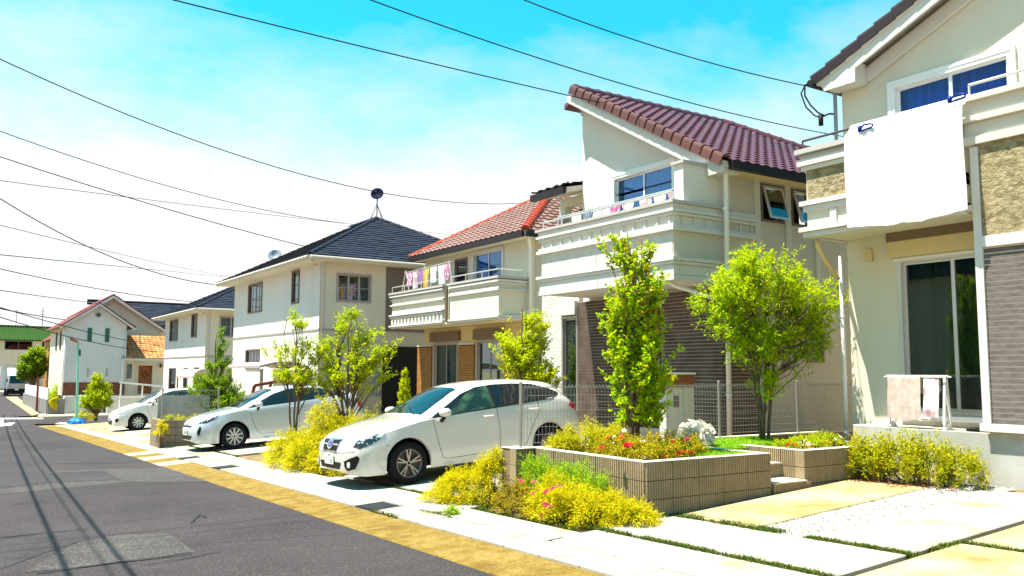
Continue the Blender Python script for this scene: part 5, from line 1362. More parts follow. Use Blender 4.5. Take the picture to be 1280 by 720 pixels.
        for i in range(ns):
            a0 = 2 * math.pi * i / ns + .3
            for da in ((-.16, .16) if pairs else (0,)):
                ca, sa = math.cos(a0 + da), math.sin(a0 + da); cb, sb_ = math.cos(a0 + da * .45), math.sin(a0 + da * .45)
                hw_ = spec['sw']; 
                p0 = Vector((cb * rr * .16, -tw * .78, sb_ * rr * .16)); p1 = Vector((ca * rr * .95, -tw * .92, sa * rr * .95))
                d = (p1 - p0).normalized(); s = Vector((-d.z, 0, d.x)) * hw_; y = Vector((0, .028, 0))
                rim.hexa([p0 - s * 1.1 + y, p0 + s * 1.1 + y, p1 + s + y, p1 - s + y, p0 - s * .9, p0 + s * .9, p1 + s * .8, p1 - s * .8])
        rim.lathe([(0.001, -tw * .80), (rr * .17, -tw * .80), (rr * .2, -tw * .7), (rr * .2, -tw * .4)], (0, 0, 0), 'Y', 20)
        dk_ = MB(); dk_.lathe([(0.001, -tw * .30), (rr * .9, -tw * .30)], (0, 0, 0), 'Y', 28)
        cap = MB(); cap.lathe([(0.001, -tw * .84), (rr * .10, -tw * .83), (rr * .11, -tw * .79)], (0, 0, 0), 'Y', 16)
        for i in range(5):
            a = 2 * math.pi * i / 5 + .6; cap.lathe([(0.001, -tw * .83), (.010, -tw * .82), (.010, -tw * .75)], (rr * .26 * math.cos(a), 0, rr * .26 * math.sin(a)), 'Y', 8)
        return ty.mesh('tyre', 'rubber', True), rim.mesh('rim', spec['rimm'], False), dk_.mesh('brake_disc', 'metal_dark', False), cap.mesh('hub_cap', 'black_plastic', False)
    tm, rm, dm, cm = wheel_meshes(); fixn(rm)
    for c in (wf, wr):
        for s in (-1, 1):
            o = inst(tm, 'wheel', t, (c, s * wy, rad), (0, 0, 0 if s < 0 else math.pi), local=True)
            for me, nm in ((rm, 'rim'), (dm, 'brake_disc'), (cm, 'hub_cap')):
                inst(me, nm, o, (0, 0, 0), local=True)
    return t
DIG = {'0': 'abcdef', '1': 'bc', '2': 'abged', '3': 'abgcd', '4': 'fgbc', '5': 'afgcd', '6': 'afgedc', '7': 'abc', '8': 'abcdefg', '9': 'abcdfg', '-': 'g'}
def number_plate(C, x, y, z, wd, h, tilt, big='71-52', small='530'):
    t = C['t']
    mb = MB(); mb.box(x - .012, x, y - wd / 2, y + wd / 2, z - h / 2, z + h / 2); p = part(mb, 'number_plate', 'plate_white', t, local=True)
    def seg(mb, cx, cz, w_, h_, ch):
        s = {'a': (-1, 1, 1, 1), 'g': (-1, 0, 1, 0), 'd': (-1, -1, 1, -1), 'f': (-1, 0, -1, 1), 'b': (1, 0, 1, 1), 'e': (-1, -1, -1, 0), 'c': (1, -1, 1, 0)}
        th = h_ * .12
        for c in DIG[ch]:
            a = s[c]; ya, za, yb, zb_ = cx - a[0] * w_ / 2, cz + a[1] * h_ / 2, cx - a[2] * w_ / 2, cz + a[3] * h_ / 2
            mb.box(x - .0145, x - .0121, min(ya, yb) - th / 2, max(ya, yb) + th / 2, min(za, zb_) - th / 2, max(za, zb_) + th / 2)
    for i, ch in enumerate(big): mb = MB(); seg(mb, y + wd * (.28 - i * .155), z - h * .14, wd * .09, h * .42, ch); part(mb, 'plate_digit', 'plate_green', p, local=True)
    for i, ch in enumerate(small): mb = MB(); seg(mb, y - wd * (-.02 + i * .07), z + h * .33, wd * .045, h * .17, ch); part(mb, 'plate_digit', 'plate_green', p, local=True)
def mirror(C, x, z, paint, s=-1, y0=.86):
    t = C['t']; mb = MB(); n = 10
    prof = [(-.01, .02, .03), (.02, .07, .055), (.07, .095, .07), (.12, .10, .068), (.15, .085, .055), (.155, .0, .0)]
    for (dx, ry, rz) in prof:
        for j in range(n):
            a = 2 * math.pi * j / n; mb.v.append((x + dx, s * (y0 + .12) + ry * math.cos(a), z + rz * math.sin(a)))
    for i in range(len(prof) - 1):
        for j in range(n): j2 = (j + 1) % n; mb.f.append((i * n + j, i * n + j2, (i + 1) * n + j2, (i + 1) * n + j))
    mb.f.append(tuple(range(n)))
    m = part(mb, 'door_mirror', paint, t, smooth=True, local=True)
    mb = MB(); mb.tube([(x + .09, s * (y0 - .03), z - .13), (x + .08, s * (y0 + .05), z - .10), (x + .08, s * (y0 + .10), z - .05)], [.035, .03, .035], 8); part(mb, 'mirror_foot', 'black_plastic', m, local=True)
def wiper(C, p, q):
    pts = []
    for i in range(9):
        a = p[0] + (q[0] - p[0]) * i / 8; b = p[1] + (q[1] - p[1]) * i / 8; h = C['hit']((a, b, 4), (0, 0, -1))
        if h: pts.append(h[0] + Vector((-.01, 0, .012)))
    mb = MB(); mb.tube(pts, .009, 6); part(mb, 'wiper', 'black_plastic', C['t'], local=True)
def handle(C, x, z, m):
    h = C['hit']((x, -3, z), (0, 1, 0))[0]; mb = MB()
    mb.tube([(x - .10, h.y + .005, z + .008), (x - .08, h.y - .022, z), (x + .08, h.y - .026, z - .004), (x + .11, h.y + .004, z)], [.012, .016, .016, .010], 8); part(mb, 'door_handle', m, C['t'], smooth=True, local=True)

# --- the near white hatchback
def det_hatch(C):
    d, s, t = C['decal'], C['seam'], C['t']
    ws = d([(1.24, -.66), (1.99, -.52), (1.99, .52), (1.24, .66)], 'T', 'windshield', 'car_glass', nc=10, nr=16)
    for vw in ('L', 'R'): d([(1.34, .955), (2.0, 1.285), (2.3, 1.372), (2.6, 1.392), (3.0, 1.388), (3.4, 1.352), (3.75, 1.26), (3.95, 1.165), (3.8, 1.105), (3.3, 1.066), (2.5, 1.022)], vw, 'window_surround', 'black_plastic', off=.0025, nc=40, nr=20)
    d([(1.62, .985), (1.66, 1.01), (2.12, 1.30), (2.32, 1.355), (2.50, 1.375), (2.50, 1.035)], 'L', 'front_window', 'car_glass_green', nc=14, nr=14)
    d([(1.36, .97), (1.60, .985), (2.08, 1.285), (2.00, 1.265)], 'L', 'quarter_glass', 'car_glass', nc=8, nr=10)
    d([(2.56, 1.04), (2.56, 1.375), (2.95, 1.375), (3.28, 1.345), (3.34, 1.08)], 'L', 'rear_window', 'car_glass', nc=14, nr=12)
    d([(3.40, 1.085), (3.34, 1.335), (3.62, 1.275), (3.86, 1.185), (3.80, 1.135), (3.60, 1.095)], 'L', 'rear_quarter_glass', 'car_glass', nc=12, nr=12)
    for sd_ in ('R',):
        d([(1.45, .985), (2.12, 1.30), (2.50, 1.375), (3.28, 1.345), (3.80, 1.15), (3.60, 1.095), (2.5, 1.035)], sd_, 'side_window', 'car_glass', nc=20, nr=14)
    d([(3.95, -.50), (4.20, -.54), (4.20, .54), (3.95, .50)], 'T', 'rear_glass', 'car_glass', nc=8, nr=8)
    s([(1.36, .965), (2.0, 1.275), (2.3, 1.365), (2.6, 1.385), (3.0, 1.38), (3.4, 1.345), (3.75, 1.25), (3.92, 1.17)], 'L', 'window_trim', .008)
    s([(1.30, .95), (1.9, .99), (2.5, 1.022), (3.3, 1.066), (3.7, 1.09), (3.92, 1.16)], 'L', 'window_trim', .007, 'black_plastic')
    s([(1.36, .92), (1.40, .70), (1.46, .46), (1.50, .335), (1.62, .315)], 'L'); s([(1.62, .315), (2.55, .335)], 'L'); s([(2.53, 1.02), (2.56, .7), (2.55, .335)], 'L'); s([(3.36, 1.06), (3.36, .90), (3.22, .70), (3.10, .45), (2.98, .335), (2.55, .335)], 'L')
    s([(.42, .79), (.75, .86), (1.1, .915), (1.30, .945)], 'L', 'hood_gap', .003); s([(.55, .63), (.60, .60)], 'L')
    # front: grille, lamps, bumper openings
    g = d([(-.33, .735), (.33, .735), (.26, .565), (-.26, .565)], 'F', 'grille', 'black_plastic', off=.006, nc=12, nr=8)
    gp = g if g else t
    for (z0, z1, hw_) in ((.715, .735, .34), (.645, .668, .30), (.562, .574, .27)):
        d([(-hw_, z0), (-hw_, z1), (hw_, z1), (hw_, z0)], 'F', 'grille_bar', 'chrome', gp, off=.014, nc=14, nr=3)
    d([(.085 * math.cos(a), .655 + .046 * math.sin(a)) for a in [2 * math.pi * i / 18 for i in range(18)]], 'F', 'emblem', 'emblem_blue', gp, off=.022, nc=8, nr=8)
    for (yy, zz) in ((-.045, .668), (.0, .66), (.02, .64), (.045, .65), (.03, .672), (-.02, .645)):
        d([(yy - .008, zz), (yy, zz + .008), (yy + .008, zz), (yy, zz - .008)], 'F', 'emblem_star', 'chrome', gp, off=.026, nc=2, nr=2)
    d([(.115 * math.cos(a), .655 + .068 * math.sin(a)) for a in [2 * math.pi * i / 18 for i in range(18)]], 'F', 'emblem_ring', 'chrome', gp, off=.018, nc=8, nr=8)
    for sg, vw in ((-1, 'L'), (1, 'R')):
        hl = d([(.085, .610), (.16, .715), (.40, .775), (.60, .845), (.50, .735), (.34, .655), (.17, .600)], vw, 'headlight', 'lamp_glass', off=.006, nc=14, nr=8)
        if hl: d([(.42, .745), (.47, .79), (.585, .836), (.50, .745)], vw, 'lamp_tip', 'lamp_clear', hl, off=.010, nc=8, nr=6)
        fg = d([(sg * .50, .42), (sg * .73, .505), (sg * .76, .47), (sg * .70, .31), (sg * .58, .285), (sg * .51, .34)], 'F', 'fog_lamp_recess', 'black_plastic', off=.006, nc=10, nr=8)
        h = C['hit']((-3, sg * .60, .37), (1, 0, 0))
        if fg and h:
            mb = MB(); mb.lathe([(.001, -.02), (.04, -.018), (.048, .0)], tuple(h[0]), 'X', 16); part(mb, 'fog_lamp', 'lamp_clear', fg, local=True)
    d([(-.42, .40), (.42, .40), (.36, .30), (-.36, .30)], 'F', 'air_intake', 'black_plastic', off=.005, nc=12, nr=5)
    h = C['hit']((-3, 0, .45), (1, 0, 0))[0]; number_plate(C, h.x - .015, 0, .445, .33, .165, 0, '71-52', '530')
    s([(-.70, .56), (-.45, .545), (0, .535), (.45, .545), (.7, .56)], 'F', 'bumper_gap', .003)
    for sg, vw in ((-1, 'L'), (1, 'R')):
        d([(4.02, .93), (4.13, 1.015), (4.28, .97), (4.37, .86), (4.25, .84)], vw, 'taillight', 'tail_red', off=.008, nc=10, nr=8)
        mirror(C, 1.42, 1.03, 'paint_pearl', sg)
    handle(C, 2.37, .90, 'paint_pearl'); handle(C, 3.27, .945, 'paint_pearl')
    wiper(C, (1.22, -.5), (1.40, .05)); wiper(C, (1.22, .0), (1.42, .5))
    s([(.45, -.62), (.30, -.5), (.20, -.3), (.17, 0), (.20, .3), (.30, .5)], 'T', 'hood_gap', .003)
HATCH = dict(L=4.415, wf=.915, wr=3.56, rad=.318, spokes=5, pairs=True, sw=.013, rimm='alloy', detail=det_hatch,
    top=[(0, .60), (.04, .70), (.10, .755), (.35, .85), (.75, .935), (1.15, 1.0), (1.22, 1.02), (1.6, 1.215), (1.98, 1.385), (2.2, 1.435), (2.6, 1.465), (3.0, 1.463), (3.5, 1.425), (3.92, 1.35), (4.05, 1.25), (4.26, 1.0), (4.36, .86), (4.40, .70), (4.415, .55)],
    belt=[(0, .53), (.05, .61), (.15, .68), (.4, .765), (.8, .855), (1.2, .925), (1.6, .965), (2.5, 1.015), (3.3, 1.06), (3.8, 1.10), (4.05, 1.06), (4.25, .95), (4.38, .80), (4.415, .50)],
    rail=[(0, .555), (.05, .635), (.15, .715), (.4, .815), (.8, .905), (1.2, .975), (1.6, 1.155), (2.0, 1.315), (2.3, 1.385), (2.7, 1.41), (3.2, 1.39), (3.6, 1.325), (3.9, 1.24), (4.08, 1.13), (4.26, .985), (4.38, .83), (4.415, .53)],
    yb=[(0, .40), (.03, .52), (.09, .64), (.2, .735), (.4, .80), (.8, .845), (1.3, .845), (2.5, .84), (3.3, .82), (3.9, .75), (4.2, .66), (4.37, .54), (4.415, .42)],
    ym=[(0, .44), (.03, .57), (.09, .69), (.2, .785), (.4, .845), (.8, .872), (1.4, .865), (2.5, .868), (3.4, .872), (3.9, .84), (4.2, .765), (4.37, .63), (4.415, .48)],
    yr=[(0, .34), (.05, .50), (.15, .62), (.4, .70), (.8, .745), (1.2, .755), (1.6, .67), (2.0, .595), (2.6, .575), (3.3, .56), (3.9, .52), (4.1, .56), (4.3, .52), (4.415, .36)],
    low=[(0, .27), (.08, .22), (.3, .19), (.6, .19), (1.3, .205), (2.5, .215), (3.2, .215), (4.0, .24), (4.3, .28), (4.415, .34)])
SLOPE = math.atan(.06)
def park(spec, fx, cy, label, paint, rear=0.0):
    """front axle at depth fx, middle line at cy, nose to the road"""
    x = fx - spec['wf'] * math.cos(SLOPE)
    return car(spec, (x, cy, G(x, cy) + .026), (math.atan(-.0235), -SLOPE, 0), label, paint)
park(HATCH, 6.0, 12.72, 'pearl white hatchback with blue oval emblem parked by the block planter', 'paint_pearl')

# --- silver liftback
def det_lift(C):
    d, s, t = C['decal'], C['seam'], C['t']
    d([(1.10, -.70), (2.02, -.54), (2.02, .54), (1.10, .70)], 'T', 'windshield', 'car_glass', nc=10, nr=16)
    for vw in ('L', 'R'): d([(1.32, .97), (2.0, 1.275), (2.4, 1.375), (2.7, 1.385), (3.1, 1.368), (3.6, 1.265), (4.08, 1.12), (3.4, 1.09), (2.6, 1.04)], vw, 'window_surround', 'black_plastic', off=.0025, nc=40, nr=20)
    d([(1.52, 1.0), (2.06, 1.285), (2.38, 1.355), (2.56, 1.365), (2.56, 1.05)], 'L', 'front_window', 'car_glass', nc=14, nr=12)
    d([(2.62, 1.055), (2.62, 1.365), (3.05, 1.35), (3.40, 1.29), (3.42, 1.10)], 'L', 'rear_window', 'car_glass', nc=14, nr=12)
    d([(3.47, 1.11), (3.45, 1.275), (3.75, 1.205), (4.0, 1.13)], 'L', 'rear_quarter_glass', 'car_glass', nc=10, nr=8)
    d([(1.5, 1.0), (2.06, 1.285), (2.4, 1.355), (3.05, 1.35), (4.0, 1.13), (2.5, 1.05)], 'R', 'side_window', 'car_glass', nc=20, nr=12)
    d([(3.3, -.50), (4.25, -.58), (4.25, .58), (3.3, .50)], 'T', 'rear_glass', 'car_glass', nc=8, nr=8)
    s([(1.34, .93), (1.40, .66), (1.50, .40), (1.6, .32), (2.58, .34), (2.60, .7), (2.58, 1.04)], 'L'); s([(3.40, 1.08), (3.38, .85), (3.2, .60), (3.05, .34), (2.58, .34)], 'L')
    s([(1.30, .965), (2.0, 1.265), (2.4, 1.37), (2.7, 1.38), (3.1, 1.362), (3.6, 1.26), (4.05, 1.12)], 'L', 'window_trim', .008)
    for sg, vw in ((-1, 'L'), (1, 'R')):
        hl = d([(.12, .66), (.20, .735), (.36, .775), (.62, .86), (.46, .755), (.30, .69)], vw, 'headlight', 'lamp_glass', off=.006, nc=12, nr=6)
        d([(.36, .735), (.40, .76), (.56, .83), (.52, .80)], vw, 'turn_lamp', 'tail_red', off=.010, nc=8, nr=5)
        fg = d([(.10, .50), (.16, .62), (.19, .60), (.15, .42), (.11, .38)], vw, 'fog_lamp', 'black_plastic', off=.006, nc=6, nr=8)
        d([(4.25, .80), (4.28, 1.0), (4.38, .95), (4.45, .70)], vw, 'taillight', 'tail_red', off=.006, nc=6, nr=8)
        mirror(C, 1.46, 1.05, 'paint_silver', sg, .85)
    d([(-.52, .40), (.52, .40), (.40, .30), (-.40, .30)], 'F', 'air_intake', 'black_plastic', off=.005, nc=12, nr=5)
    d([(-.42, .64), (.42, .64), (.40, .60), (-.40, .60)], 'F', 'grille', 'black_plastic', off=.005, nc=12, nr=4)
    d([(.07 * math.cos(a), .675 + .045 * math.sin(a)) for a in [2 * math.pi * i / 16 for i in range(16)]], 'F', 'emblem', 'chrome', off=.016, nc=8, nr=6)
    h = C['hit']((-3, 0, .48), (1, 0, 0))[0]; number_plate(C, h.x - .015, 0, .49, .33, .165, 0, '38-04', '500')
    handle(C, 2.45, .93, 'paint_silver'); handle(C, 3.30, .96, 'paint_silver')
LIFT = dict(L=4.54, wf=.95, wr=3.65, rad=.315, spokes=10, sw=.020, rimm='alloy_silver', detail=det_lift,
    top=[(0, .58), (.05, .70), (.12, .76), (.35, .85), (.75, .94), (1.05, .995), (1.5, 1.205), (2.0, 1.395), (2.3, 1.455), (2.65, 1.47), (3.1, 1.435), (3.6, 1.345), (4.1, 1.22), (4.33, 1.14), (4.42, .95), (4.50, .75), (4.54, .5)],
    belt=[(0, .52), (.06, .61), (.15, .68), (.4, .78), (.8, .88), (1.3, .945), (2.0, .995), (2.7, 1.04), (3.4, 1.085), (4.0, 1.105), (4.3, 1.05), (4.45, .85), (4.54, .46)],
    rail=[(0, .55), (.06, .64), (.15, .72), (.4, .82), (.8, .915), (1.1, .965), (1.5, 1.13), (2.0, 1.325), (2.4, 1.39), (2.8, 1.40), (3.3, 1.345), (3.8, 1.23), (4.2, 1.125), (4.38, 1.02), (4.48, .80), (4.54, .48)],
    yb=[(0, .38), (.03, .50), (.1, .64), (.22, .74), (.45, .81), (.9, .845), (2.6, .84), (3.5, .80), (4.1, .72), (4.4, .60), (4.54, .45)],
    ym=[(0, .42), (.03, .56), (.1, .70), (.22, .80), (.45, .86), (.9, .878), (2.6, .875), (3.6, .878), (4.1, .83), (4.4, .70), (4.54, .5)],
    yr=[(0, .32), (.06, .5), (.15, .62), (.45, .71), (.8, .75), (1.1, .765), (1.6, .66), (2.0, .60), (2.6, .575), (3.3, .555), (4.0, .57), (4.4, .54), (4.54, .38)],
    low=[(0, .27), (.1, .21), (.4, .18), (1.4, .19), (3.2, .20), (4.2, .25), (4.54, .34)])
park(LIFT, 6.12, 22.45, 'silver liftback with tilted lamps parked beyond the golden conifer shrubs', 'paint_silver')
# --- small white compact
def det_comp(C):
    d, s, t = C['decal'], C['seam'], C['t']
    d([(.95, -.66), (1.75, -.54), (1.75, .54), (.95, .66)], 'T', 'windshield', 'car_glass', nc=10, nr=14)
    for vw in ('L', 'R'): d([(1.1, .94), (1.8, 1.295), (2.2, 1.38), (2.6, 1.38), (3.1, 1.30), (3.2, 1.22), (3.08, 1.08), (2.4, 1.02)], vw, 'window_surround', 'black_plastic', off=.0025, nc=30, nr=18)
    d([(1.30, .98), (1.85, 1.30), (2.15, 1.36), (2.28, 1.37), (2.28, 1.03)], 'L', 'front_window', 'car_glass_green', nc=12, nr=12)
    d([(2.34, 1.035), (2.34, 1.37), (2.85, 1.34), (3.12, 1.28), (3.05, 1.09)], 'L', 'rear_window', 'car_glass', nc=12, nr=12)
    d([(1.3, .98), (1.85, 1.30), (2.28, 1.37), (3.12, 1.28), (3.05, 1.09)], 'R', 'side_window', 'car_glass', nc=14, nr=12)
    s([(1.16, .92), (1.22, .6), (1.36, .32), (2.3, .34), (2.31, 1.02)], 'L')
    for sg, vw in ((-1, 'L'), (1, 'R')):
        d([(.08, .60), (.16, .70), (.55, .83), (.42, .72), (.2, .62)], vw, 'headlight', 'lamp_clear', off=.006, nc=10, nr=6)
        d([(.06, .40), (.12, .50), (.20, .46), (.14, .34)], vw, 'fog_lamp', 'black_plastic', off=.006, nc=6, nr=5)
        mirror(C, 1.28, 1.02, 'paint_white', sg, .83)
    d([(-.45, .42), (.45, .42), (.36, .27), (-.36, .27)], 'F', 'air_intake', 'black_plastic', off=.005, nc=12, nr=5)
    h = C['hit']((-3, 0, .48), (1, 0, 0))[0]; number_plate(C, h.x - .015, 0, .48, .33, .165, 0, '25-69', '501')
    handle(C, 2.18, .91, 'paint_white')
COMP = dict(L=4.0, wf=.83, wr=3.38, rad=.295, spokes=9, sw=.024, rimm='alloy_silver', detail=det_comp,
    top=[(0, .56), (.05, .68), (.12, .74), (.35, .84), (.65, .93), (.92, .99), (1.3, 1.19), (1.75, 1.385), (2.1, 1.44), (2.5, 1.45), (3.0, 1.41), (3.5, 1.33), (3.72, 1.2), (3.88, .95), (3.96, .75), (4.0, .5)],
    belt=[(0, .5), (.06, .59), (.15, .66), (.4, .765), (.8, .87), (1.2, .93), (1.8, .985), (2.4, 1.03), (3.1, 1.085), (3.5, 1.09), (3.75, .98), (3.92, .75), (4.0, .45)],
    rail=[(0, .53), (.06, .62), (.15, .7), (.4, .8), (.8, .905), (1.0, .955), (1.4, 1.16), (1.8, 1.32), (2.2, 1.385), (2.6, 1.385), (3.1, 1.315), (3.5, 1.2), (3.76, 1.05), (3.92, .78), (4.0, .48)],
    yb=[(0, .38), (.03, .5), (.1, .62), (.22, .71), (.45, .78), (.9, .815), (2.4, .81), (3.2, .78), (3.7, .68), (3.9, .56), (4.0, .42)],
    ym=[(0, .42), (.03, .55), (.1, .67), (.22, .76), (.45, .825), (.9, .845), (2.4, .843), (3.3, .845), (3.7, .77), (3.9, .64), (4.0, .46)],
    yr=[(0, .32), (.06, .48), (.15, .6), (.45, .69), (.8, .72), (1.0, .73), (1.4, .63), (1.8, .58), (2.4, .555), (3.1, .53), (3.6, .51), (3.9, .46), (4.0, .34)],
    low=[(0, .25), (.1, .2), (.4, .18), (1.3, .19), (3.0, .2), (3.8, .26), (4.0, .33)])
park(COMP, 6.22, 35.4, 'small white compact car parked before the long grey wall by the crossing', 'paint_white')

# --- delivery truck at the end of the street
tk = thing('delivery_truck', 'white box delivery truck with red mark parked at the street end', 'truck', (6.6, 106, -1.22))
def tb(name, m, *b, par=None):
    mb = MB(); mb.bbox(*b); return part(mb, name, m, par or tk)
tb('cargo_box', 'paint_white', 5.35, 7.70, 107.2, 112, -.45, 1.92)
mb = MB(); mb.prism([(5.90, 105.75, -.75), (5.90, 105.70, .10), (5.90, 105.95, .95), (5.90, 106.15, 1.12), (5.90, 107.15, 1.15), (5.90, 107.15, -.75)], (1.75, 0, 0)); cab = part(mb, 'cab', 'paint_white', tk)
mb = MB(); mb.prism([(6.04, 105.66, .12), (7.52, 105.66, .12), (7.44, 105.92, .92), (6.12, 105.92, .92)], (0, -.02, 0)); part(mb, 'windshield', 'car_glass', cab)
mb = MB(); mb.prism([(5.91, 106.2, 1.13), (5.91, 107.1, 1.75), (5.91, 107.1, 1.13)], (1.73, 0, 0)); part(mb, 'wind_deflector', 'paint_white', cab)
tb('bumper', 'black_plastic', 5.87, 7.68, 105.55, 105.74, -1.0, -.45); tb('number_plate', 'plate_white', 6.6, 6.94, 105.53, 105.549, -.62, -.45)
tb('logo', 'logo_red', 6.3, 6.45, 107.17, 107.199, 1.40, 1.55); tb('logo_lettering', 'ink_grey', 6.65, 7.4, 107.18, 107.199, 1.42, 1.50); tb('side_mark', 'logo_red', 5.33, 5.349, 108, 108.6, .6, .9)
for sg, nm in ((5.97, 'headlight'), (7.38, 'headlight')): tb(nm, 'lamp_clear', sg, sg + .2, 105.66, 105.69, -.35, -.18)
for x in (5.85, 7.72): 
    mb = MB(); mb.box(x - .06, x + .06, 105.6, 105.66, .25, .6); part(mb, 'mirror', 'black_plastic', tk)
ty = MB(); ty.lathe([(.12, -.1), (.33, -.1), (.35, -.06), (.35, .06), (.33, .1), (.12, .1)], (0, 0, 0), 'X', 20); tm = ty.mesh('wheel', 'rubber')
for x in (5.98, 7.55):
    for yy in (106.5, 110.2): inst(tm, 'wheel', tk, (x, yy, -.87))
# ================================================================== block planters, steps, fences
def ribblock(ln, h, d, n, m, name='block'):
    """split-ribbed garden block, ribs on the -y face; origin at its lower front left corner"""
    mb = MB(); prof = [(0, d), (0, .008)]
    p = ln / n
    for i in range(n):
        prof += [(i * p + p * .18, 0.0), (i * p + p * .72, 0.002), (i * p + p * .82, .016), (i * p + p * .98, .014)]
    prof += [(ln, .008), (ln, d)]
    prof = prof[::-1]
    k = len(prof)
    mb.v = [(x, y, .0) for x, y in prof] + [(x, y, h) for x, y in prof]
    mb.f = [tuple(range(k - 1, -1, -1)), tuple(range(k, 2 * k))] + [(i, (i + 1) % k, k + (i + 1) % k, k + i) for i in range(k)]
    me = mb.mesh(name, m); fixn(me); return me
BM = ribblock(.392, .192, .14, 11, 'block')
BH = ribblock(.392, .092, .14, 11, 'block')
def blockrow(parent, a, b, z0, z1, rotz, me=BM, h=.2, ln=.4, caps=True):
    """courses of blocks from a to b (plan points), face to the right of a->b rotated by rotz"""
    a, b = Vector((*a, 0)), Vector((*b, 0)); L_ = (b - a).length; n = max(1, int(round(L_ / ln))); d = (b - a) / n; sc = d.length / ln
    rows = int(round((z1 - z0) / h))
    for r in range(rows):
        for i in range(n):
            o = inst(me, 'block', parent, a + d * i + Vector((0, 0, z0 + r * h)), (0, 0, rotz)); o.scale = (sc, 1, 1)
    return n
TOP = .60
pl = thing('planter_wall', 'ribbed block planter with tall katsura tree beside the pearl hatchback', 'planter', (7.4, 8.0, 0))
blockrow(pl, (6.38, 7.05), (8.38, 7.05), TOP - .8, TOP, 0)
blockrow(pl, (6.36, 9.12), (6.36, 7.06), TOP - .8, TOP, -math.pi / 2)
blockrow(pl, (8.39, 7.06), (8.39, 8.1), TOP - .4, TOP, math.pi / 2)
mb = MB(); mb.box(6.505, 7.55, 7.195, 9.12, -.2, TOP - .07); part(mb, 'soil', 'soil', pl)
mb = MB(); mb.box(6.362, 8.388, 7.052, 7.19, TOP - .004, TOP + .003); mb.box(6.362, 6.50, 7.191, 9.12, TOP - .004, TOP + .003); mb.box(8.25, 8.388, 7.191, 8.09, TOP - .004, TOP + .003); part(mb, 'coping', 'block_cap', pl)
mb = MB(); mb.box(6.09, 6.35, 9.125, 9.45, -.3, TOP - .005)
ep = part(mb, 'end_pier', 'block_plain', pl)
for k in range(5):
    inst(BM, 'block', pl, (6.08, 9.45, TOP - .2 * (k + 1)), (0, 0, -math.pi / 2)).scale = (.8, 1, 1) if k < 4 else (.8, 1, 1)
    inst(BM, 'block', pl, (6.07, 9.11, TOP - .2 * (k + 1)), (0, 0, 0)).scale = (.7, 1, 1)
mb = MB(); mb.box(6.07, 6.36, 9.10, 9.46, TOP - .004, TOP + .004); part(mb, 'coping', 'block_cap', pl)
st = thing('garden_steps', 'two ribbed block steps between the planters up to the lawn', 'steps', (8.7, 7.3, 0))
blockrow(st, (8.40, 7.02), (8.98, 7.02), .04, .24, 0, h=.2, ln=.29); blockrow(st, (8.40, 7.40), (8.98, 7.40), .22, .42, 0, h=.2, ln=.29)
mb = MB(); mb.box(8.40, 8.98, 7.165, 7.53, -.1, .235); mb.box(8.40, 8.98, 7.0, 7.42, .2351, .25); part(mb, 'tread', 'block_cap', st)
mb = MB(); mb.box(8.40, 8.98, 7.545, 7.9, .1, .415); mb.box(8.40, 8.98, 7.39, 7.9, .4151, .43); part(mb, 'tread', 'block_cap', st)
p2 = thing('planter_wall', 'low ribbed block planter with small flowers beside the steps', 'planter', (9.8, 7.5, 0))
blockrow(p2, (8.99, 7.05), (10.75, 7.05), .0, TOP, 0); blockrow(p2, (8.99, 8.1), (8.99, 7.06), .0, TOP, -math.pi / 2)
mb = MB(); mb.box(8.992, 10.75, 7.052, 7.19, TOP - .004, TOP + .003); mb.box(8.992, 9.13, 7.191, 8.1, TOP - .004, TOP + .003); part(mb, 'coping', 'block_cap', p2)
mb = MB(); mb.box(9.135, 10.45, 7.195, 8.1, 0, TOP - .05); part(mb, 'soil', 'soil', p2)
# lawn behind the steps
mb = MB(); mb.box(8.395, 10.4, 8.105, 9.08, 0, TOP - .02); mb.box(8.42, 8.97, 7.91, 8.10, 0, TOP - .02); mb.box(7.551, 8.245, 7.195, 9.08, 0, TOP - .025); mb.box(8.2451, 8.394, 8.105, 9.08, 0, TOP - .022); struct(mb, 'lawn', 'grass_base')
sp2 = [(rng.uniform(7.5, 10.4), rng.uniform(7.2, 9.05), TOP - .03) for i in range(30000)]
blades('lawn_grass', [q for q in sp2 if q[0] < 8.24 or q[1] > 8.11 or (8.42 < q[0] < 8.97 and q[1] > 7.92)], 'short bright green lawn grass behind the block planters', 'grass', hmin=.02, hmax=.055)
lw = thing('boundary_wall', 'low block coping wall carrying the mesh fence', 'wall', (9.5, 9.2, 0))
mb = MB(); mb.box(6.51, 13.6, 9.125, 9.275, -.3, TOP - .02); part(mb, 'wall', 'block_plain', lw)
mb = MB(); mb.box(6.36, 13.6, 9.12, 9.28, TOP - .0195, TOP + .002); part(mb, 'coping', 'block_cap', lw)
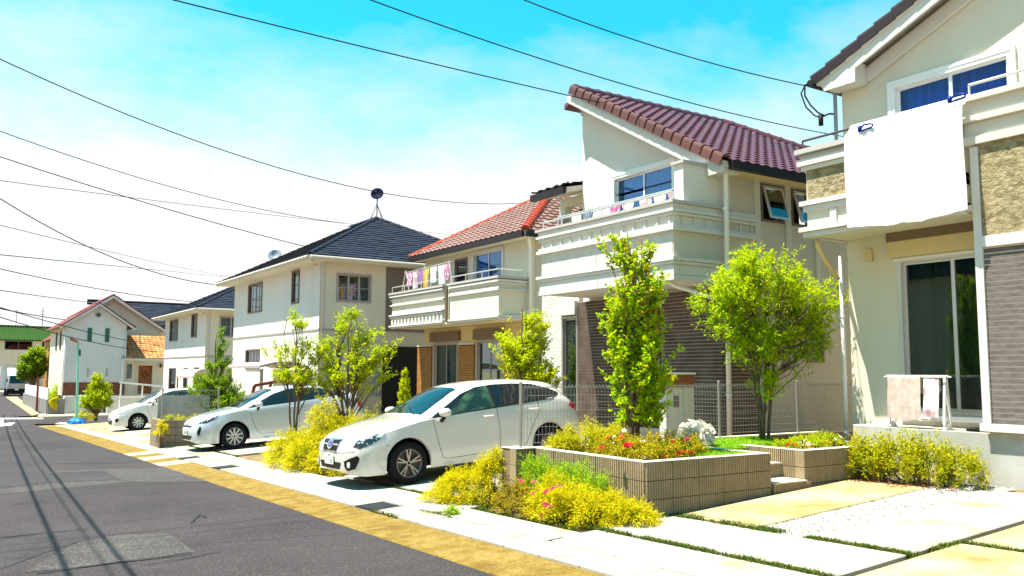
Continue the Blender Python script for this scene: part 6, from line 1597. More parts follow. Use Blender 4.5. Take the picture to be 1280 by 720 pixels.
def meshfence(label, pts, z0, z1, step, vp=.06, hp=.10):
    """welded wire fence panels between steel posts"""
    (x0, y0), (x1, y1) = pts; L_ = math.dist(*pts); n = max(1, int(round(L_ / step))); t = thing('mesh_fence', label, 'fence', (x0, y0, z0))
    for i in range(n + 1):
        f = i / n; x, y = x0 + (x1 - x0) * f, y0 + (y1 - y0) * f
        mb = MB(); mb.tube([(x, y, z0), (x, y, z1 + .03)], .022, 10); mb.lathe([(.001, z1 + .045), (.024, z1 + .03), (.024, z1 + .02)], (x, y, 0), 'Z', 10); part(mb, 'post', 'metal_grey', t)
    for i in range(n):
        mb = MB(); a = i / n; b = (i + 1) / n; k = int(L_ / n / vp)
        P = lambda f, z, o=0.0: (x0 + (x1 - x0) * f - o * (y1 - y0) / L_ , y0 + (y1 - y0) * f - .026 - o, z)
        for j in range(k + 1):
            f = a + (b - a) * (j + .5) / (k + 1)
            mb.tube([P(f, z0 + .04), P(f, z1 - .03), P(f, z1, .03), P(f, z1 - .05, .05)], .0026, 4, cap=False)
        zz = z0 + .06
        while zz < z1:
            mb.tube([P(a + .006, zz), P(b - .006, zz)], .0026, 4, cap=False); zz += hp
        mb.tube([P(a + .006, z1 - .03), P(b - .006, z1 - .03)], .0032, 4, cap=False)
        part(mb, 'wire_panel', 'metal_grey', t, fix=False)
meshfence('grey welded mesh fence on the low wall behind the katsura tree', ((6.2, 9.2), (13.4, 9.2)), TOP, TOP + .80, 1.75)
# gate pillar with intercom
gp = thing('gate_pillar', 'white gate pillar with brown cap and intercom behind the mesh fence', 'gate pillar', (8.75, 9.85, .1))
a0 = onY(832, 470, 9.85); a1 = onY(866, 470, 9.85)
mb = MB(); mb.box(a0[0], a0[0] + .36, 9.85, 10.0, .0, 1.33); part(mb, 'pillar', 'stucco_white', gp)
mb = MB(); mb.box(a0[0] + .36, a1[0], 9.83, 10.02, .0, 1.33); part(mb, 'side_panel', 'trim_cream', gp)
mb = MB(); mb.box(a0[0] - .12, a1[0], 9.82, 10.03, 1.331, 1.53); part(mb, 'cap', 'wood_door', gp)
mb = MB(); mb.box(a0[0] - .15, a1[0] + .02, 9.80, 10.05, 1.531, 1.56); part(mb, 'cap_slab', 'alu_white', gp)
mb = MB(); mb.box(a0[0] + .16, a0[0] + .26, 9.835, 9.849, 1.02, 1.20); part(mb, 'intercom', 'frame_brown', gp)
# block wall with mesh by the silver car
bw = thing('block_wall', 'short plain block wall with mesh panel beside the silver liftback', 'wall', (5.6, 24.8, G(5.6, 24.8)))
mp_ = MB().bbox(0, .392, 0, .14, 0, .192, .004).mesh('block', 'block_plain')
zz0 = G(5.0, 24.6) - .05
for r in range(4):
    for i in range(4): inst(mp_, 'block', bw, (4.98 + i * .4, 24.62, zz0 + r * .2))
    for i in range(3): inst(mp_, 'block', bw, (5.12, 24.77 + i * .4, zz0 + r * .2), (0, 0, math.pi / 2))
mb = MB(); mb.box(5.13, 6.56, 24.77, 25.9, zz0, zz0 + .74); part(mb, 'soil', 'soil', bw)
mb = MB(); mb.box(5.14, 6.56, 25.92, 25.99, zz0 + .3, zz0 + 1.40); part(mb, 'screen_panel', 'concrete', bw)
meshfence('small mesh fence panel standing on the short plain block wall', ((5.02, 24.72), (6.5, 24.72)), zz0 + .8, zz0 + 1.62, 1.5, .07, .10)
# long low walls behind the compact car
mb = MB(); mb.box(6.5, 12, 40.6, 40.8, -1.2, .35); mb.box(6.48, 12, 40.58, 40.82, .3501, .40)
solo(mb, 'garden_wall', 'stucco_grey', 'pale grey rendered garden wall right behind the compact car', 'wall', (9, 40.7, -.9))
# red pergola frame behind the liftback
pg = thing('wooden_frame', 'reddish brown slanting timber frame behind the liftback roof', 'frame', (8, 27, G(8, 27)))
A = [onY(305, 503, 27), onY(318, 482, 27), onY(362, 474, 27), onY(362, 492, 27), onY(340, 478, 27), onY(330, 500, 27)]
mb = MB(); mb.bar(A[1], A[2], .09); part(mb, 'top_rail', 'wood_red', pg)
mb = MB(); mb.bar((A[0][0], 27.0, G(7.6, 27)), A[1], .09); part(mb, 'post', 'wood_red', pg)
mb = MB(); mb.bar((A[2][0] - .03, 27.1, G(8.6, 27)), (A[2][0] - .03, 27.1, A[2][2] + .05), .10); part(mb, 'post', 'wood_red', pg)
mb = MB(); mb.bar((A[5][0], 27.1, G(8, 27) + .3), (A[4][0], 27.1, A[4][2]), .08); part(mb, 'brace', 'wood_red', pg)
# crumpled white bundle on the lawn
def unit_v(r): v = r.normal(size=3); return (v / np.linalg.norm(v)).tolist()
wb = onY(870, 540, 8.3)
rb = np.random.default_rng(5); mb = MB()
for q in range(95):          # ruffled folds
    d = Vector(unit_v(rb)); d.z = abs(d.z) * .9 + .05; d.normalize()
    c = Vector((d.x * .20, d.y * .18, d.z * .22 - .12)) * rb.uniform(.55, 1.0); a = d.orthogonal().normalized(); a.rotate(Matrix.Rotation(rb.uniform(0, 6.28), 3, d)); b = d.cross(a); w_ = rb.uniform(.07, .12); ph = rb.uniform(0, 6); n0 = len(mb.v)
    for u in range(6):
        for v in range(5):
            s_, t_ = (u / 5 - .5) * 2, v / 4
            mb.v.append(tuple(c + a * s_ * w_ * (.5 + .6 * t_) + d * (t_ * w_ * .75) + b * (w_ * .35 * math.sin(s_ * 3.2 + ph) * t_ + w_ * .5 * t_ * t_)))
    for u in range(5):
        for v in range(4): k = n0 + u * 5 + v; mb.f.append((k, k + 5, k + 6, k + 1))
mb.lathe([(.001, .10), (.10, .06), (.15, -.04), (.13, -.14), (.001, -.16)], (0, 0, 0), 'Z', 16)
me = mb.mesh('white_bundle', 'bundle_white', True)
o = bpy.data.objects.new('white_bundle', me); COL.objects.link(o); o.location = (wb[0], 8.3, TOP + .16)
tag(o, 'crumpled ruffled white bundle lying on the lawn by the tall tree', 'bundle')
# street light with a blue sheet round its foot
lp = thing('street_light', 'pale green street light pole with blue sheet wrapped round its foot', 'street light', (5.6, 46.9, G(5.6, 46.9)))
zl = G(5.6, 46.9)
mb = MB(); mb.tube([(5.6, 46.9, zl), (5.57, 46.9, zl + 2.0), (5.52, 46.9, zl + 3.95)], [.06, .055, .05], 10); part(mb, 'pole', 'pole_teal', lp)
mb = MB(); mb.tube([(5.52, 46.9, zl + 3.85), (5.45, 46.9, zl + 4.05), (5.10, 46.9, zl + 4.12)], .03, 8); part(mb, 'arm', 'pole_teal', lp)
mb = MB(); mb.prism([(5.15, 46.82, zl + 4.05), (5.5, 46.82, zl + 3.92), (5.48, 46.82, zl + 4.05), (5.12, 46.82, zl + 4.2)], (0, .18, 0)); part(mb, 'lamp_head', 'lamp_orange', lp)
mb = MB(); mb.box(5.56, 5.64, 46.8, 46.9, zl + 3.3, zl + 3.6); part(mb, 'control_box', 'metal_dark', lp)
mb = MB(); n = 14
for (r, h) in ((.42, .02), (.36, .16), (.22, .26), (.09, .30)):
    for j in range(n): a = 2 * math.pi * j / n; rr = r * (1 + .15 * math.sin(j * 2.3 + h * 9)); mb.v.append((5.6 + rr * math.cos(a), 46.9 + rr * math.sin(a), zl + h + .02 * math.sin(j * 1.7)))
for i in range(3):
    for j in range(n): j2 = (j + 1) % n; mb.f.append((i * n + j, i * n + j2, (i + 1) * n + j2, (i + 1) * n + j))
part(mb, 'ground_sheet', 'sheet_blue', lp)
mb = MB(); mb.poly([(4.75, 47.3, zl + .02), (5.35, 46.6, zl + .02), (5.45, 47.5, zl + .02), (5.0, 47.9, zl + .02)]); mb.prism([(4.75, 47.3, zl + .0), (5.35, 46.6, zl + .0), (5.45, 47.5, zl + .0), (5.0, 47.9, zl + .0)], (0, 0, .03))
solo(mb, 'white_board', 'plate_white', 'flat white board lying on the road by the street light', 'board', (5.1, 47.3, zl))
# ================================================================== plants
def leafmesh(C, D, Nn, ln, wd, shape='lance'):
    """numpy arrays: centres, directions, normals, lengths, widths -> verts, faces"""
    D = D / np.linalg.norm(D, axis=1, keepdims=True); S = np.cross(D, Nn); S /= (np.linalg.norm(S, axis=1, keepdims=True) + 1e-9)
    Nn = np.cross(S, D)
    ln = ln[:, None]; wd = wd[:, None]
    if shape == 'lance': q = [C, C + D * ln * .45 + S * wd * .5, C + D * ln - Nn * ln * .12, C + D * ln * .45 - S * wd * .5]
    else: q = [C, C + D * ln * .25 + S * wd * .42, C + D * ln * .70 + S * wd * .40, C + D * ln - Nn * ln * .1, C + D * ln * .70 - S * wd * .40, C + D * ln * .25 - S * wd * .42]
    k = len(q); V = np.stack(q, 1).reshape(-1, 3)
    return V, k
def build_leaves(name, V, k, m, parent, off):
    n = len(V) // k; me = bpy.data.meshes.new(name)
    me.vertices.add(len(V)); me.vertices.foreach_set('co', (V - np.array(off)).astype(np.float32).ravel())
    me.loops.add(len(V)); me.loops.foreach_set('vertex_index', np.arange(len(V), dtype=np.int32))
    me.polygons.add(n); me.polygons.foreach_set('loop_start', np.arange(n, dtype=np.int32) * k); me.polygons.foreach_set('loop_total', np.full(n, k, dtype=np.int32))
    me.materials.append(MATS[m]); me.update(calc_edges=True); me.validate()
    o = bpy.data.objects.new(name, me); COL.objects.link(o); o.parent = parent
    return o
def unit(r, n): v = r.normal(size=(n, 3)); return v / np.linalg.norm(v, axis=1, keepdims=True)
def tree(name, label, base, H, crown, nb, ntw, nl, leaf, m, seed, stems=1, spread=.15, rise=.6, trunk_r=.04, shape='lance', bare=.25, group=None, mat2=None, frac2=0.0, tw_len=.3, droop=0.0, taper=None, cat='tree'):
    """crown = list of (cx,cy,cz,rx,ry,rz) ellipsoids relative to base; leaves sit on twigs of real branches"""
    r = np.random.default_rng(seed); base = Vector(base); t = thing(name, label, cat, base, group)
    wood = MB(); paths = []
    for s in range(stems):
        a = 2 * math.pi * s / stems + r.uniform(0, .8); lean = spread * (r.uniform(.6, 1.1) if stems > 1 else r.uniform(0, .4)); hh = H * r.uniform(.78, .95); n = 9
        p = []
        for i in range(n + 1):
            f = i / n; off = lean * hh * f ** 1.15
            p.append(base + Vector((math.cos(a) * (off + (.05 if stems > 1 else 0)) + r.normal() * .012 * H * .3, math.sin(a) * (off + (.05 if stems > 1 else 0)) + r.normal() * .012 * H * .3, hh * f - (.03 if i == 0 else 0))))
        tr_ = trunk_r / math.sqrt(stems) * 1.3 if stems > 1 else trunk_r
        wood.tube(p, [tr_ * (1 - .85 * i / n) + .003 for i in range(n + 1)], 8); paths.append(p)
    TW = []   # twig segments
    for b in range(nb):
        e = crown[r.choice(len(crown), p=np.array([c[3] * c[4] * c[5] for c in crown]) / sum(c[3] * c[4] * c[5] for c in crown))]
        d = unit(r, 1)[0]; rad = r.uniform(.35, 1.0) ** .6
        tip = base + Vector((e[0] + d[0] * e[3] * rad, e[1] + d[1] * e[4] * rad, e[2] + d[2] * e[5] * rad))
        P = min(paths, key=lambda q: min((v - tip).length for v in q))
        hz = max(.08 * H, tip.z - base.z - rise * (Vector((tip.x, tip.y, 0)) - Vector((base.x, base.y, 0))).length - .1 * H)
        st = min(P, key=lambda v: abs(v.z - base.z - hz))
        mid = st.lerp(tip, .5) + Vector((r.normal() * .04, r.normal() * .04, .06 * H * r.uniform(.2, 1) - droop))
        L_ = (tip - st).length; pts = [st, st.lerp(mid, .55) + Vector((0, 0, .01)), mid, mid.lerp(tip, .55) + Vector((0, 0, .015)), tip]
        wood.tube(pts, [max(.004, trunk_r * .28 * (1 - .8 * i / 4)) for i in range(5)], 5, cap=False)
        for k in range(ntw):
            f = r.uniform(.35, 1.0) ** .7; i = min(3, int(f * 4)); q = pts[i].lerp(pts[i + 1], f * 4 - i)
            dd = (tip - st).normalized() * .7 + Vector(unit(r, 1)[0]) * .9 + Vector((0, 0, rise * .5)); dd.normalize()
            ll = tw_len * r.uniform(.4, 1.1); TW.append((np.array(q), np.array(q + dd * ll + Vector((0, 0, -droop * ll)))))
    for a, b in TW[::2]: wood.tube([a, b], [.0035, .0015], 3, cap=False)
    part(wood, 'trunk', 'bark', t, smooth=True, fix=False)
    A = np.array([q[0] for q in TW]); B = np.array([q[1] for q in TW]); n = len(A) * nl
    idx = np.repeat(np.arange(len(A)), nl); f = r.uniform(.1, 1.05, n)[:, None]
    C = A[idx] * (1 - f) + B[idx] * f + r.normal(size=(n, 3)) * leaf[0] * .25
    D = (B - A)[idx]; D = D / (np.linalg.norm(D, axis=1, keepdims=True) + 1e-9) * .6 + unit(r, n) * .8
    Nn = unit(r, n) * .7 + np.array([0, 0, 1.0])
    ln = leaf[0] * r.uniform(.65, 1.2, n); wd = leaf[1] * r.uniform(.7, 1.2, n)
    if mat2:
        zr = (C[:, 2] - base.z) / H; sel = r.uniform(size=n) < frac2 * np.clip((zr - .35) * 2.5, .15, 1.6)
        V, k = leafmesh(C[sel], D[sel], Nn[sel], ln[sel], wd[sel], shape); build_leaves('young_leaves', V, k, mat2, t, base)
        C, D, Nn, ln, wd = C[~sel], D[~sel], Nn[~sel], ln[~sel], wd[~sel]
    V, k = leafmesh(C, D, Nn, ln, wd, shape); build_leaves('crown', V, k, m, t, base)
    return t
def shrub(name, label, base, domes, n, leaf, m, seed, style='bush', group=None, cat='shrub', mat2=None, frac2=.3, shape='lance', stems=14, shade_core=None):
    """domes: (dx,dy,dz,rx,ry,rz) half ellipsoids; sprays of leaves point outwards from stems inside"""
    r = np.random.default_rng(seed); base = Vector(base); t = thing(name, label, cat, base, group)
    wts = np.array([d[3] * d[4] * d[5] for d in domes]) ** .75; wts /= wts.sum()
    ns = n // 9
    cd_ = unit(r, 34)
    di = r.choice(len(domes), ns, p=wts); d = cd_[r.integers(34, size=ns)] + r.normal(size=(ns, 3)) * .17; d /= np.linalg.norm(d, axis=1, keepdims=True); d[:, 2] = np.abs(d[:, 2]) * .95 + .02
    rad = r.uniform(.42, 1.0, ns) ** .55; dm = np.array(domes)[di]
    lump = 1 + .16 * np.sin(d[:, 0] * 7 + di) * np.cos(d[:, 1] * 6 + di * 2) + r.normal(size=ns) * .07
    O = np.array(base) + dm[:, :3] + d * dm[:, 3:] * (rad * lump)[:, None]
    out = d / np.linalg.norm(d, axis=1, keepdims=True)
    if style == 'mop': SD = out * .75 + r.normal(size=(ns, 3)) * .45 + np.array([0, 0, .15]); L_ = leaf[2]
    elif style == 'up': SD = out * .35 + r.normal(size=(ns, 3)) * .35 + np.array([0, 0, .9]); L_ = leaf[2]
    else: SD = out * .5 + r.normal(size=(ns, 3)) * .5 + np.array([0, 0, .45]); L_ = leaf[2]
    SD /= np.linalg.norm(SD, axis=1, keepdims=True)
    idx = np.repeat(np.arange(ns), 9); N_ = len(idx); f = np.tile(np.linspace(0, 1, 9), ns)[:, None]
    bend = np.array([0, 0, -1.0]) * (f ** 2) * (.55 if style == 'mop' else .1)
    C = O[idx] + (SD[idx] * f + bend) * L_ * r.uniform(.7, 1.2, N_)[:, None] + r.normal(size=(N_, 3)) * leaf[0] * .2
    sidev = unit(r, N_)
    D = SD[idx] * (1.0 if style == 'mop' else .5) + sidev * (.55 if style == 'mop' else .8) + bend * 1.2
    Nn = unit(r, N_) * .8 + np.array([0, 0, 1.0])
    keep = C[:, 2] > base.z + .01
    RD = (rad[idx] + .10 * (f[:, 0] - .5))[keep]
    C, D, Nn = C[keep], D[keep], Nn[keep]; N_ = len(C)
    ln = leaf[0] * r.uniform(.6, 1.25, N_); wd = leaf[1] * r.uniform(.7, 1.2, N_)
    st_ = MB()
    for i in range(stems):
        j = r.integers(ns); p = Vector(O[j]); b = base + Vector((r.normal() * .05 + dm[j][0] * .5, r.normal() * .05 + dm[j][1] * .5, -.02)); st_.tube([b, b.lerp(p, .5) + Vector((0, 0, .04)), p], [.009, .006, .003], 5, cap=False)
    part(st_, 'stem', 'bark', t, fix=False)
    if mat2:
        sel = r.uniform(size=N_) < frac2
        V, k = leafmesh(C[sel], D[sel], Nn[sel], ln[sel], wd[sel], shape); build_leaves('young_leaves', V, k, mat2, t, base)
        C, D, Nn, ln, wd, RD = C[~sel], D[~sel], Nn[~sel], ln[~sel], wd[~sel], RD[~sel]
    if shade_core:      # inner leaves coloured dark so the gaps look shaded
        sel = RD < shade_core[1]
        V, k = leafmesh(C[sel], D[sel], Nn[sel], ln[sel], wd[sel], shape); build_leaves('shaded_inner_foliage', V, k, shade_core[0], t, base)
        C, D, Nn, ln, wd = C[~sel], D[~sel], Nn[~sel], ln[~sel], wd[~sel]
    V, k = leafmesh(C, D, Nn, ln, wd, shape); build_leaves('foliage', V, k, m, t, base)
    return t
def flowers(parent, pts, m, s, seed, name='flower'):
    r = np.random.default_rng(seed); mb = MB()
    for k in range(6):
        a = k * math.pi / 3; c, d = math.cos(a), math.sin(a); n = len(mb.v)
        mb.v += [(0, 0, 0), (c * s * .6 - d * s * .38, d * s * .6 + c * s * .38, s * .22), (c * s, d * s, s * .12), (c * s * .6 + d * s * .38, d * s * .6 - c * s * .38, s * .22)]; mb.f.append((n, n + 1, n + 2, n + 3))
    for k in range(4):
        a = k * math.pi / 2 + .3; c, d = math.cos(a), math.sin(a); n = len(mb.v)
        mb.v += [(0, 0, 0), (c * s * .3 - d * s * .25, d * s * .3 + c * s * .25, s * .35), (c * s * .5, d * s * .5, s * .5), (c * s * .3 + d * s * .25, d * s * .3 - c * s * .25, s * .35)]; mb.f.append((n, n + 1, n + 2, n + 3))
    me = mb.mesh(name, m)
    for p in pts:
        o = inst(me, name, parent, p, (r.uniform(-.3, 1.0), r.uniform(-1.0, .2), r.uniform(0, 6))); o.scale = [r.uniform(.8, 1.25)] * 3
# tall katsura in the block planter
kb = (7.28, 8.25, .55)
tree('katsura_tree', 'tall narrow tree with round green leaves and bronze tips in the block planter', kb, 3.15,
     [(.0, .0, 1.0, .45, .45, .8), (.02, 0, 1.8, .44, .44, .7), (-.16, .18, 2.6, .12, .12, .50), (.22, -.18, 2.3, .16, .14, .42), (-.32, .22, 2.2, .12, .12, .4), (.05, .0, 2.45, .2, .2, .3), (.10, -.05, .6, .34, .34, .4), (.42, -.3, 1.35, .14, .14, .25)], 165, 7, 13, (.046, .044), 'leaf_katsura', 11, stems=2, spread=.05, rise=1.6, trunk_r=.035, shape='round', mat2='leaf_bronze', frac2=.30, tw_len=.22)
# multi-stemmed ash-like tree on the lawn
tb_ = onY(966, 552, 8.75)
tree('ash_tree', 'multi stemmed tree with fine feathery leaves on the lawn before the dark brick wall', (10.12, 8.62, .56), 2.95,
     [(-.05, .0, 2.35, .85, .65, .50), (-.72, .15, 2.0, .45, .5, .32), (1.0, -.2, 2.1, .50, .45, .36), (.85, -.15, 1.6, .45, .42, .36), (-.2, .0, 1.5, .6, .5, .32), (-.05, -.1, .85, .28, .28, .22)], 215, 7, 16, (.074, .024), 'leaf_ash', 23, stems=6, spread=.15, rise=.35, trunk_r=.040, tw_len=.26, droop=.15, mat2='leaf_lime', frac2=.35)
# lime green tree behind the hatchback
tree('young_tree', 'lime green leafy young tree between the hatchback and the white house wall', (9.55, 13.95, G(9.5, 14)), 3.05,
     [(-.05, 0, 1.7, .42, .42, .45), (.12, -.05, 2.3, .38, .38, .5), (-.25, .25, 1.9, .35, .35, .35), (.3, -.2, 1.45, .35, .35, .3)], 120, 8, 14, (.06, .032), 'leaf_lime', 31, stems=2, spread=.07, rise=1.2, trunk_r=.035, tw_len=.22)
# two trees in the bed between the cars
tree('garden_tree', 'slender open tree with layered light green leaves nearer the liftback', (6.55, 18.6, G(6.5, 18.6)), 3.15,
     [(0, 0, 1.75, .50, .50, .25), (-.3, .3, 2.15, .40, .40, .22), (.3, -.25, 2.3, .40, .40, .22), (.0, .0, 2.85, .28, .28, .20), (.35, .2, 1.55, .35, .35, .18)], 70, 6, 11, (.065, .036), 'leaf_lime', 41, stems=3, spread=.10, rise=.8, trunk_r=.035, tw_len=.24, mat2='leaf_tree', frac2=.4)
tree('garden_tree', 'bushy light green tree behind the hood of the pearl hatchback', (7.55, 18.0, G(7.5, 18)), 3.3,
     [(0, 0, 1.8, .65, .65, .40), (-.45, .4, 2.25, .45, .45, .30), (.45, -.35, 2.3, .50, .50, .35), (.0, .0, 2.85, .38, .38, .28), (.6, -.45, 1.75, .40, .40, .28), (-.5, .3, 1.6, .35, .35, .2)], 120, 6, 11, (.068, .038), 'leaf_lime', 47, stems=3, spread=.13, rise=.8, trunk_r=.045, tw_len=.26, mat2='leaf_tree', frac2=.5)
# conical conifer by the block wall
cz = G(6.6, 26.2)
tree('conifer', 'conical yellow green conifer beside the block wall and liftback', (6.85, 26.6, cz), 3.8,
     [(0, 0, .9, 1.0, .9, .5), (0, 0, 1.5, .80, .75, .5), (.1, 0, 2.0, .50, .50, .5), (.2, -.05, 2.75, .16, .16, .85), (.4, -.3, 1.0, .7, .7, .45)], 300, 8, 16, (.075, .028), 'leaf_thuja', 53, stems=1, spread=.02, rise=1.3, trunk_r=.05, tw_len=.20, mat2='leaf_dark', frac2=.15)
# small pointed thuja by the red roofed house
tree('conifer', 'small bright pointed thuja before the ochre brick pillars', (11.0, 22.2, G(11, 22)), 1.75, [(0, 0, .6, .20, .20, .5), (0, 0, 1.1, .15, .15, .5), (0, 0, 1.5, .06, .06, .2)], 120, 8, 12, (.06, .024), 'leaf_lime', 59, spread=.0, rise=1.6, trunk_r=.03, tw_len=.10)
# tree at the far gabled house and the street tree
tree('garden_tree', 'round yellow green shrub tree at the corner before the grey garden wall', (6.75, 49.0, -1.0), 2.5, [(0, 0, 1.05, .80, .8, .5), (.15, 0, 1.5, .6, .6, .4), (.1, 0, 2.0, .3, .3, .32), (-.5, 0, .75, .4, .4, .3)], 130, 7, 12, (.11, .055), 'leaf_tree', 61, stems=4, spread=.12, rise=.8, trunk_r=.07, tw_len=.3, mat2='leaf_goldgreen', frac2=.4)
tree('street_tree', 'dense round green tree beside the delivery truck', (7.7, 99, -1.22), 5.4, [(0, 0, 3.2, 1.5, 1.4, 1.2), (.2, 0, 4.2, 1.0, 1.0, .9), (-.3, 0, 2.5, 1.3, 1.2, .8)], 220, 7, 12, (.20, .10), 'leaf_dark', 67, stems=1, spread=.03, rise=.8, trunk_r=.14, tw_len=.5, mat2='leaf_tree', frac2=.5)
shrub('shrub', 'low bright green shrub behind the far white railing', (6.7, 66, -.6), [(0, 0, 0, .6, .8, 1.2)], 2600, (.12, .06, .3), 'leaf_tree', 69)
shrub('shrub', 'small golden tuft at the foot of the corner tree', (6.2, 48.6, -1.02), [(0, 0, 0, .5, .5, .45)], 1500, (.08, .03, .2), 'leaf_goldgreen', 70)
# golden conifer shrubs between the cars
g1 = Vector((6.05, 15.6, G(6.0, 15.6)))
shrub('golden_conifer', 'large golden thread leaved conifer shrub between the two parked cars', g1, [(-.2, -.2, 0, .60, .62, .62), (-.25, .75, 0, .55, .6, .65), (.35, .3, .1, .65, .65, .85), (.0, -.75, 0, .50, .45, .52), (.15, .35, .55, .28, .28, .75)], 34000, (.075, .012, .16), 'leaf_gold', 71, 'mop', mat2='leaf_goldgreen', frac2=.45, shade_core=('leaf_dark', .70))
shrub('shrub', 'golden green spreading shrub behind the large golden conifer', (7.4, 16.4, G(7.4, 16.4)), [(0, 0, 0, .8, .7, .95), (.9, -.2, 0, .8, .7, .95), (1.6, -.6, 0, .7, .6, 1.0)], 22000, (.06, .018, .14), 'leaf_goldgreen', 73, 'bush', mat2='leaf_azalea', frac2=.25, shade_core=('leaf_dark', .70))
shrub('shrub', 'dark green low shrub in the bed beside the golden conifer', (6.9, 15.3, G(6.9, 15.3)), [(0, 0, 0, .35, .35, .75)], 5000, (.06, .02, .12), 'leaf_dark', 75, 'bush')
# golden conifer beside the planter pier
shrub('golden_conifer', 'golden conifer shrub leaning on the planter end pier near the hatchback', (5.95, 9.72, G(5.95, 9.7)), [(-.15, .1, 0, .36, .40, .38), (.05, -.15, .0, .26, .30, .55), (-.3, .35, 0, .28, .28, .22), (.1, -.2, .38, .15, .15, .28)], 24000, (.05, .008, .13), 'leaf_gold', 77, 'mop', mat2='leaf_goldgreen', frac2=.25, shade_core=('leaf_dark', .70))
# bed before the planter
shrub('golden_conifer', 'low golden conifer spilling in front of the ribbed planter corner', (5.92, 7.45, G(5.9, 7.4)), [(0, .25, 0, .36, .42, .36), (.1, -.1, 0, .32, .34, .32), (.22, -.42, 0, .24, .28, .26), (-.05, .55, .0, .25, .3, .44)], 36000, (.05, .008, .13), 'leaf_gold', 79, 'mop', mat2='leaf_goldgreen', frac2=.35, shade_core=('leaf_dark', .70))
shrub('green_shrub', 'fresh green upright shrub against the ribbed planter face', (6.12, 8.3, G(6.1, 8.3)), [(0, .35, 0, .22, .40, .60), (.02, -.25, 0, .22, .36, .58), (.06, -.65, 0, .18, .25, .52)], 15000, (.042, .012, .10), 'leaf_green', 81, 'up', shade_core=('leaf_dark', .62))
az = shrub('azalea_shrub', 'bronze leaved azalea with pink blooms below the green shrub', (5.80, 8.65, G(5.8, 8.6)), [(0, 0, 0, .26, .34, .36), (.05, -.4, 0, .22, .26, .32)], 9000, (.035, .015, .09), 'leaf_azalea', 83, 'bush')
az2 = shrub('spirea_shrub', 'yellow green spirea bush on the planter beside the mesh fence', (6.98, 8.85, TOP - .06), [(-.05, .0, 0, .34, .30, .38), (.3, -.1, 0, .3, .3, .34), (-.28, .1, 0, .22, .22, .28)], 14000, (.034, .012, .09), 'leaf_spirea', 85, 'bush', mat2='leaf_goldgreen', frac2=.3, shade_core=('leaf_dark', .66))
az3 = shrub('azalea_shrub', 'yellow bronze azalea with red blooms at the foot of the tall tree', (6.95, 7.85, TOP - .06), [(-.1, .2, 0, .26, .28, .30), (.3, -.1, 0, .30, .28, .27), (.62, -.2, 0, .24, .24, .24), (-.05, -.15, 0, .22, .22, .2)], 13000, (.034, .014, .09), 'leaf_azalea', 87, 'bush', mat2='leaf_spirea', frac2=.45)
def fpts(lst, Y): return [onY(px, py, Y) for px, py in lst]
flowers(az, [onX(px, py, 5.56) for px, py in ((650, 602), (667, 617), (683, 615), (699, 608), (681, 630), (686, 634), (677, 645), (668, 603), (692, 611))], 'petal_pink', .042, 1)
flowers(az3, fpts([(841, 553), (832, 571), (855, 564), (863, 566), (849, 567), (790, 556), (777, 548), (784, 557), (760, 548), (752, 560)], 7.45), 'petal_red', .042, 2)
flowers(az3, fpts([(859, 549), (776, 543), (845, 574)], 7.55), 'petal_pink', .045, 3)
flowers(az3, fpts([(780, 538), (768, 546), (805, 572)], 7.6), 'petal_white', .035, 4)
# flowers in the low planter
fl = shrub('flower_clump', 'mixed low flowers along the coping of the low planter', (9.75, 7.55, TOP - .05), [(-.45, 0, 0, .2, .2, .12), (.0, .05, 0, .3, .25, .16), (.45, .1, 0, .3, .28, .18)], 5200, (.03, .014, .06), 'leaf_green', 89, 'bush', cat='flowers', mat2='leaf_spirea', frac2=.4)
flowers(fl, [onY(px, py, 7.45) for px, py in ((985, 556), (991, 557), (988, 553), (995, 556), (983, 559), (1004, 559))], 'petal_red', .035, 5)
flowers(fl, [onY(px, py, 7.45) for px, py in ((1000, 553), (1006, 551), (1010, 555), (1016, 556), (1003, 557), (1044, 549), (1050, 546), (1058, 552))], 'petal_white', .03, 6)
flowers(fl, [onY(px, py, 7.5) for px, py in ((1012, 560), (1033, 553), (1050, 551))], 'petal_orange', .03, 7)
# azalea hedge along the deck
shrub('azalea_hedge', 'yellow green azalea hedge in front of the concrete deck', (10.0, 6.25, G(10, 6.2)), [(-.02, .55, 0, .26, .32, .55), (.0, .15, 0, .28, .34, .60), (.0, -.25, 0, .28, .34, .54), (.0, -.62, 0, .26, .28, .46), (.1, .8, 0, .18, .2, .42)], 22000, (.040, .016, .10), 'leaf_hedge', 91, 'up', cat='hedge', stems=40, mat2='leaf_spirea', frac2=.35, shade_core=('leaf_dark', .70))
# dry leaves at its foot
mb = MB()
for i in range(260):
    x, yy = 9.72 + rng.normal() * .10, rng.uniform(5.5, 7.0); a = rng.uniform(0, 6); s = rng.uniform(.01, .022); z = G(x, yy) + .027
    mb.poly([(x + s * math.cos(a), yy + s * math.sin(a), z), (x - s * .5 * math.sin(a), yy + s * .5 * math.cos(a), z + .006), (x - s * math.cos(a), yy - s * math.sin(a), z), (x + s * .5 * math.sin(a), yy - s * .5 * math.cos(a), z + .004)])
o = bpy.data.objects.new('fallen_leaves', mb.mesh('fallen_leaves', 'wood_door')); COL.objects.link(o); tag(o, 'dry brown leaves fallen along the foot of the azalea hedge', 'leaves', None, 'stuff')
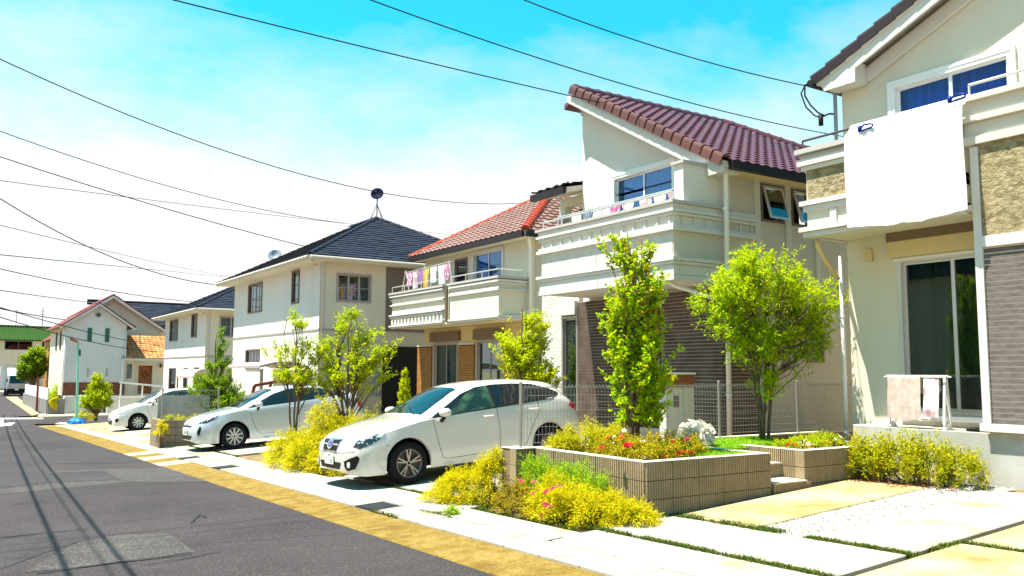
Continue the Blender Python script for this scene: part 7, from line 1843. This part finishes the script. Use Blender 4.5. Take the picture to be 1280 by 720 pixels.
# orange flowers on the block wall, weeds
fb = shrub('flower_clump', 'orange flowers growing on top of the short plain block wall', (5.7, 25.1, zz0 + .74), [(-.3, 0, 0, .3, .2, .14), (.3, 0, 0, .3, .2, .14)], 1600, (.05, .02, .08), 'leaf_goldgreen', 93, 'bush', cat='flowers')
flowers(fb, [onY(px, py, 25.0) for px, py in ((213, 533), (219, 532), (224, 534), (208, 535), (229, 533))], 'petal_orange', .06, 8)
shrub('flower_clump', 'small yellow tuft at the street end of the plain block wall', (4.98, 24.5, G(5, 24.5)), [(0, 0, .35, .14, .2, .35)], 900, (.06, .02, .10), 'leaf_gold', 95, cat='flowers')
shrub('vine', 'thin lime leaved creeper climbing the drainpipe beside the red roofed house', (12.6, 19.2, .2), [(0, 0, 0, .25, .2, 3.2)], 420, (.09, .06, .2), 'leaf_lime', 97, cat='plant')
# small weeds by the kerb
shrub('weed', 'small green weed tuft at the kerb joint before the golden conifer', (5.15, 9.1, G(5.15, 9.1) + .02), [(0, 0, 0, .07, .10, .08)], 500, (.03, .012, .05), 'leaf_green', 99, cat='weed')
# ================================================================== other side of the road, behind the viewer's left: unseen, added for reflections
for i, (yy, wd, hh, m) in enumerate([(-6, 9, 5.6, 'stucco_cream'), (17, 9, 5.8, 'stucco_beige'), (40, 10, 5.6, 'stucco_white')]):
    t = thing('house', ['plain cream house across the road near the first pole', 'beige house across the road facing the hatchback', 'white house across the road facing the compact car'][i], 'house', (-15, yy, zb(yy)), 'unseen houses across the road')
    g0 = zb(yy)
    mb = MB(); wallmesh(mb, Fr('X', -11.0), yy - wd / 2, yy + wd / 2, g0 - .5, g0 + hh, []); mb.box(-20, -11.19, yy - wd / 2, yy + wd / 2, g0 - .5, g0 + hh); part(mb, 'wall', m, t)
    for v in (g0 + .9, g0 + 3.6):
        for u in (yy - 2.6, yy + 1.2):
            mb = MB(); mb.box(-10.99, -10.93, u, u + 1.5, v, v + 1.3); part(mb, 'window', 'glass_dark', t)
    mb = MB(); mb.prism([(-10.4, yy - wd / 2 - .5, g0 + hh), (-10.4, yy + wd / 2 + .5, g0 + hh), (-10.4, yy, g0 + hh + 2.4)], (-10, 0, 0)); part(mb, 'roof', 'roof_slate', t)
for i, (x, yy, hh) in enumerate([(-7.4, 10.5, 4.6), (-7.0, 14.5, 3.8), (-7.6, 22.5, 5.0), (-7.2, 27.0, 4.2)]):
    tree('garden_tree', ['leafy tree across the road beside the first utility pole', 'shorter leafy tree across the road before the beige house', 'tallest leafy tree across the road past the beige house', 'leafy tree across the road by the second utility pole'][i], (x, yy, zb(yy)), hh, [(0, 0, hh * .62, 1.3, 1.4, hh * .26), (.2, .5, hh * .45, 1.1, 1.2, hh * .2), (-.2, -.4, hh * .78, .8, .9, hh * .16)], 90, 6, 9, (.16, .10), 'leaf_tree', 201 + i, stems=2, spread=.06, rise=.7, trunk_r=.09, tw_len=.5, group='unseen trees across the road')
# ================================================================== cables
def cable(label, P, E, sag, r, m='cable', n=40):
    mb = MB(); P, E = Vector(P), Vector(E)
    mb.tube([P.lerp(E, i / n) - Vector((0, 0, 4 * sag * (i / n) * (1 - i / n))) for i in range(n + 1)], r, 6)
    return solo(mb, 'overhead_cable', m, label, 'cable', P, 'overhead cables', True)
def pole(x, y, h, label):
    t = thing('utility_pole', label, 'utility pole', (x, y, zb(y)), 'utility poles')
    mb = MB(); mb.tube([(x, y, zb(y) - .2), (x, y, zb(y) + h)], [.16, .10], 14); part(mb, 'pole', 'concrete', t)
    for z in (h - .5, h - 2.2):
        mb = MB(); mb.box(x - .7, x + .7, y - .05, y + .05, zb(y) + z, zb(y) + z + .08); part(mb, 'crossarm', 'metal_grey', t)
cable('thick black service cable running to the eave of the cream house', (-3.4, 11.5, 10.636), (10.780, 8.243, 5.934), 0.995, 0.0081, 'cable')
cable('black cable spanning the street in front of the blue satellite dish', (-3.4, 11.5, 6.774), (11.000, 16.304, 5.445), 1.059, 0.0074, 'cable')
cable('thin cable passing behind the purple tiled roof ridge', (-3.4, 11.5, 6.586), (26.000, 14.262, 7.763), 0.321, 0.0099, 'cable')
cable('thin cable crossing above the purple tiled roof', (-3.4, 11.5, 8.404), (24.000, 12.028, 7.627), 1.180, 0.0099, 'cable')
cable('grey cable running to the peak of the slate roof', (-3.8, 30, 10.290), (16.000, 39.202, 8.735), 0.731, 0.018, 'cable_grey')
cable('black cable running to the front slope of the slate roof', (-3.8, 30, 9.306), (12.300, 33.920, 6.620), 0.247, 0.016, 'cable')
cable('faint grey cable behind the slate roof', (-3.8, 30, 7.427), (40.000, 60.737, 12.715), 0.215, 0.016, 'cable_grey')
cable('black cable running to the eave corner between the slate roofs', (-3.8, 30, 10.437), (10.300, 40.175, 5.463), 1.365, 0.018, 'cable')
cable('faint grey cable above the small slate roof', (-3.8, 30, 6.903), (30.000, 106.274, 12.818), 0.270, 0.02, 'cable_grey')
cable('long faint cable level with the slate eaves', (-3.8, 30, 5.201), (60.000, 199.433, 22.534), -0.018, 0.03, 'cable_grey')
cable('black cable running to the small slate roof', (-3.8, 30, 5.737), (13.000, 54.475, 5.709), 0.389, 0.018, 'cable')
cable('black cable sagging in front of the gabled house', (-3.8, 30, 5.179), (12.000, 59.245, 2.741), 0.675, 0.02, 'cable')
cable('upper cable crossing the gable of the far house', (-3.8, 30, 5.256), (12.200, 61.576, 3.213), 0.447, 0.02, 'cable')
cable('dark cable over the green roof towards the gabled house', (-3.8, 30, 4.720), (10.000, 79.530, 5.583), 0.375, 0.03, 'cable')
cable('thin grey cable towards the gabled house roof', (-3.8, 30, 4.592), (14.000, 77.746, 6.789), 0.152, 0.025, 'cable_grey')
cable('heavy bundled street cable strung along the far side of the road', (-2.10, -12, 6.6), (0.60, 64, 6.2), 0.5, .024)
cable('second street cable strung along the road beside the heavy bundle', (-1.70, -12, 6.6), (1.20, 64, 6.2), 0.45, .022)
cable('slim street cable strung between the two heavy ones', (-1.92, -12, 6.9), (0.86, 64, 6.5), 0.5, .010)
pole(-3.4, 11.5, 8.6, 'concrete utility pole across the road from the pearl hatchback')
pole(-3.8, 30, 11.2, 'concrete utility pole across the road from the slate roofed house')
mb = MB(); a = Vector((10.78, 8.243, 5.934))
mb.tube([a, a + Vector((.02, .02, -.15)), a + Vector((.08, -.03, -.3)), a + Vector((.16, -.1, -.42)), a + Vector((.24, -.17, -.48))], .012, 6); mb.tube([a, a + Vector((-.03, .05, -.12)), a + Vector((.05, .03, -.32)), a + Vector((.15, -.05, -.46)), a + Vector((.2, -.12, -.5))], .012, 6)
mb.tube([a + Vector((.2, -.12, -.45)), a + Vector((.2, -.12, -.62))], .035, 8); mb.tube([a + Vector((.22, -.14, -.48)), a + Vector((.30, -.2, -.44)), a + Vector((.40, -.26, -.45))], .014, 6)
mb.tube([a, a + Vector((.10, -.12, .06))], .02, 6)
solo(mb, 'cable_clamp', 'cable', 'looped black cable end with clamp at the eave of the cream house', 'cable', a, smooth=True)
